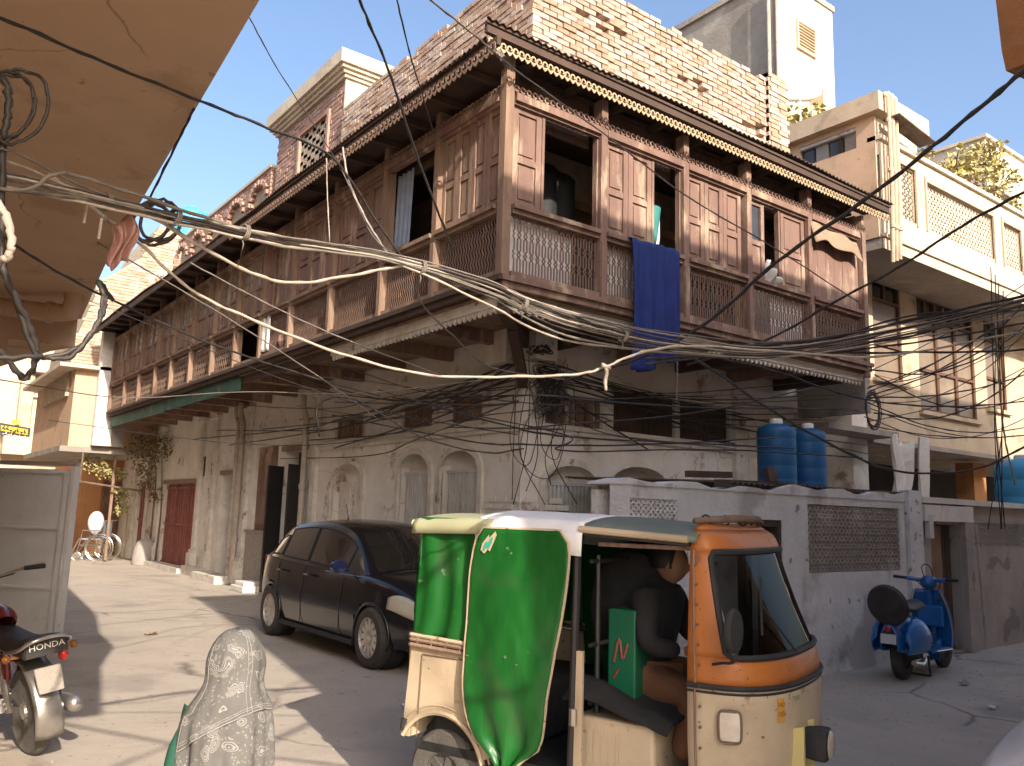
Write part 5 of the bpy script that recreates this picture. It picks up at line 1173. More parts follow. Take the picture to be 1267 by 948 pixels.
# green door flap with its piping
lx = interp([.36, .5, .8, 1.28, 1.5, 1.575], [.40, .25, .17, .18, .215, .27]); rx = interp([.36, .49, .75, .99, 1.32, 1.5, 1.575], [.50, .65, .69, .735, .79, .80, .75])
def flapf(sg):
    def f(a, t):
        z = .36+1.215*t; l, r_ = lx(z), rx(z); x = l+(r_-l)*a
        blg = .035*math.sin(math.pi*a)*math.sin(math.pi*min(1, t*1.1+.05))
        fold = .022*math.sin(a*15+t*4)*max(0, .5-t)*2+.007*math.sin(a*6+t*7)+.002*math.sin(a*19-t*23)+.0012*math.sin(a*31+t*41)
        return (x, sg*(.632+blg+fold), z)
    return f
for sg in (-1, 1):
    b = MB(); f = flapf(sg); b.grid(f, 24, 40); fl = RB(b, 'door_flap', 'rgreen', smooth=True, norm=False, solid=.008)
    b = MB(); pts = [f(0, k/20) for k in range(21)]+[f(k/8, 1) for k in range(1, 9)]+[f(1, 1-k/20) for k in range(1, 21)]+[f(1-k/6, 0) for k in range(1, 6)]
    b.tube(pts, .007, 5, closed=True); RB(b, 'piping', 'rcream', fl)
b = MB(); f = flapf(-1)
def onflap(a, t, off=-.012): p = Vector(f(a, t)); p.y += off; return p
hp = [(.10, .9), (.10, .93), (.13, .97), (.16, .955), (.19, .985), (.23, .97), (.235, .94), (.205, .895), (.18, .905), (.15, .885)]
b.add([tuple(onflap(*q)) for q in hp], [tuple(range(len(hp)))]); RB(b, 'sticker', 'rcream', fl if False else None, norm=False)
hp2 = [(.125, .9), (.13, .925), (.15, .94), (.17, .935), (.185, .96), (.21, .955), (.215, .935), (.195, .908), (.175, .915), (.15, .9)]
b = MB(); b.add([tuple(onflap(*q, -.016)) for q in hp2], [tuple(range(len(hp2)))]); RB(b, 'sticker_print', mat('teal_print', (.05, .35, .25)), None, norm=False)
for (a, t, w_, h_) in ((.52, .46, .018, .008), (.66, .435, .02, .003), (.05, .44, .03, .003)):
    b = MB(); b.add([tuple(onflap(a-w_, t, -.01)), tuple(onflap(a, t+h_, -.01)), tuple(onflap(a+w_, t, -.01)), tuple(onflap(a, t-h_, -.01))], [(0, 1, 2, 3)]); RB(b, 'scuff_patch', 'rroof', None, norm=False)
# cab front
zs_ = [.30, .5, .7, .9, 1.0, 1.2, 1.4, 1.5, 1.58, 1.63]
cn = interp(zs_, [.32, .39, .41, .405, .385, .30, .22, .185, .14, .05]); cw = interp(zs_, [.52, .58, .6, .6, .598, .585, .565, .555, .53, .45])
def cab(th, z, off=0.):
    c_, s_ = math.cos(th), math.sin(th); e = .62
    return (1.42+(cn(z)+off)*abs(c_)**e, (cw(z)+off)*math.copysign(abs(s_)**.8, s_), z)
TH = math.pi/2
b = MB(); b.grid(lambda a, t: cab(-TH+2*TH*a, .30+.60*t), 48, 10); RB(b, 'lower_cab', 'rcream', smooth=True, norm=False, solid=.012)
b = MB(); b.grid(lambda a, t: cab(-TH+2*TH*a, .90+.13*t), 48, 3); RB(b, 'cab_band', 'rorange', smooth=True, norm=False, solid=.012)
W0, W1 = 1.03, 1.50
b = MB()
for sg in (-1, 1): b.grid(lambda a, t: cab(sg*(TH-(.30+.0*t)*a), W0+(W1-W0)*t), 6, 14)
b.grid(lambda a, t: cab(-TH+2*TH*a, W1+.1*t), 48, 4); RB(b, 'cab_frame', 'rorange', smooth=True, norm=False, solid=.012)
b = MB(); b.grid(lambda a, t: cab(-TH+2*TH*a, 1.6+.03*t), 48, 1); RB(b, 'cab_cap', 'rorange', smooth=True, norm=False, solid=.01)
TW = TH-.30
b = MB(); b.grid(lambda a, t: cab(-TW+2*TW*a, W0+(W1-W0)*t, -.004), 36, 12); RB(b, 'windscreen', 'windshield', smooth=True, norm=False)
b = MB(); pts = []
def rc(a, t): return cab(-TW+2*TW*a, W0+(W1-W0)*t, .006)
pts = [rc(.03+.94*k/24, 0) for k in range(25)]+[rc(1, .06+.88*k/10) for k in range(11)]+[rc(.97-.94*k/24, 1) for k in range(25)]+[rc(0, .94-.88*k/10) for k in range(11)]
b.tube(pts, .016, 6, closed=True); RB(b, 'windscreen_seal', 'black')
b = MB(); b.tube([cab(-TH+2*TH*k/40, .9, .008) for k in range(41)], .013, 6); b.tube([cab(-TH+2*TH*k/40, .875, .006) for k in range(41)], .006, 5); RB(b, 'cab_trim', 'black')
b = MB(); b.tube([cab(-TH+.02, z, .006) for z in [.31+.1*k for k in range(13)]], .007, 5); RB(b, 'cab_edge', 'woodpale')
# bundle on the cab roof, lamp, wing, mirror, badges
b = MB(); b.tube([(1.42, -.5, 1.645), (1.52, -.2, 1.66), (1.52, .2, 1.66), (1.45, .5, 1.64)], [.015, .02, .02, .015], 8); RB(b, 'roof_bundle', 'bark', smooth=True)
for k in range(5): b = MB(); p = Vector((1.44+.03*(2-abs(k-2)), -.4+k*.2, 1.65)); b.tube([p+Vector((.024*math.cos(t), 0, .024*math.sin(t))) for t in [k2*math.pi/4 for k2 in range(8)]], .005, 4, closed=True); RB(b, 'tie_cord', 'black')
def face_frame(th, z, up, right, off=.012):
    p = Vector(cab(th, z, off)); q = Vector(cab(th+.01, z, off)); u = (q-p).normalized(); return p, u
def badge(th, z, w_, h_, m, name, off=.012, deep=.012):
    n_ = 6; b = MB(); b.grid(lambda a, t: cab(th+w_*(a-.5), z+h_*(t-.5), off+deep*0), n_, 2); return RB(b, name, m, norm=False, solid=deep)
badge(-1.28, .74, .20, .12, 'chrome', 'indicator_lamp', .02, .02)
b = MB(); pts = [cab(-1.28+.11*math.copysign(abs(math.cos(t))**.4, math.cos(t)), .74+.07*math.copysign(abs(math.sin(t))**.4, math.sin(t)), .03) for t in [k*math.pi/10 for k in range(20)]]; b.tube(pts, .006, 5, closed=True); RB(b, 'lamp_surround', 'bark')
badge(-.62, .80, .10, .10, mat('orange_plate', (.62, .30, .04)), 'permit_sticker', .01, .003)
badge(-.36, .825, .12, .05, 'rcream', 'route_sticker', .01, .003)
def txt(body, size, m, parent, fn, name='lettering', sx=1.):
    cu = bpy.data.curves.new('txt', 'FONT'); cu.body = body; cu.size = size; cu.align_x = 'CENTER'; cu.align_y = 'CENTER'; cu.resolution_u = 2
    o = bpy.data.objects.new('txt', cu); COL.objects.link(o); bpy.context.view_layer.update()
    me = bpy.data.meshes.new_from_object(o.evaluated_get(bpy.context.evaluated_depsgraph_get())); bpy.data.objects.remove(o)
    for v in me.vertices: v.co = Vector(fn(v.co.x*sx, v.co.y))
    me.materials.clear(); me.materials.append(M[m] if isinstance(m, str) else m); me.name = name
    ob = bpy.data.objects.new(name, me); COL.objects.link(ob)
    if parent: ob.parent = parent
    return ob
txt('NO', .03, 'bark', rk, lambda x, y: cab(-.62+x*2.2, .825+y, .016)); txt('1256', .032, 'bark', rk, lambda x, y: cab(-.62+x*2.0, .785+y, .016))
txt('TAXI', .028, mat('green_ink', (.03, .22, .08)), rk, lambda x, y: cab(-.36+x*2.0, .838+y, .016)); txt('~~~', .03, mat('green_ink2', (.03, .22, .08)), rk, lambda x, y: cab(-.36+x*2.0, .815+y, .016)) if False else None
b = MB(); b.lathe([(.05, -.10), (.075, -.06), (.085, .0), (.085, .045), (.07, .05)], 4, F=lambda x, y, z: (1.90+z, -.17+(x*math.cos(.785)-y*math.sin(.785))*1.1, .63+(x*math.sin(.785)+y*math.cos(.785))*1.15)); hl_ = RB(b, 'headlamp', 'black', bevel=.012)
b = MB(); b.lathe([(.066, .052), (.05, .062), (.0, .066)], 20, F=lambda x, y, z: (1.90+z, -.17+x, .63+y)); RB(b, 'lens', 'lens', hl_, autos=60)
b = MB(); b.prism([(1.68, .42), (1.72, .56), (1.80, .70), (1.86, .72), (1.86, .55), (1.86, .42)], lambda p, q, t: (p, t, q), -.29, -.26); b.prism([(1.68, .42), (1.72, .56), (1.80, .70), (1.86, .72), (1.86, .55), (1.86, .42)], lambda p, q, t: (p, t, q), -.10, -.08); RB(b, 'lamp_bracket', mat('pale_yellow_paint', (.62, .50, .18), (.55, .45, .2), 6, .6), bevel=.004)
b = MB(); b.grid(lambda a, t: (1.62+.46*a, -.14+.28*t, .50-.12*a*a-.06*abs(2*t-1)**2), 10, 8); RB(b, 'front_mudguard', 'whitepaint', smooth=True, norm=False, solid=.01)
wheel(rk, 1.78, 0, .22, .1, -1, 5, 'rubdust', 'rubdust', .5)
b = MB(); b.tube([(1.60, 0, .5), (1.78, -.09, .22), (1.78, -.1, .2)], .02, 6); b.tube([(1.60, 0, .5), (1.78, .09, .22), (1.78, .1, .2)], .02, 6); RB(b, 'front_fork', 'black')
b = MB(); a0 = Vector(cab(-1.42, 1.0, .01)); b.tube(spline([a0, a0+Vector((.06, -.06, .02)), a0+Vector((.13, -.09, .04)), a0+Vector((.14, -.09, .12))], 4), .007, 6); ma = RB(b, 'mirror_arm', 'black')
b = MB(); c0 = a0+Vector((.13, -.1, .17)); b.lathe([(0, -.014), (.06, -.014), (.066, .0), (.06, .016), (0, .02)], 16, F=lambda x, y, z: (c0.x+z+x*.25, c0.y+x*.75, c0.z+y*1.5)); RB(b, 'mirror', 'black', autos=40)
for k in range(13): b = MB(); p = Vector(cab(-TH+.045, .36+.09*k, .014)); b.lathe([(.007, -.004), (.007, .003), (.003, .005)], 6, F=lambda x, y, z: (p.x+x, p.y-z, p.z+y)); RB(b, 'rivet', 'bark')
b = MB(); b.tube([cab(-.2, 1.03, .02), cab(-.55, 1.26, .03)], .005, 5); b.tube([cab(-.72, 1.13, .03), cab(-.38, 1.38, .03)], .006, 5); RB(b, 'wiper', 'black')
for k in range(5): b = MB(); x0_ = -.19+k*.1; b.tube([(x0_, -.615, .965), (x0_+.025, -.62, .94), (x0_+.01, -.615, .9)], .004, 4); RB(b, 'cover_tie', 'woodpale')
for sg in (-1, 1): b = MB(); b.tube([(-.255, sg*.606, .44), (-.25, sg*.606, .5)], .018, 8); RB(b, 'bumper_stop', 'black')
b = MB(); b.tube([(-.16, -.605, .42), (-.14, -.606, .86)], .004, 4); b.tube([(.2, -.606, .5), (.22, -.606, .86)], .004, 4); b.tube([(-.14, -.606, .86), (.22, -.606, .86)], .004, 4); RB(b, 'panel_seam', 'bark')
b = MB(); b.box(.80, .86, -.585, -.56, .39, .98); RB(b, 'door_jamb', 'rcream', bevel=.004)
# interior: rear seat, partition, box, engine cover, tarp, driver
b = MB(); b.box(-.1, .42, -.54, .54, .40, .72); b.box(-.2, -.08, -.54, .54, .72, 1.35); RB(b, 'rear_seat', 'darkcloth', bevel=.03)
b = MB(); b.lathe([(.0, -.06), (.27, -.06), (.32, 0), (.27, .06), (.0, .06)], 24, F=lambda x, y, z: (.86+x*.8, -.02+z, 1.16+y*.95)); RB(b, 'seat_back', 'darkcloth', autos=60)
for x in (.86, .9): 
    b = MB(); b.tube([(x+.02*0, -.42 if x < .88 else .3, .4), (x, -.42 if x < .88 else .3, 1.45)], .014, 6); RB(b, 'partition_bar', 'blackpaint')
b = MB(); b.tube([(.86, -.5, 1.42), (.86, .5, 1.42)], .012, 6); b.tube([(.86, -.5, 1.0), (.86, .5, 1.0)], .012, 6); b.tube([(.86, -.5, .72), (.86, .5, .72)], .012, 6); RB(b, 'partition_rail', 'blackpaint')
b = MB(); b.box(.86, 1.02, -.30, .1, .72, 1.17); bx_ = RB(b, 'green_box', mat('green_box_paint', (.01, .13, .06), (.012, .1, .05), 3, .4), bevel=.01)
b = MB(); b.tube(spline([(.9, -.308, .9), (.93, -.308, 1.02), (.95, -.308, .92), (.98, -.308, 1.0)], 4), .008, 5); b.tube([(.9, -.308, .82), (.93, -.308, .87)], .008, 5); RB(b, 'painted_mark', 'reddoor', bx_)
b = MB(); b.box(.78, 1.22, -.52, .40, .38, .66); ec = RB(b, 'engine_cover', 'rcream', bevel=.02)
for k in range(5): b = MB(); b.box(.86+k*.04, .875+k*.04, -.527, -.522, .45, .6); RB(b, 'louvre', 'rcream', ec)
b = MB(); b.grid(lambda a, t: (.74+.56*a, -.56+.6*t, .765+.04*math.sin(a*5+1)+.03*math.sin(t*7+a*3)-(.07*max(0, 1-t*7))-.06*max(0, a-.8)*4), 20, 16); RB(b, 'black_tarpaulin', 'darkcloth', smooth=True, norm=False, solid=.012)
b = MB(); b.tube([(1.38, -.3, .95), (1.28, 0, 1.02), (1.38, .3, .95)], .013, 6); b.tube([(1.55, 0, .4), (1.33, 0, 1.0)], .018, 6); RB(b, 'handlebar', 'black')
b = MB(); b.box(.9, 1.4, -.5, .5, 1.50, 1.52); RB(b, 'roof_lining', mat('patterned_lining', (.2, .07, .05), (.3, .24, .2), 14, .9))

# ---------------------------------------------------------------- people: skinned bodies
def skin_body(name, joints, edges, m, parent, sub=2, smooth=True):
    me = bpy.data.meshes.new(name); names = list(joints); me.from_pydata([joints[n][0] for n in names], [(names.index(a), names.index(b)) for a, b in edges], [])
    me.materials.append(M[m] if isinstance(m, str) else m)
    o = bpy.data.objects.new(name, me); COL.objects.link(o); o.parent = parent
    sk = o.modifiers.new('skin', 'SKIN'); sk.use_smooth_shade = True
    for i, n in enumerate(names): r_ = joints[n][1]; me.skin_vertices[0].data[i].radius = r_ if isinstance(r_, tuple) else (r_, r_)
    me.skin_vertices[0].data[0].use_root = True
    ss = o.modifiers.new('s', 'SUBSURF'); ss.levels = sub; ss.render_levels = sub
    return o
def head_mesh(mb, c, r, fwd, up=(0, 0, 1)):
    """ovoid head with brow, nose, chin and ears; fwd is the way the face looks"""
    c = Vector(c); f_ = Vector(fwd).normalized(); u_ = Vector(up); s_ = f_.cross(u_).normalized(); u_ = s_.cross(f_)
    def P(a, t):
        th = 2*math.pi*a; ph = math.pi*t; x = math.sin(ph)*math.cos(th); y = math.sin(ph)*math.sin(th); z = math.cos(ph)
        rx_ = 1.0; fr = 1.06
        if z < 0: k = 1+.28*z; y *= k; x *= (1+.12*z)
        d = Vector((x*fr, y*.82, z*1.22))
        if x > .6: 
            nz_ = math.exp(-((y/.16)**2+((z+.12)/.22)**2)); d.x += .22*nz_
            d.x -= .10*(math.exp(-(((abs(y)-.33)/.16)**2+((z-.08)/.13)**2)))
            d.x += .05*math.exp(-((y/.3)**2+((z+.5)/.08)**2))
        return c+(f_*d.x+s_*d.y+u_*d.z)*r
    mb.grid(P, 32, 24)
    for sg in (-1, 1): mb.lathe([(.0, -.03*r*3), (.22*r, -.02), (.26*r, .0), (.2*r, .02), (0, .02)], 10, F=lambda x, y, z: tuple(c+s_*(sg*(.84*r+z*.3))+u_*(x*1.3)+f_*(y*.8)))
def hand(mb, wrist, d, n_, s=1.):
    """palm, four bent fingers of unequal length and a thumb from the palm's side"""
    w = Vector(wrist); d = Vector(d).normalized(); n_ = Vector(n_); n_ = (n_-d*n_.dot(d)).normalized(); s_ = d.cross(n_)
    mb.tube([w, w+d*.03*s, w+d*.075*s], [.022*s, .034*s, .032*s], 8)
    for k, (off, ln_) in enumerate(((-.027, .058), (-.009, .070), (.009, .066), (.027, .052))):
        a = w+d*.07*s+s_*off*s; b_ = a+d*ln_*.45*s; c = b_+(d*.7+n_*.7).normalized()*ln_*.35*s; e = c+(d*.2+n_).normalized()*ln_*.3*s
        mb.tube([a, b_, c, e], [.0095*s, .009*s, .0085*s, .006*s], 6)
    a = w+d*.02*s+s_*-.028*s; mb.tube([a, a+(d*.6-s_*.7+n_*.3)*.035*s, a+(d*1.1-s_*.75+n_*.9)*.05*s], [.011*s, .010*s, .007*s], 6)
# driver, seated inside, leaning to the bars, back to the passengers
dr = empty('driver', (-3.285, -4.0, 0), 'person in charcoal clothes and brown trousers sitting at the rickshaw handlebar', 'person', rz=-1.2238)
J = {'pelvis': ((1.02, 0, .82), (.17, .15)), 'belly': ((1.03, 0, .95), (.16, .14)), 'chest': ((1.08, 0, 1.14), (.18, .14)), 'neckb': ((1.12, 0, 1.27), (.09, .08)), 'neck': ((1.14, 0, 1.33), (.06, .06)),
     'shl': ((1.10, .19, 1.22), .085), 'ell': ((1.17, .27, 1.0), .06), 'wrl': ((1.33, .27, .99), .042), 'shr': ((1.10, -.19, 1.22), .085), 'elr': ((1.15, -.29, 1.0), .062), 'wrr': ((1.33, -.27, .99), .042),
     'hl': ((1.08, .1, .80), .11), 'hr': ((1.08, -.1, .80), .11)}
skin_body('body', J, [('pelvis', 'belly'), ('belly', 'chest'), ('chest', 'neckb'), ('neckb', 'neck'), ('chest', 'shl'), ('shl', 'ell'), ('ell', 'wrl'), ('chest', 'shr'), ('shr', 'elr'), ('elr', 'wrr'), ('pelvis', 'hl'), ('pelvis', 'hr')], 'darkcloth', dr)
J = {'h': ((1.1, 0, .78), .13), 'hl': ((1.14, .12, .77), .11), 'kl': ((1.42, .18, .74), .085), 'al': ((1.36, .18, .45), .06), 'hr': ((1.14, -.12, .77), .11), 'kr': ((1.40, -.24, .76), .09), 'ar': ((1.34, -.30, .46), .07)}
skin_body('trousers', J, [('h', 'hl'), ('hl', 'kl'), ('kl', 'al'), ('h', 'hr'), ('hr', 'kr'), ('kr', 'ar')], 'browncloth', dr)
b = MB(); head_mesh(b, (1.17, 0, 1.405), .088, (1, 0, -.1)); b.build('head', 'skin', dr, local=True, smooth=True, norm=False)
b = MB(); b.grid(lambda a, t: tuple(Vector((1.15, 0, 1.425))+Vector((math.sin(math.pi*t*.62)*math.cos(2*math.pi*a)*.098-.012, math.sin(math.pi*t*.62)*math.sin(2*math.pi*a)*.09, math.cos(math.pi*t*.62)*.115+.0))), 24, 10); b.build('hair', 'hair', dr, local=True, smooth=True, norm=False)
b = MB(); hand(b, (1.35, .27, .99), (.6, -.1, .1), (.2, 0, -1)); b.build('hand', 'skin', dr, local=True, smooth=True)
b = MB(); hand(b, (1.35, -.27, .99), (.6, .1, .1), (.2, 0, -1)); b.build('hand', 'skin', dr, local=True, smooth=True)

# girl walking away in the foreground, patterned grey shawl over the head
def shawl_mat():
    m = mat('patterned_grey_shawl', (.105, .10, .092), (.13, .124, .115), 9, .9, bump=.3, bscale=60)
    n = m.node_tree.nodes; L = m.node_tree.links; b = n['Principled BSDF']; old = b.inputs['Base Color'].links[0].from_socket
    tc = n.new('ShaderNodeTexCoord'); nz = n.new('ShaderNodeTexNoise'); nz.inputs['Scale'].default_value = 9; ad = n.new('ShaderNodeMixRGB'); ad.blend_type = 'ADD'; ad.inputs[0].default_value = .12
    L.new(tc.outputs['Object'], nz.inputs['Vector']); L.new(tc.outputs['Object'], ad.inputs[1]); L.new(nz.outputs['Color'], ad.inputs[2])
    def rings(scale, freq, thr, big):
        v = n.new('ShaderNodeTexVoronoi'); v.inputs['Scale'].default_value = scale; L.new(ad.outputs[0], v.inputs['Vector'])
        mu = n.new('ShaderNodeMath'); mu.operation = 'MULTIPLY'; mu.inputs[1].default_value = freq; L.new(v.outputs['Distance'], mu.inputs[0])
        si = n.new('ShaderNodeMath'); si.operation = 'SINE'; L.new(mu.outputs[0], si.inputs[0])
        g1 = n.new('ShaderNodeMath'); g1.operation = 'GREATER_THAN'; g1.inputs[1].default_value = thr; L.new(si.outputs[0], g1.inputs[0])
        l1 = n.new('ShaderNodeMath'); l1.operation = 'LESS_THAN'; l1.inputs[1].default_value = big; L.new(v.outputs['Distance'], l1.inputs[0])
        p_ = n.new('ShaderNodeMath'); p_.operation = 'MULTIPLY'; L.new(g1.outputs[0], p_.inputs[0]); L.new(l1.outputs[0], p_.inputs[1]); return p_.outputs[0]
    a = rings(16, 75, .35, .38); c = rings(70, 40, .1, .33)
    nz2 = n.new('ShaderNodeTexNoise'); nz2.inputs['Scale'].default_value = 7; L.new(tc.outputs['Object'], nz2.inputs['Vector'])
    g2 = n.new('ShaderNodeMath'); g2.operation = 'GREATER_THAN'; g2.inputs[1].default_value = .44; L.new(nz2.outputs['Fac'], g2.inputs[0])
    p2 = n.new('ShaderNodeMath'); p2.operation = 'MULTIPLY'; L.new(c, p2.inputs[0]); L.new(g2.outputs[0], p2.inputs[1])
    mx = n.new('ShaderNodeMath'); mx.operation = 'MAXIMUM'; L.new(a, mx.inputs[0]); L.new(p2.outputs[0], mx.inputs[1])
    sc_ = n.new('ShaderNodeMath'); sc_.operation = 'MULTIPLY'; sc_.inputs[1].default_value = .5; L.new(mx.outputs[0], sc_.inputs[0])
    mi = n.new('ShaderNodeMix'); mi.data_type = 'RGBA'; L.new(sc_.outputs[0], mi.inputs[0]); L.new(old, mi.inputs[6]); mi.inputs[7].default_value = (.42, .40, .37, 1); L.new(mi.outputs[2], b.inputs['Base Color'])
    return m
M['shawl'] = shawl_mat(); M['kameez'] = mat('dark_green_cotton', (.02, .10, .065), (.015, .08, .05), 5, .9)
gl = empty('person', (-5.375, -5.30, 0), 'girl in a patterned grey shawl and green dress walking up the lane', 'person', rz=R(-19+90))
# local: x forward (away from the viewer), y left
J = {'pelvis': ((0, 0, .62), (.12, .10)), 'waist': ((0, 0, .74), (.10, .085)), 'chest': ((0, 0, .90), (.12, .085)), 'neckb': ((.0, 0, .985), (.055, .05)), 'neck': ((.01, 0, 1.02), (.045, .045)),
     'sl': ((0, .115, .94), .045), 'el': ((-.02, .125, .76), .036), 'wl': ((.05, .12, .62), .026), 'sr': ((0, -.115, .94), .045), 'er': ((-.0, -.11, .76), .034), 'wr': ((.08, -.08, .66), .026),
     'hl': ((0, .06, .56), .08), 'kl': ((.03, .06, .33), .06), 'al': ((.0, .06, .06), .04), 'tl': ((.09, .06, .03), .03), 'hr': ((0, -.06, .56), .08), 'kr': ((.06, -.06, .33), .06), 'ar': ((-.04, -.06, .08), .04), 'tr': ((.05, -.06, .03), .03)}
skin_body('body', J, [('pelvis', 'waist'), ('waist', 'chest'), ('chest', 'neckb'), ('neckb', 'neck'), ('chest', 'sl'), ('sl', 'el'), ('el', 'wl'), ('chest', 'sr'), ('sr', 'er'), ('er', 'wr'),
     ('pelvis', 'hl'), ('hl', 'kl'), ('kl', 'al'), ('al', 'tl'), ('pelvis', 'hr'), ('hr', 'kr'), ('kr', 'ar'), ('ar', 'tr')], 'kameez', gl)
b = MB(); head_mesh(b, (.02, -.02, 1.12), .078, (1, -.1, 0)); b.build('head', 'skin', gl, local=True, smooth=True, norm=False)
for sg in (-1, 1): b = MB(); b.tube([(.092, -.02+sg*.028, 1.125), (.1, -.02+sg*.028, 1.125)], .008, 8); b.build('eye', 'black', gl, local=True)
b = MB(); b.tube([(.098, -.04, 1.07), (.104, -.02, 1.069), (.098, 0, 1.07)], .004, 5); b.build('mouth', 'redlens', gl, local=True)
b = MB(); hand(b, (.055, .12, .61), (.1, 0, -1), (.3, -1, 0), .75); b.build('hand', 'skin', gl, local=True, smooth=True)
b = MB(); hand(b, (.085, -.08, .65), (.3, 0, -1), (.3, 1, 0), .75); b.build('hand', 'skin', gl, local=True, smooth=True)
shz = [0.28, .45, .62, .80, .92, .965, 1.01, 1.055, 1.10, 1.14, 1.175, 1.20, 1.215, 1.2255]
shw = interp(shz, [.160, .158, .156, .154, .147, .133, .108, .094, .097, .091, .075, .055, .037, .003])
shd = interp(shz, [.17, .16, .15, .14, .135, .12, .108, .105, .108, .103, .086, .064, .042, .003])
shx = interp(shz, [-.01, -.01, -.01, -.01, -.005, 0, .0, .01, .02, .02, .02, .02, .02, .02]); shy = interp(shz, [.006, .006, .006, .004, .002, -.002, -.006, -.01, -.012, -.012, -.012, -.012, -.012, -.012])
def shf(a, t):
    z = .30+.925*t; gap = .55 if z < 1.14 else .55*max(.05, (1.2255-z)/.0855); th = math.pi+(-1+2*a)*(math.pi-gap*(.5 if z < .95 else 1.05))
    lo_ = max(0, min(1, (1.02-z)/.2)); amp = .0125*lo_+.0018*(1-lo_)*(1 if t < .93 else 0)
    fold = amp*math.sin(th*7+1.6*math.sin(t*3))+amp*.4*math.sin(th*15+t*5)
    z2 = z+(.03*math.sin(th*2+1) if t < .02 else 0)
    return (shx(z)+(shd(z)+fold)*math.cos(th), shy(z)+(shw(z)+fold)*math.sin(th), z2)
b = MB(); b.grid(shf, 150, 70); b.build('shawl', 'shawl', gl, local=True, smooth=True, norm=False, solid=.004)
b = MB(); b.tube(spline([(.0, .105, .93), (-.02, .145, .84), (-.02, .158, .72), (.03, .14, .63)], 5), [.035]*5+[.038]*5+[.036]*6, 10); b.build('sleeve', 'kameez', gl, local=True, smooth=True)

def veil(a, t):
    A = .30+.62*a; zb_ = .84+.10*math.sin(a*3.0)+.05*a; z = zb_+(1.222-zb_)*t; T = (z-.30)/.925
    x, y, zz = shf(A, T); n_ = Vector((x-.01, y, 0)); n_.normalize(); k = .007*(1-t*.6)+.004*math.sin(A*40+t*2)*(1-t)
    return (x+n_.x*k, y+n_.y*k, zz)
M['hem'] = mat('grey_embroidered_hem', (.30, .285, .26), (.2, .19, .175), 90, .9)
b = MB(); b.grid(veil, 70, 40); vl = b.build('head_veil', 'shawl', gl, local=True, smooth=True, norm=False, solid=.003)
for q_ in (.0, .035, .06):
    b = MB(); b.tube([Vector(veil(k/40, q_))+Vector((-.004, 0, 0)) for k in range(41)], .0012 if q_ else .0022, 5); b.build('hem', 'hem', vl, local=True)
for q_ in (.0, .46, .5):
    b = MB(); b.tube([Vector(veil(q_, k/30*.93))+Vector((-.004, 0, 0)) for k in range(31)], .0012, 5); b.build('hem', 'hem', vl, local=True)
# ---------------------------------------------------------------- motorcycle (left foreground)
mc = empty('motorcycle', (-5.40, -1.80, 0), 'red motorcycle with black seat and chrome parts seen from behind at the left edge', 'motorcycle', rz=R(101)); mc.rotation_euler.x = R(-9)
def MBd(mb, name, m, parent=None, **k): return mb.build(name, m, parent or mc, local=True, **k)
def spoked(root, x, r, wd, name='wheel'):
    b = MB(); F = lambda a, b_, c: (x+a, c, r+b_); h = wd/2
    b.lathe([(r*.80, -h*.8), (r*.9, -h), (r*.98, -h*.6), (r, 0), (r*.98, h*.6), (r*.9, h), (r*.80, h*.8)], 36, F=F); t = b.build(name, 'rubdust', root, local=True, autos=50)
    b = MB(); b.lathe([(r*.80, -h*.6), (r*.76, -h*.3), (r*.76, h*.3), (r*.80, h*.6)], 36, F=F); b.lathe([(.05, -.05), (.06, 0), (.05, .05)], 12, F=F)
    for k in range(18):
        a = 2*math.pi*k/18; b.tube([F(.05*math.cos(a), .05*math.sin(a), -.04 if k % 2 else .04), F(r*.77*math.cos(a+.25*(1 if k % 4 < 2 else -1)), r*.77*math.sin(a+.25*(1 if k % 4 < 2 else -1)), 0)], .003, 4, caps=False)
    b.build('rim', 'chrome', t, local=True); return t
spoked(mc, 0, .29, .09); spoked(mc, 1.22, .29, .08)
b = MB()
def fen(x0, r, a0, a1, hw_, z0=.29):
    return lambda a, t: (x0+(r+.02*(1-abs(2*t-1)**2))*math.cos(a0+(a1-a0)*a), (-1+2*t)*hw_, z0+(r+.02*(1-abs(2*t-1)**2))*math.sin(a0+(a1-a0)*a)-.0)
b.grid(fen(0, .335, R(200), R(60), .085), 20, 8); MBd(b, 'rear_mudguard', mat('chrome_mudguard', (.50, .47, .43), (.36, .33, .3), 6, .28, metal=.85), smooth=True, norm=False, solid=.006)
b = MB(); b.grid(fen(1.22, .33, R(150), R(30), .07), 16, 6); MBd(b, 'front_mudguard', 'chrome', smooth=True, norm=False, solid=.005)
b = MB(); b.hexa([(-.41, -.075, .47), (-.385, -.075, .47), (-.385, .075, .47), (-.41, .075, .47), (-.355, -.08, .62), (-.33, -.08, .62), (-.33, .08, .62), (-.355, .08, .62)]); MBd(b, 'mudguard_flap', 'concrete', bevel=.01)
b = MB(); b.box(-.33, -.24, -.075, .075, .70, .76); MBd(b, 'lamp_bracket', 'chrome', bevel=.015)
b = MB(); b.lathe([(.035, 0), (.05, .02), (.05, .05), (.03, .065)], 14, F=lambda x, y, z: (-.30-z, -.10+x*.55, .665+y*.7)); MBd(b, 'tail_light', 'redlens', autos=50)
def seatf(a, t):
    x = -.34+.80*a; th = math.pi*t; w_ = .125-.03*a; y = -w_*math.cos(th); z = .74+.05*math.sin(th)**.6+.035*(1-a)**3+(.0 if a > .06 else -.05*(1-a/.06)**2)-.03*math.sin(a*3.1)
    if t < .001 or t > .999: z = .69
    return (x, y, z)
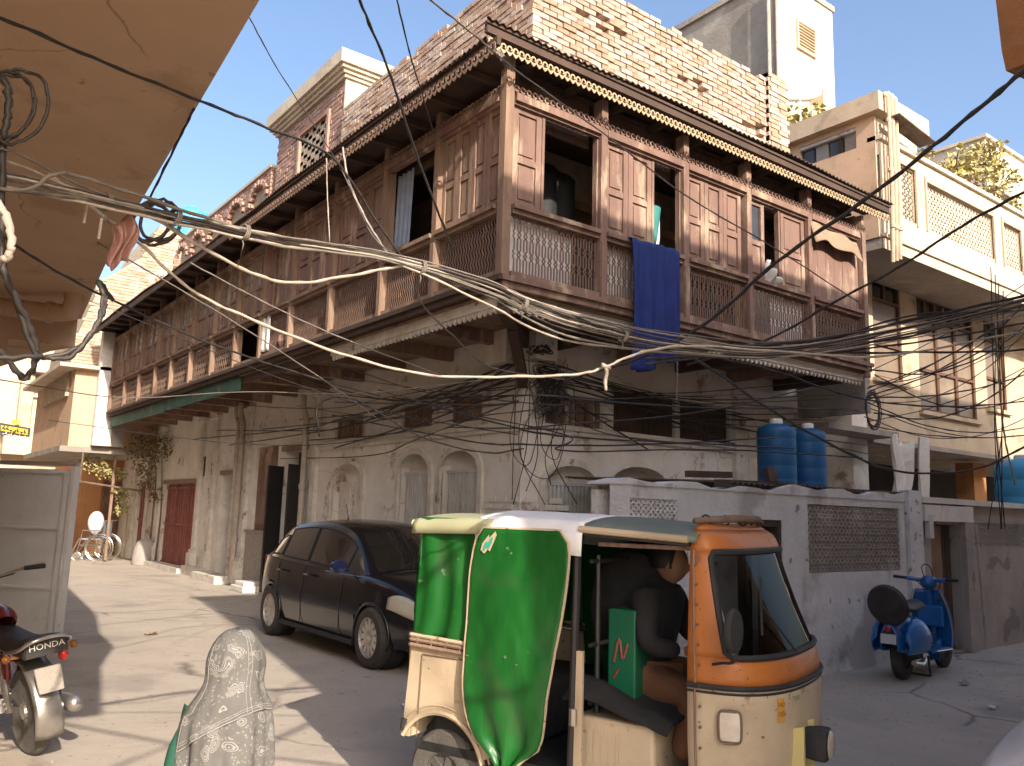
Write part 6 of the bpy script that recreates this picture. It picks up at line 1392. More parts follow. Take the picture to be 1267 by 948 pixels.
b = MB(); b.grid(seatf, 24, 14); b.add([(-.34, -.125, .69), (-.34, .125, .69), (-.34, .11, .79), (-.34, -.11, .79)], [(0, 1, 2, 3)]); st_ = MBd(b, 'seat', 'seat', smooth=False, norm=False, autos=40, solid=.01)
b = MB(); b.hexa([(-.352, -.125, .69), (-.34, -.125, .69), (-.34, .125, .69), (-.352, .125, .69), (-.35, -.112, .80), (-.34, -.112, .80), (-.34, .112, .80), (-.35, .112, .80)]); sb_ = MBd(b, 'seat_back_panel', 'seat', bevel=.005)
txt('HONDA', .052, 'whitepaint', mc, lambda x, y: (-.356, -x, .752+y), sx=1.1)
b = MB(); b.tube(spline([(-.05, -.15, .70), (-.3, -.15, .75), (-.4, -.11, .80), (-.41, 0, .815), (-.4, .11, .80), (-.3, .15, .75), (-.05, .15, .70)], 5), .012, 8); MBd(b, 'grab_rail', 'chrome', smooth=True)
b = MB()
def tankf(a, t):
    x = .40+.50*a; th = 2*math.pi*t; s_ = math.sin(math.pi*(.08+.9*a))**.5; return (x, .135*s_*math.cos(th), .80+.02*a+.115*s_*math.sin(th))
b.grid(tankf, 18, 24); MBd(b, 'fuel_tank', 'red', smooth=True, norm=False)
for sg in (-1, 1):
    b = MB(); b.tube([(.02, sg*.12, .30), (.12, sg*.12, .62)], .022, 10); 
    cps = [(.02+.10*t+.028*math.cos(t*50)*.3, sg*.12+.028*math.sin(t*50), .32+.26*t) for t in [k/60 for k in range(61)]]; b.tube(cps, .006, 5); MBd(b, 'shock_absorber', 'chrome')
    b = MB(); b.box(.02, .34, sg*.11-.02, sg*.11+.02, .50, .68); MBd(b, 'side_cover', 'red', bevel=.02)
    b = MB(); b.tube([(-.22, sg*.09, .69), (-.24, sg*.2, .70)], .008, 6); b.lathe([(.0, -.02), (.022, -.015), (.026, 0), (.02, .02), (0, .025)], 12, F=lambda x, y, z: (-.24-z, sg*.2+x, .70+y)); MBd(b, 'indicator', mat('amber_lens', (.25, .09, .02), None, 3, .25), autos=60)
    b = MB(); b.tube([(.3, sg*.13, .35), (.3, sg*.30, .33)], .012, 6); MBd(b, 'foot_peg', 'black')
    b = MB(); b.tube([(1.22, sg*.08, .29), (1.0, sg*.08, .98)], .022, 8); MBd(b, 'fork_leg', 'chrome')
    b = MB(); hb = spline([(.98, 0, 1.0), (.96, sg*.12, 1.05), (.90, sg*.24, 1.10), (.80, sg*.36, 1.11)], 5); b.tube(hb, .012, 8); MBd(b, 'handlebar', 'chrome', smooth=True)
    b = MB(); b.tube([(.86, sg*.29, 1.11), (.77, sg*.40, 1.112)], .018, 8); MBd(b, 'grip', 'black')
    b = MB(); b.tube([(.92, sg*.28, 1.11), (.85, sg*.42, 1.13)], .005, 5); MBd(b, 'brake_lever', 'chrome')
b = MB(); b.tube(spline([(-.02-.30, -.17, .33), (.05, -.17, .30), (.25, -.16, .26)], 4), [.05, .052, .052, .052, .05, .04, .035, .03, .025][:len(spline([(-.32, -.17, .33), (.05, -.17, .3), (.25, -.16, .26)], 4))], 12); b.tube([(.2, -.16, .27), (.6, -.12, .25), (.68, -.06, .45)], .02, 8); MBd(b, 'exhaust', 'chrome', smooth=True)
b = MB(); b.box(.35, .72, -.12, .12, .22, .42); b.lathe([(.09, -.0), (.10, .05), (.09, .09), (.1, .13), (.09, .17), (.1, .2)], 12, (.62, 0, .40)); MBd(b, 'engine', 'steel', bevel=.01)
b = MB(); b.tube([(.0, 0, .29), (.35, .06, .34)], .02, 6); b.tube([(.1, 0, .66), (.9, 0, .86), (.98, 0, .95)], .02, 6); b.tube([(.9, 0, .86), (.72, 0, .25), (.35, 0, .25), (.12, 0, .62)], .016, 6); MBd(b, 'frame', 'black')
b = MB(); b.lathe([(.03, -.1), (.08, -.05), (.09, .0), (.08, .02)], 18, F=lambda x, y, z: (1.08+z, x, .93+y)); MBd(b, 'headlamp', 'chrome', autos=50)
for (a, b2) in (((.8, .2, 1.09), (.95, .0, .9)), ((.8, -.2, 1.09), (1.0, .0, .85))): b = MB(); m_ = (Vector(a)+Vector(b2))/2+Vector((.06, .05, .06)); b.tube(spline([a, m_, b2], 5), .005, 5); MBd(b, 'control_cable', 'black')

# ---------------------------------------------------------------- blue scooter
M['scooter'] = mat('blue_scooter_paint', (.014, .14, .42), (.012, .11, .34), 4, .35, coat=.35, c3=(.05, .035, .03), s3=6, th3=.62, w3=.04); add_spots(M['scooter'], 2.5, .55, .1, (.012, .08, .24), 8)
sc = empty('scooter', (2.72, -3.38, 0), 'old blue step through scooter with a covered spare wheel parked at the yard wall', 'scooter', rz=R(7))
def SB(mb, name, m, parent=None, **k): return mb.build(name, m, parent or sc, local=True, **k)
wheel(sc, 0, 0, .215, .1, -1, 5, 'rub', 'rub', .5); wheel(sc, 1.22, 0, .215, .09, -1, 5, 'rub', 'rub', .5)
b = MB()
def sbody(a, t):   # rear body tub
    x = -.34+.72*a; th = math.pi*(-.12+1.24*t); s_ = (math.sin(math.pi*(.1+.84*a)))**.45; w_ = .15*s_; return (x, -w_*math.cos(th), .40+.30*s_*max(-.4, math.sin(th)))
b.grid(sbody, 20, 20); SB(b, 'rear_body', 'scooter', smooth=True, norm=False, solid=.01)
for sg in (-1, 1):
    b = MB()
    def cowl(a, t):
        x = -.30+.64*a; s_ = max(0, math.sin(math.pi*min(1, (a*.96+.04))))**.5; z0 = .30; z1 = .30+.40*s_*(1-.15*a); z = z0+(z1-z0)*t
        return (x, sg*(.15+.13*s_*math.sin(math.pi*min(1, t*.92+.08))**.6), z)
    b.grid(cowl, 18, 12); cw_ = SB(b, 'side_cowl', 'scooter', smooth=True, norm=False, solid=.008)
    for k in range(5): b = MB(); b.box(.12, .24, sg*.268-.004, sg*.268+.006, .36+k*.035, .368+k*.035); SB(b, 'vent_slot', 'black', cw_)
b = MB(); b.lathe([(.12, -.06), (.2, -.05), (.22, 0), (.2, .05), (.12, .06)], 28, F=lambda x, y, z: (-.33+z*.9-y*.25, x, .80+y)); SB(b, 'spare_wheel', 'rub', autos=50)
b = MB(); b.lathe([(0, -.072), (.12, -.07), (.2, -.055), (.21, -.02)], 28, F=lambda x, y, z: (-.33+z*.9-y*.25, x, .80+y)); SB(b, 'wheel_cover', 'seat', autos=50)
b = MB(); b.grid(lambda a, t: (-.16+.58*a, (-1+2*t)*(.13-.03*a), .755+.055*(1-abs(2*t-1)**3)-.03*math.sin(a*3)), 14, 8); SB(b, 'seat', 'seat', smooth=True, norm=False, solid=.05)
b = MB(); b.grid(lambda a, t: (.36+.62*a, (-1+2*t)*.19, .27+.015*math.sin(a*3)), 8, 4); SB(b, 'floorboard', 'scooter', norm=False, solid=.02)
b = MB()
def shield(a, t):
    z = .26+.66*t; w_ = .225*math.sin(math.pi*(.28+.56*t))**.6; y = (-1+2*a)*w_; return (1.0-.16*t-.05*(1-abs(2*a-1)**2)*-1, y, z)
b.grid(shield, 14, 14); SB(b, 'leg_shield', 'scooter', smooth=True, norm=False, solid=.015)
b = MB(); b.box(.86, .97, -.15, .15, .50, .74); SB(b, 'glove_box', 'scooter', bevel=.02)
b = MB(); b.tube([(1.0, 0, .3), (.86, 0, .98)], .035, 10); b.tube([(1.02, .0, .5), (1.12, .06, .3), (1.22, .06, .215)], .022, 8); SB(b, 'steering_column', 'scooter')
b = MB(); b.grid(lambda a, t: (1.22+.27*math.cos(R(200)-R(190)*a), (-1+2*t)*.085*math.sin(math.pi*(.1+.8*a))**.4, .215+.27*math.sin(R(200)-R(190)*a)-.03*abs(2*t-1)), 16, 6); SB(b, 'front_mudguard', 'scooter', smooth=True, norm=False, solid=.008)
b = MB(); b.lathe([(.03, -.1), (.08, -.06), (.095, 0), (.085, .06), (.05, .08)], 16, F=lambda x, y, z: (.88+z, x, 1.0+y*.9)); SB(b, 'headset', 'scooter', autos=50)
for sg in (-1, 1):
    b = MB(); b.tube([(.86, sg*.06, 1.02), (.80, sg*.22, 1.04)], .024, 8); SB(b, 'handlebar', 'scooter')
    b = MB(); b.tube([(.80, sg*.22, 1.04), (.76, sg*.36, 1.05)], .018, 8); SB(b, 'grip', 'black')
b = MB(); b.tube(spline([(.84, .03, 1.05), (.82, .05, 1.17), (.82, .0, 1.21), (.83, -.05, 1.16), (.84, -.06, 1.06)], 5), .006, 5); SB(b, 'cable_loop', 'black')
b = MB(); b.tube([(.42, -.12, .22), (.36, -.16, .02)], .012, 6); b.tube([(.42, .12, .22), (.36, .16, .02)], .012, 6); b.tube([(.36, -.16, .02), (.36, .16, .02)], .012, 6); SB(b, 'centre_stand', 'black')
b = MB(); b.box(-.355, -.33, -.08, .08, .40, .50); SB(b, 'number_plate', 'steel')
b = MB(); b.lathe([(.02, 0), (.035, .012), (.02, .02)], 12, F=lambda x, y, z: (-.345-z, x, .56+y)); SB(b, 'tail_light', 'redlens')
for y0 in (-.05, .05): b = MB(); b.tube(spline([(.82, y0*3, 1.03), (.93, y0*2, .95), (.96, y0, .8), (.95, y0, .4)], 5), .005, 5); SB(b, 'control_cable', 'black')
for sg in (-1, 1): b = MB(); b.tube([(1.0-.16*t-.05, sg*.225*math.sin(math.pi*(.28+.56*t))**.6, .26+.66*t) for t in [k/12 for k in range(13)]], .009, 5); SB(b, 'shield_trim', 'chrome')
b = MB(); b.tube([(-.1, -.16, .2), (.1, -.17, .17), (.25, -.14, .2)], .03, 8); SB(b, 'exhaust', 'chrome')
b = MB(); b.tube([(.3, -.26, .30), (.95, -.2, .26)], .008, 5); SB(b, 'floor_strip', 'chrome')
b = MB(); b.box(-.1, .35, -.1, .1, .2, .34); SB(b, 'engine', 'black', bevel=.02)

# ---------------------------------------------------------------- wheelchair at the lane end
wc = empty('wheelchair', (-.95, 18.2, 0), 'empty chrome wheelchair with a white bundle at the far end of the lane', 'wheelchair', rz=R(150)); wc.scale = (1.25, 1.25, 1.25)
def WB(mb, name, m, parent=None, **k): return mb.build(name, m, parent or wc, local=True, **k)
for sg in (-1, 1):
    b = MB(); c0 = Vector((0, sg*.28, .3)); b.tube([c0+Vector((.3*math.cos(t), 0, .3*math.sin(t))) for t in [k*math.pi/14 for k in range(28)]], .016, 6, closed=True); b.tube([c0+Vector((.26*math.cos(t), sg*.03, .26*math.sin(t))) for t in [k*math.pi/14 for k in range(28)]], .009, 6, closed=True)
    for k in range(12): a = k*math.pi/6; b.tube([c0, c0+Vector((.3*math.cos(a), 0, .3*math.sin(a)))], .004, 4)
    WB(b, 'large_wheel', 'chrome')
    b = MB(); c0 = Vector((.48, sg*.25, .1)); b.tube([c0+Vector((.09*math.cos(t), 0, .09*math.sin(t))) for t in [k*math.pi/8 for k in range(16)]], .016, 6, closed=True); 
    for k in range(5): a = k*math.pi*.4; b.tube([c0, c0+Vector((.09*math.cos(a), 0, .09*math.sin(a)))], .008, 4)
    WB(b, 'caster_wheel', 'chrome')
    b = MB(); b.tube([(-.05, sg*.25, .9), (-.05, sg*.25, .35), (.45, sg*.25, .35), (.5, sg*.25, .1)], .014, 6); b.tube([(-.2, sg*.25, .92), (-.05, sg*.25, .9)], .014, 6); b.tube([(0, sg*.25, .68), (.4, sg*.25, .68), (.42, sg*.25, .5), (.45, sg*.25, .35)], .014, 6); b.tube([(.45, sg*.25, .5), (.62, sg*.2, .15), (.72, sg*.12, .14)], .014, 6); WB(b, 'frame_tube', 'chrome')
b = MB(); b.box(0, .42, -.23, .23, .47, .5); WB(b, 'seat', 'cloth_grey'); b = MB(); b.box(-.06, -.03, -.23, .23, .5, .88); WB(b, 'backrest', 'cloth_grey')
b = MB(); b.grid(lambda a, t: (.16+.17*math.sin(math.pi*t)*math.cos(2*math.pi*a), .18*math.sin(math.pi*t)*math.sin(2*math.pi*a), .78+.25*math.cos(math.pi*t)+.02*math.sin(a*25)), 20, 12); b.build('white_bundle', 'rwhite', smooth=True, norm=False, label='bulging white cloth bundle sitting on the wheelchair', cat='bundle') if False else None
wb = b.mesh('white_sack', [M['rwhite']], (0, 0, 0), True); wo_ = bpy.data.objects.new('white_sack', wb); COL.objects.link(wo_); wo_.location = (-1.0, 18.3, .08); wo_.rotation_euler.z = R(150); wo_.scale = (1.25, 1.25, 1.25); tag(wo_, 'bulging white cloth sack sitting on the wheelchair', 'sack')
# ================================================================ OVERHEAD CABLES
rw = random.Random(21)
def wire(pts, r, m, label, name='cable', group=None, n=6, k=8, off=None):
    """pts: (u, v, distance) sight points, or 3-vectors in the world when given as tuples of length 4"""
    P = []
    for q in pts:
        p = atd(*q[:3]) if len(q) == 3 else np.array(q[:3]); 
        if off is not None: p = p+np.array(off)
        P.append(p)
    sp = spline(P, k); ph = rw.uniform(0, 6.28); rj = r*.22
    sp = [p+Vector((rj*math.sin(i*1.9+ph), rj*math.cos(i*2.7+ph), rj*1.3*math.sin(i*1.3+ph*2))) for i, p in enumerate(sp)]
    b = MB(); b.tube(sp, [r*(1+.16*math.sin(i*2.3+ph)+(.25 if i % 23 == 11 else 0)) for i in range(len(sp))], n)
    return b.build(name, m, smooth=True, norm=False, label=label, cat='cable', group=group)
base = [(-120, 196, 2.3), (0, 218, 2.6), (110, 243, 2.85), (240, 274, 3.1), (350, 299, 3.35), (480, 320, 3.65), (600, 356, 3.85), (700, 398, 4.1), (850, 429, 4.7), (1000, 432, 5.4), (1267, 375, 6.4), (1400, 330, 6.9)]
for i in range(10):
    a = rw.uniform(0, 6.28)
    pts = []
    for j, (u, v, d) in enumerate(base):
        sp_ = (1+.5*math.sin(j*1.7+i))*(1.5 if 5 < j < 8 else 1)*(2.2 if j == 1 else 1)
        pts.append((u+2*math.sin(a+j), v+(i-4.5)*2.3*sp_*(.5 if 3 <= j <= 5 else 1), d+.02*math.cos(a+j*2)))
    wire(pts, rw.choice([.0065, .0045, .0055, .004, .003]), ['cable', 'cablewhite', 'cable', 'cableblack', 'cablewhite', 'cable', 'cable', 'cableblack', 'cable', 'cablewhite'][i], 'dusty grey cable in the thick bundle sweeping across the corner balcony', group='cables of the main bundle')
wire([(-60, 225, 2.5), (30, 235, 2.62), (70, 215, 2.68), (120, 225, 2.8), (250, 268, 3.1), (330, 292, 3.3)], .0065, 'cable', 'pale cable humped above the left end of the main bundle')
wire([(110, 240, 2.9), (175, 262, 3.0), (290, 328, 3.3), (360, 350, 3.45), (440, 340, 3.6), (515, 330, 3.72), (600, 360, 3.86)], .007, 'cablewhite', 'thick pale cable sagging under the bundle near the open window')
wire([(60, 215, 2.8), (120, 262, 3.0), (171, 300, 3.1), (233, 356, 3.2), (299, 390, 3.3), (420, 437, 3.5), (530, 464, 3.6), (640, 466, 3.6), (715, 463, 3.6), (749, 454, 3.62), (795, 436, 3.7), (860, 428, 3.9), (980, 436, 4.3), (1100, 440, 4.6), (1267, 410, 5.2)], .006, 'cablewhite', 'long pale cable drooping low across the white corner of the house')
b = MB(); p0 = atd(749, 455, 3.6); b.tube(spline([p0, p0+[.01, 0, -.02], p0+[0, 0, -.06], p0+[.006, 0, -.10]], 4), [.005, .007, .009, .009, .009, .009, .008, .008, .009, .008, .007, .007, .006], 7); b.tube([p0+[-.02, 0, .01], p0+[.025, 0, .0]], .010, 8); b.build('taped_joint', 'cablewhite', smooth=True, norm=False, label='white taped joint dangling from the drooping pale cable', cat='cable joint')
wire([(-120, -20, 3.0), (0, 22, 3.3), (130, 78, 3.8), (250, 126, 4.2), (330, 158, 4.6), (412, 196, 5.2), (470, 280, 5.6), (500, 322, 5.8)], .008, 'cableblack', 'thin black cable running over the buff underside to the brick tower')
wire([(430, -60, 4.2), (445, 0, 4.6), (480, 85, 5.2), (515, 190, 5.8), (545, 270, 6.2), (562, 312, 6.3)], .009, 'cableblack', 'black cable dropping steeply from the top left of the house corner')
wire([(480, -40, 5), (491, 0, 5.4), (508, 70, 6.2), (521, 112, 7.0), (536, 162, 8.2)], .006, 'cableblack', 'short thin cable ending at the eave left of the corner')
wire([(500, -30, 4), (533, 0, 4.4), (590, 46, 5.2), (640, 88, 5.9), (760, 175, 6.4), (850, 243, 6.9), (960, 308, 7.6), (1062, 374, 8.4)], .006, 'cable', 'thin grey cable slanting across the shutters of the sunlit front')
wire([(1340, 30, 4.0), (1267, 88, 4.2), (1180, 160, 4.6), (1080, 240, 5.1), (960, 325, 5.7), (880, 395, 6.2), (800, 440, 6.6), (700, 470, 7.5)], .0125, 'cableblack', 'thick black cable slanting down from the orange balcony corner')
wire([(1340, 205, 5.0), (1267, 238, 5.4), (1190, 280, 5.8), (1110, 332, 6.3), (1030, 375, 6.8), (950, 420, 7.3), (850, 452, 7.9)], .010, 'cableblack', 'black cable crossing the pierced parapet and the right windows')
wire([(240, 135, 5), (215, 185, 5.2), (183, 250, 5.6)], .008, 'cableblack', 'short black cable from the buff soffit down to the coil')
wire([(305, 15, 6), (313, 30, 6.2), (345, 88, 7), (395, 165, 8), (425, 215, 8.6), (460, 290, 7.4), (497, 320, 6.4)], .0055, 'cable', 'hair thin cable crossing the sky to the brick tower')
wire([(404, 196, 8.2), (405, 240, 8.2), (408, 300, 8.1)], .006, 'cablewhite', 'pale cable hanging straight down from the eave')
wire([(424, 183, 8.6), (432, 225, 8.2), (455, 275, 7.6), (485, 322, 7.0)], .010, 'cablewhite', 'pale cable angling down from the tower base to the bundle')
for i, (v0, v1, v2, v3, rr_) in enumerate(((430, 422, 396, 366, .014), (434, 436, 404, 378, .011), (440, 437, 436, 432, .010), (431, 430, 415, 372, .012), (442, 438, 424, 400, .009), (428, 428, 390, 384, .009))):
    wire([(800, v0+2*i, 5.2), (880, v0, 5.6), (1000, v1, 6.2), (1130, v2, 6.8), (1267, v3, 7.4), (1380, v3-25, 8)], rr_, 'cableblack', 'heavy black cable sweeping past the brown windows to the right edge', group='heavy black cables at right')
wire([(690, 380, 5.5), (790, 428, 5.8), (860, 445, 6), (950, 505, 6.2), (1040, 556, 6.4), (1110, 583, 6.6), (1200, 582, 6.9), (1267, 553, 7.2), (1350, 500, 7.5)], .0095, 'cableblack', 'black cable looping low in front of the blue tanks')
wire([(838, 425, 6), (838, 470, 6), (837, 496, 6)], .005, 'cable', 'short grey wire hanging below the blue cloth')
wire([(875, 440, 6.5), (955, 458, 6.8), (1040, 487, 7.2), (1110, 500, 7.6), (1190, 503, 8), (1267, 497, 8.4)], .008, 'cableblack', 'black wire along the scalloped fascia to the right')
# fan of thin wires against the cream building
for i in range(16):
    a = (rw.uniform(1068, 1082), rw.uniform(455, 530), 10.3); c = (1290, rw.uniform(330, 560), 11.5+rw.uniform(-1, 1)); sag = rw.uniform(5, 40)
    wire([a, ((a[0]*2+c[0])/3, (a[1]*2+c[1])/3+sag*.8, 10.8), ((a[0]+c[0]*2)/3, (a[1]+c[1]*2)/3+sag*.8, 11.1), c], rw.choice([.006, .008, .01]), 'cableblack', 'thin black wire among many strung across the cream wall', group='thin wires across the cream building')
for i in range(4):
    a = (1226+i*5, 330+i*10, 11); c = (1205+rw.uniform(0, 45), 655, 11)
    wire([a, ((a[0]+c[0])/2+rw.uniform(-8, 12), (a[1]+c[1])/2+10, 11), c], .007, 'cableblack', 'thin black wire among many strung across the cream wall', group='thin wires across the cream building')
wire([(1232, 400, 11), (1236, 470, 11), (1243, 540, 11), (1256, 600, 11)], .011, mat('yellow_pipe', (.36, .28, .12)), 'yellow conduit pipe running down the cream wall at the right', name='conduit')
# thin dark wires under the balcony, tied to the walls
node = (-.12, .1, 3.35, 0)
def W3(x, y, z): return (x, y, z, 0)
ends = [(-.3, 8.2, 3.2), (-.1, 5.2, 2.7), (-.15, 10.5, 3.0), (-.1, 3.2, 3.4), (-.7, 6.0, 3.8), (-.1, 7.6, 2.6), (.2, 9.5, 3.5), (-.1, 7.0, 3.6), (-1.2, 5.0, 3.85), (-.1, 4.0, 3.1), (-.15, 11.5, 3.4), (-1.3, 9.0, 3.7), (-.1, 6.3, 2.9), (-1.3, 3.0, 3.8), (-.1, 13.5, 3.3)]
for i, e in enumerate(ends):
    s0 = (-.12+rw.uniform(-.1, .05), -.1+rw.uniform(-.1, .2), rw.uniform(3.0, 3.6)); f = rw.uniform(.12, .35)
    mid = [(s0[k]+e[k])/2 for k in range(3)]; mid[2] -= f; mid[0] = min(mid[0], -.15)
    wire([W3(*s0), W3(*[(s0[k]*.7+e[k]*.3-(f*.75 if k == 2 else 0)-(.08 if k == 0 else 0)) for k in range(3)]), W3(*mid), W3(*e)], rw.choice([.007, .009, .012]), 'cableblack', 'dark wire slung below the balcony along the lane wall', group='wires below the lane side balcony')
ends = [(3.6, -.1, 3.5), (6.5, -.3, 3.4), (2.2, -.1, 2.6), (7.2, -.1, 3.6), (5.5, -.9, 3.6), (3.3, -.1, 3.0), (8.0, -.2, 3.3), (4.3, -.15, 3.3), (5.8, -1.2, 3.7), (7.9, -.1, 3.2), (4.2, -.1, 2.8), (5.7, -1.25, 3.4), (7.5, -.6, 3.0), (3.0, -.1, 2.75), (8.5, -.1, 2.9), (4.9, -1.2, 3.8)]
for i, e in enumerate(ends):
    s0 = (.05+rw.uniform(-.05, .3), -.15+rw.uniform(-.05, .05), rw.uniform(2.9, 3.6)); f = rw.uniform(.05, .3)
    wire([W3(*s0), W3(*[(s0[k]*.6+e[k]*.4-(f if k == 2 else .05 if k == 1 else 0)) for k in range(3)]), W3(*e)], rw.choice([.007, .009, .011]), 'cableblack', 'dark wire slung below the balcony along the front wall', group='wires below the front balcony')
for i, (pts, lb) in enumerate((([(110, 372, 14), (180, 400, 14), (330, 462, 12), (480, 510, 10.5), (640, 538, 8.7)], 'long thin wire from the lane end to the whitewashed corner'), ([(60, 520, 16), (250, 545, 14), (400, 550, 11), (560, 520, 9.5), (680, 505, 8.8)], 'long slack wire hung across the lane wall at mid height'),
                  ([(0, 470, 9), (150, 492, 10), (300, 545-60, 10), (440, 487, 9.5), (600, 470, 8.9)], 'nearly level pale wire in front of the balcony fascia'), ([(235, 325, 7), (300, 360, 7.2), (370, 395, 7.4), (440, 425, 7.6), (560, 470, 8.2)], 'pale thin wire crossing the lattice panels'),
                  ([(120, 300, 7), (200, 345, 7.5), (300, 405, 8), (400, 470, 8.6), (470, 520, 9)], 'thin pale wire crossing the glazed shutters'), ([(0, 290, 5), (60, 330, 5.5), (140, 372, 6.5), (260, 425, 7.5), (380, 465, 8.6), (470, 490, 9)], 'black wire from the left edge to the balcony underside'),
                  ([(520, 330, 5.8), (520, 372, 6.2), (560, 415, 7), (610, 455, 8), (700, 470, 8.6)], 'curling grey wire hanging below the lattice near the corner'), ([(395, 540, 8.6), (395, 500, 8.6), (440, 495, 8.5), (520, 540, 8.5), (600, 560, 8.5), (648, 555, 8.5)], 'drooping black wire on the wall above the arched windows'))):
    wire(pts, .0065 if i not in (5, 7) else .009, 'cable' if i in (2, 3, 4, 6) else 'cableblack', lb)
# tangles and coils
def tangle(name, c, r, n, loops, m, label, cat, rad=.006, drop=0):
    root = empty(name, c, label, cat); q = random.Random(len(label))
    for i in range(n):
        b = MB(); p = [Vector(c)+Vector((q.uniform(-1, 1)*r[0], q.uniform(-1, 1)*r[1], q.uniform(-1, 1)*r[2]-(drop*q.random()**2))) for _ in range(loops)]
        b.tube(spline(p, 6), rad*q.uniform(.7, 1.3), 5); b.build('wire_strand', m, root, smooth=True, norm=False)
tangle('wire_tangle', (.28, -.22, 3.25), (.28, .12, .28), 16, 7, 'cableblack', 'dense black tangle of wires clinging to the wall right of the house corner', 'wire tangle', .007, .2)
tangle('wire_knot', (.12, -.2, 3.72), (.16, .1, .07), 10, 6, 'cableblack', 'black knot of wires tucked under the balcony at the house corner', 'wire tangle', .009)
for k, (x0, zc_, a_, b_) in enumerate(((-.05, 2.75, .22, .5), (.25, 2.55, .35, .45), (.42, 2.75, .2, .4))):
    b = MB(); b.tube([(x0+a_*math.cos(t), -.12-.03*math.sin(t*3), zc_+b_*math.sin(t)) for t in [2*math.pi*j/28 for j in range(28)]], .006, 5, closed=True); b.build('wire_loop', 'cableblack', smooth=True, norm=False, label=['left of the three wire loops hanging on the corner wall', 'widest wire loop hanging over the white arched shutter', 'small wire loop just right of the widest loop'][k], cat='wire loop')
def coil(name, c, ra, rb_, n, axis, m, label, rad, tilt=0):
    root = empty(name, c, label, 'cable coil'); q = random.Random(n)
    for i in range(n):
        b = MB(); e = q.uniform(.85, 1.1); dx = q.uniform(-.03, .03); pts = []
        for j in range(32):
            t = 2*math.pi*j/32; u = ra*e*math.cos(t)+dx; v = rb_*e*math.sin(t)+q.uniform(-.004, .004)
            p = Vector(c)+(Vector((u, 0, v)) if axis == 'x' else BRv*u+Vector((0, 0, v)))+Vector((0, q.uniform(-.01, .01), 0)); pts.append(p)
        b.tube(pts, rad, 5, closed=True); b.build('loop', m, root, smooth=True, norm=False)
BRv = Vector(BR)
coil('cable_coil', (5.85, -1.4, 3.42), .2, .29, 9, 'x', 'cableblack', 'black coil of spare cable hung below the right end of the balcony', .007)
c1 = atd(192, 275, 3.6); coil('cable_coil', tuple(c1), .095, .095, 4, 'v', 'cableblack', 'round coil of black cable hung on the bundle at the upper left', .0075)
c1 = atd(8, 132, 2.6); coil('cable_coil', tuple(c1), .095, .115, 3, 'v', 'cableblack', 'loose black cable loop against the buff soffit at the left edge', .006)
wire([(-40, 80, 2.6), (5, 100, 2.6), (10, 140, 2.6), (4, 180, 2.6), (2, 300, 2.6), (8, 345, 2.6), (35, 400, 2.7), (45, 440, 2.75), (30, 468, 2.75), (5, 440, 2.7), (-40, 400, 2.6)], .011, 'cableblack', 'thick black cable hanging in a loop down the left edge')
wire([(-20, 300, 2.6), (15, 360, 2.65), (40, 430, 2.72), (58, 442, 2.75), (100, 428, 2.8), (124, 395, 2.85), (130, 372, 2.9), (122, 348, 2.95), (140, 372, 3.2)], .0085, 'cableblack', 'twisted black cable looping in front of the white house at left')
wire([(-20, 440, 2.6), (0, 443, 2.62), (45, 441, 2.7), (60, 443, 2.75), (90, 440, 2.78), (120, 400, 2.84), (128, 366, 2.9)], .008, 'cableblack', 'second black cable joined to the loop at left')
wire([(-20, 240, 2.5), (5, 262, 2.5), (14, 300, 2.5), (5, 322, 2.5), (-30, 322, 2.5)], .012, 'cablewhite', 'thick off white cable end curling at the left edge')
b = MB(); c1 = atd(150, 275, 3.0); u_ = Vector(BR); 
b.grid(lambda a, t: tuple(Vector(c1)+u_*((a-.5)*(.10-.03*t)+.02*math.sin(t*5)-.0+.02*t)+Vector((0, .015*math.sin(a*14+t*3), -.17*t-.02*math.sin(a*6)+.01))), 24, 14); b.build('pink_rag', 'cloth_pink', smooth=True, norm=False, solid=.003, label='faded pink rag tied round the cable bundle at the left', cat='rag')
for k, (u, v, dv) in enumerate(((108, 254, 22), (126, 270, 26))): b = MB(); p = atd(u, v, 2.9); q_ = atd(u-4, v+dv, 2.9); b.tube(spline([p, (Vector(p)+Vector(q_))/2+Vector((.006, 0, 0)), q_], 4), [.006]*8+[.002], 6) if False else b.tube([p, q_], .005, 6); b.build('cable_tie', 'cablewhite', norm=False, label=['white tie end dangling left of the pink rag', 'pale taped cable end dangling beside the pink rag'][k], cat='cable tie')

for i, (a, b2, r_) in enumerate((((-4.1, -9.49, 4.7), (-6.9, -8.5, 2.9), .022), ((-4.3, -9.49, 3.3), (-6.9, -7.9, 4.4), .016), ((-4.4, -9.49, 5.3), (-7.0, -9.0, 3.4), .012))):
    wire([W3(*a), W3((a[0]+b2[0])/2, (a[1]+b2[1])/2, (a[2]+b2[2])/2-.12), W3(*b2)], r_, 'cableblack', ['thickest cable slung across the street behind the viewer', 'middling cable slung across the street behind the viewer', 'thinnest cable slung across the street behind the viewer'][i])

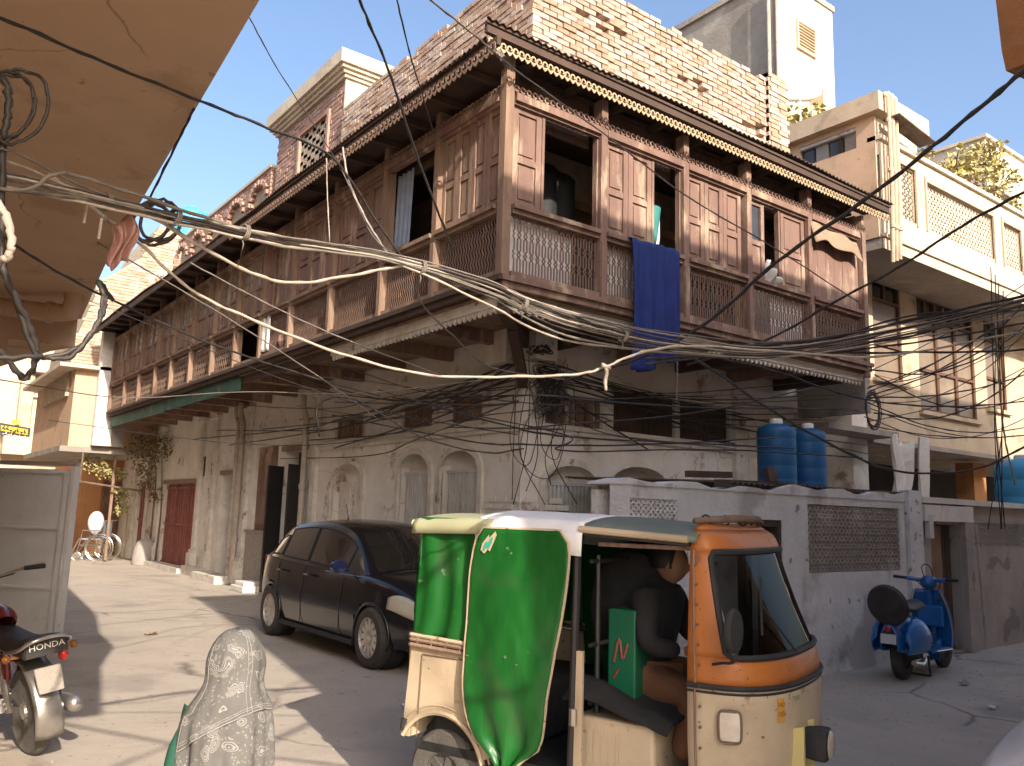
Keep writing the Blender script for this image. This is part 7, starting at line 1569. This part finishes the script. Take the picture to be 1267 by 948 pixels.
for i in range(6):
    u0 = rw.uniform(330, 560); v0 = rw.uniform(440, 560); u1 = rw.uniform(700, 1060); v1 = rw.uniform(455, 570); sag = rw.uniform(0, 35)
    wire([(u0, v0, 10.2), ((u0*2+u1)/3, (v0*2+v1)/3+sag, 8.9), (660+rw.uniform(-25, 40), (v0+v1)/2+rw.uniform(-15, 25), 8.3), ((u0+u1*2)/3+30, (v0+v1*2)/3+sag*.8, 8.8), (u1+40, v1, 10)], rw.choice([.006, .008, .010]), 'cableblack', 'sagging dark wire wrapped round the whitewashed corner below the balcony', group='wires wrapped round the house corner')
for i in range(6):
    u0 = rw.uniform(500, 700)
    u0 = rw.uniform(590, 720); wire([(u0, 440+rw.uniform(-20, 20), 8.0), (u0+rw.uniform(-25, 25), 490, 8.2), (u0+rw.uniform(-40, 40), 560, 8.4), (u0+rw.uniform(-20, 20), 600+rw.uniform(0, 30), 8.5)], .005, 'cableblack', 'loose dark wire end trailing down the whitewashed wall', group='trailing wire ends')

for i, (u, v, d) in enumerate(((128, 249, 2.9), (214, 268, 3.04), (300, 287, 3.24), (520, 331, 3.72), (646, 376, 3.95), (770, 416, 4.35))):
    b = MB(); p = Vector(atd(u, v, d)); q = Vector(atd(u+6, v+2.0, d+.02)); ax = (q-p).normalized(); s1 = ax.cross(Vector((0, 0, 1))).normalized(); s2 = s1.cross(ax)
    for t0 in range(3): b.tube([p+ax*(t0*.008+.004*math.sin(t))+s1*.028*math.cos(t)+s2*.03*math.sin(t) for t in [2*math.pi*j/14 for j in range(14)]], .0035, 5, closed=True)
    b.tube([p-s2*.03, p-s2*.05+s1*.01, p-s2*.075+s1*.004], .003, 4)
    b.build('binding_wire', 'cable', smooth=True, norm=False, label='%s binding wire lashed round the main cable bundle' % ['leftmost', 'second', 'third', 'fourth', 'fifth', 'rightmost'][i]+(' counted from the left' if 0 < i < 5 else ''), cat='binding wire', group='bindings round the cable bundle')
# grit, litter and a drain cover on the street
gr = MB(); rg_ = random.Random(12)
for _ in range(1500):
    if rg_.random() < .5: x, y = rg_.uniform(-.9, -.05), rg_.uniform(1, 17)
    else: x, y = rg_.uniform(-6, 7), rg_.uniform(-5, 12)
    if x > 0 and y > -2.85: y = rg_.uniform(-4.5, -2.9)
    s = rg_.uniform(.004, .016); z = gz(x, y)-.001; a = rg_.uniform(0, 3)
    gr.add([(x+s*math.cos(a), y+s*math.sin(a), z), (x-s*math.sin(a), y+s*math.cos(a)*.8, z), (x-s*math.cos(a)*.9, y-s*math.sin(a), z), (x+s*math.sin(a), y-s*math.cos(a), z), (x, y, z+s*.8)], [(0, 1, 4), (1, 2, 4), (2, 3, 4), (3, 0, 4)])
tag(gr.build('grit', 'patch', kind='stuff', norm=False), 'loose grit and crumbs of mortar scattered over the street', 'grit')
for i, (x, y, mm, lb) in enumerate(((-2.6, -1.9, 'cloth_white', 'crumpled white paper scrap between the girl and the black car'), (2.0, -4.6, 'cloth_white', 'crumpled white scrap on the shaded street beyond the rickshaw'), (-3.4, 3.2, 'browncanvas', 'torn brown cardboard scrap on the sunlit lane'), (3.0, -3.9, 'patch', 'grey stone lying on the shaded street before the scooter'))):
    b = MB(); rl = random.Random(i); s = rl.uniform(.04, .07); b.grid(lambda a, t: (x+s*(a*2-1)+rl.uniform(-.008, .008), y+s*(t*2-1)*.8+rl.uniform(-.008, .008), gz(x, y)+.012+rl.uniform(0, .03)*(1 if mm != 'patch' else 1)+(.03*math.sin(math.pi*a)*math.sin(math.pi*t) if mm == 'patch' else 0)), 6, 6)
    b.build('stone' if mm == 'patch' else 'scrap', mm, solid=.002, norm=False, label=lb, cat='stone' if mm == 'patch' else 'litter')
b = MB(); F_ = lambda x, y, z: (4.9+x, -4.3+y, gz(4.9, -4.3)+.006+z); b.lathe([(.30, 0), (.30, .012), (.27, .014), (.27, .008), (.0, .008)], 28, F=F_); dcov = b.build('drain_cover', 'tin', label='round rusty drain cover in the shaded street near the scooter', cat='drain cover')
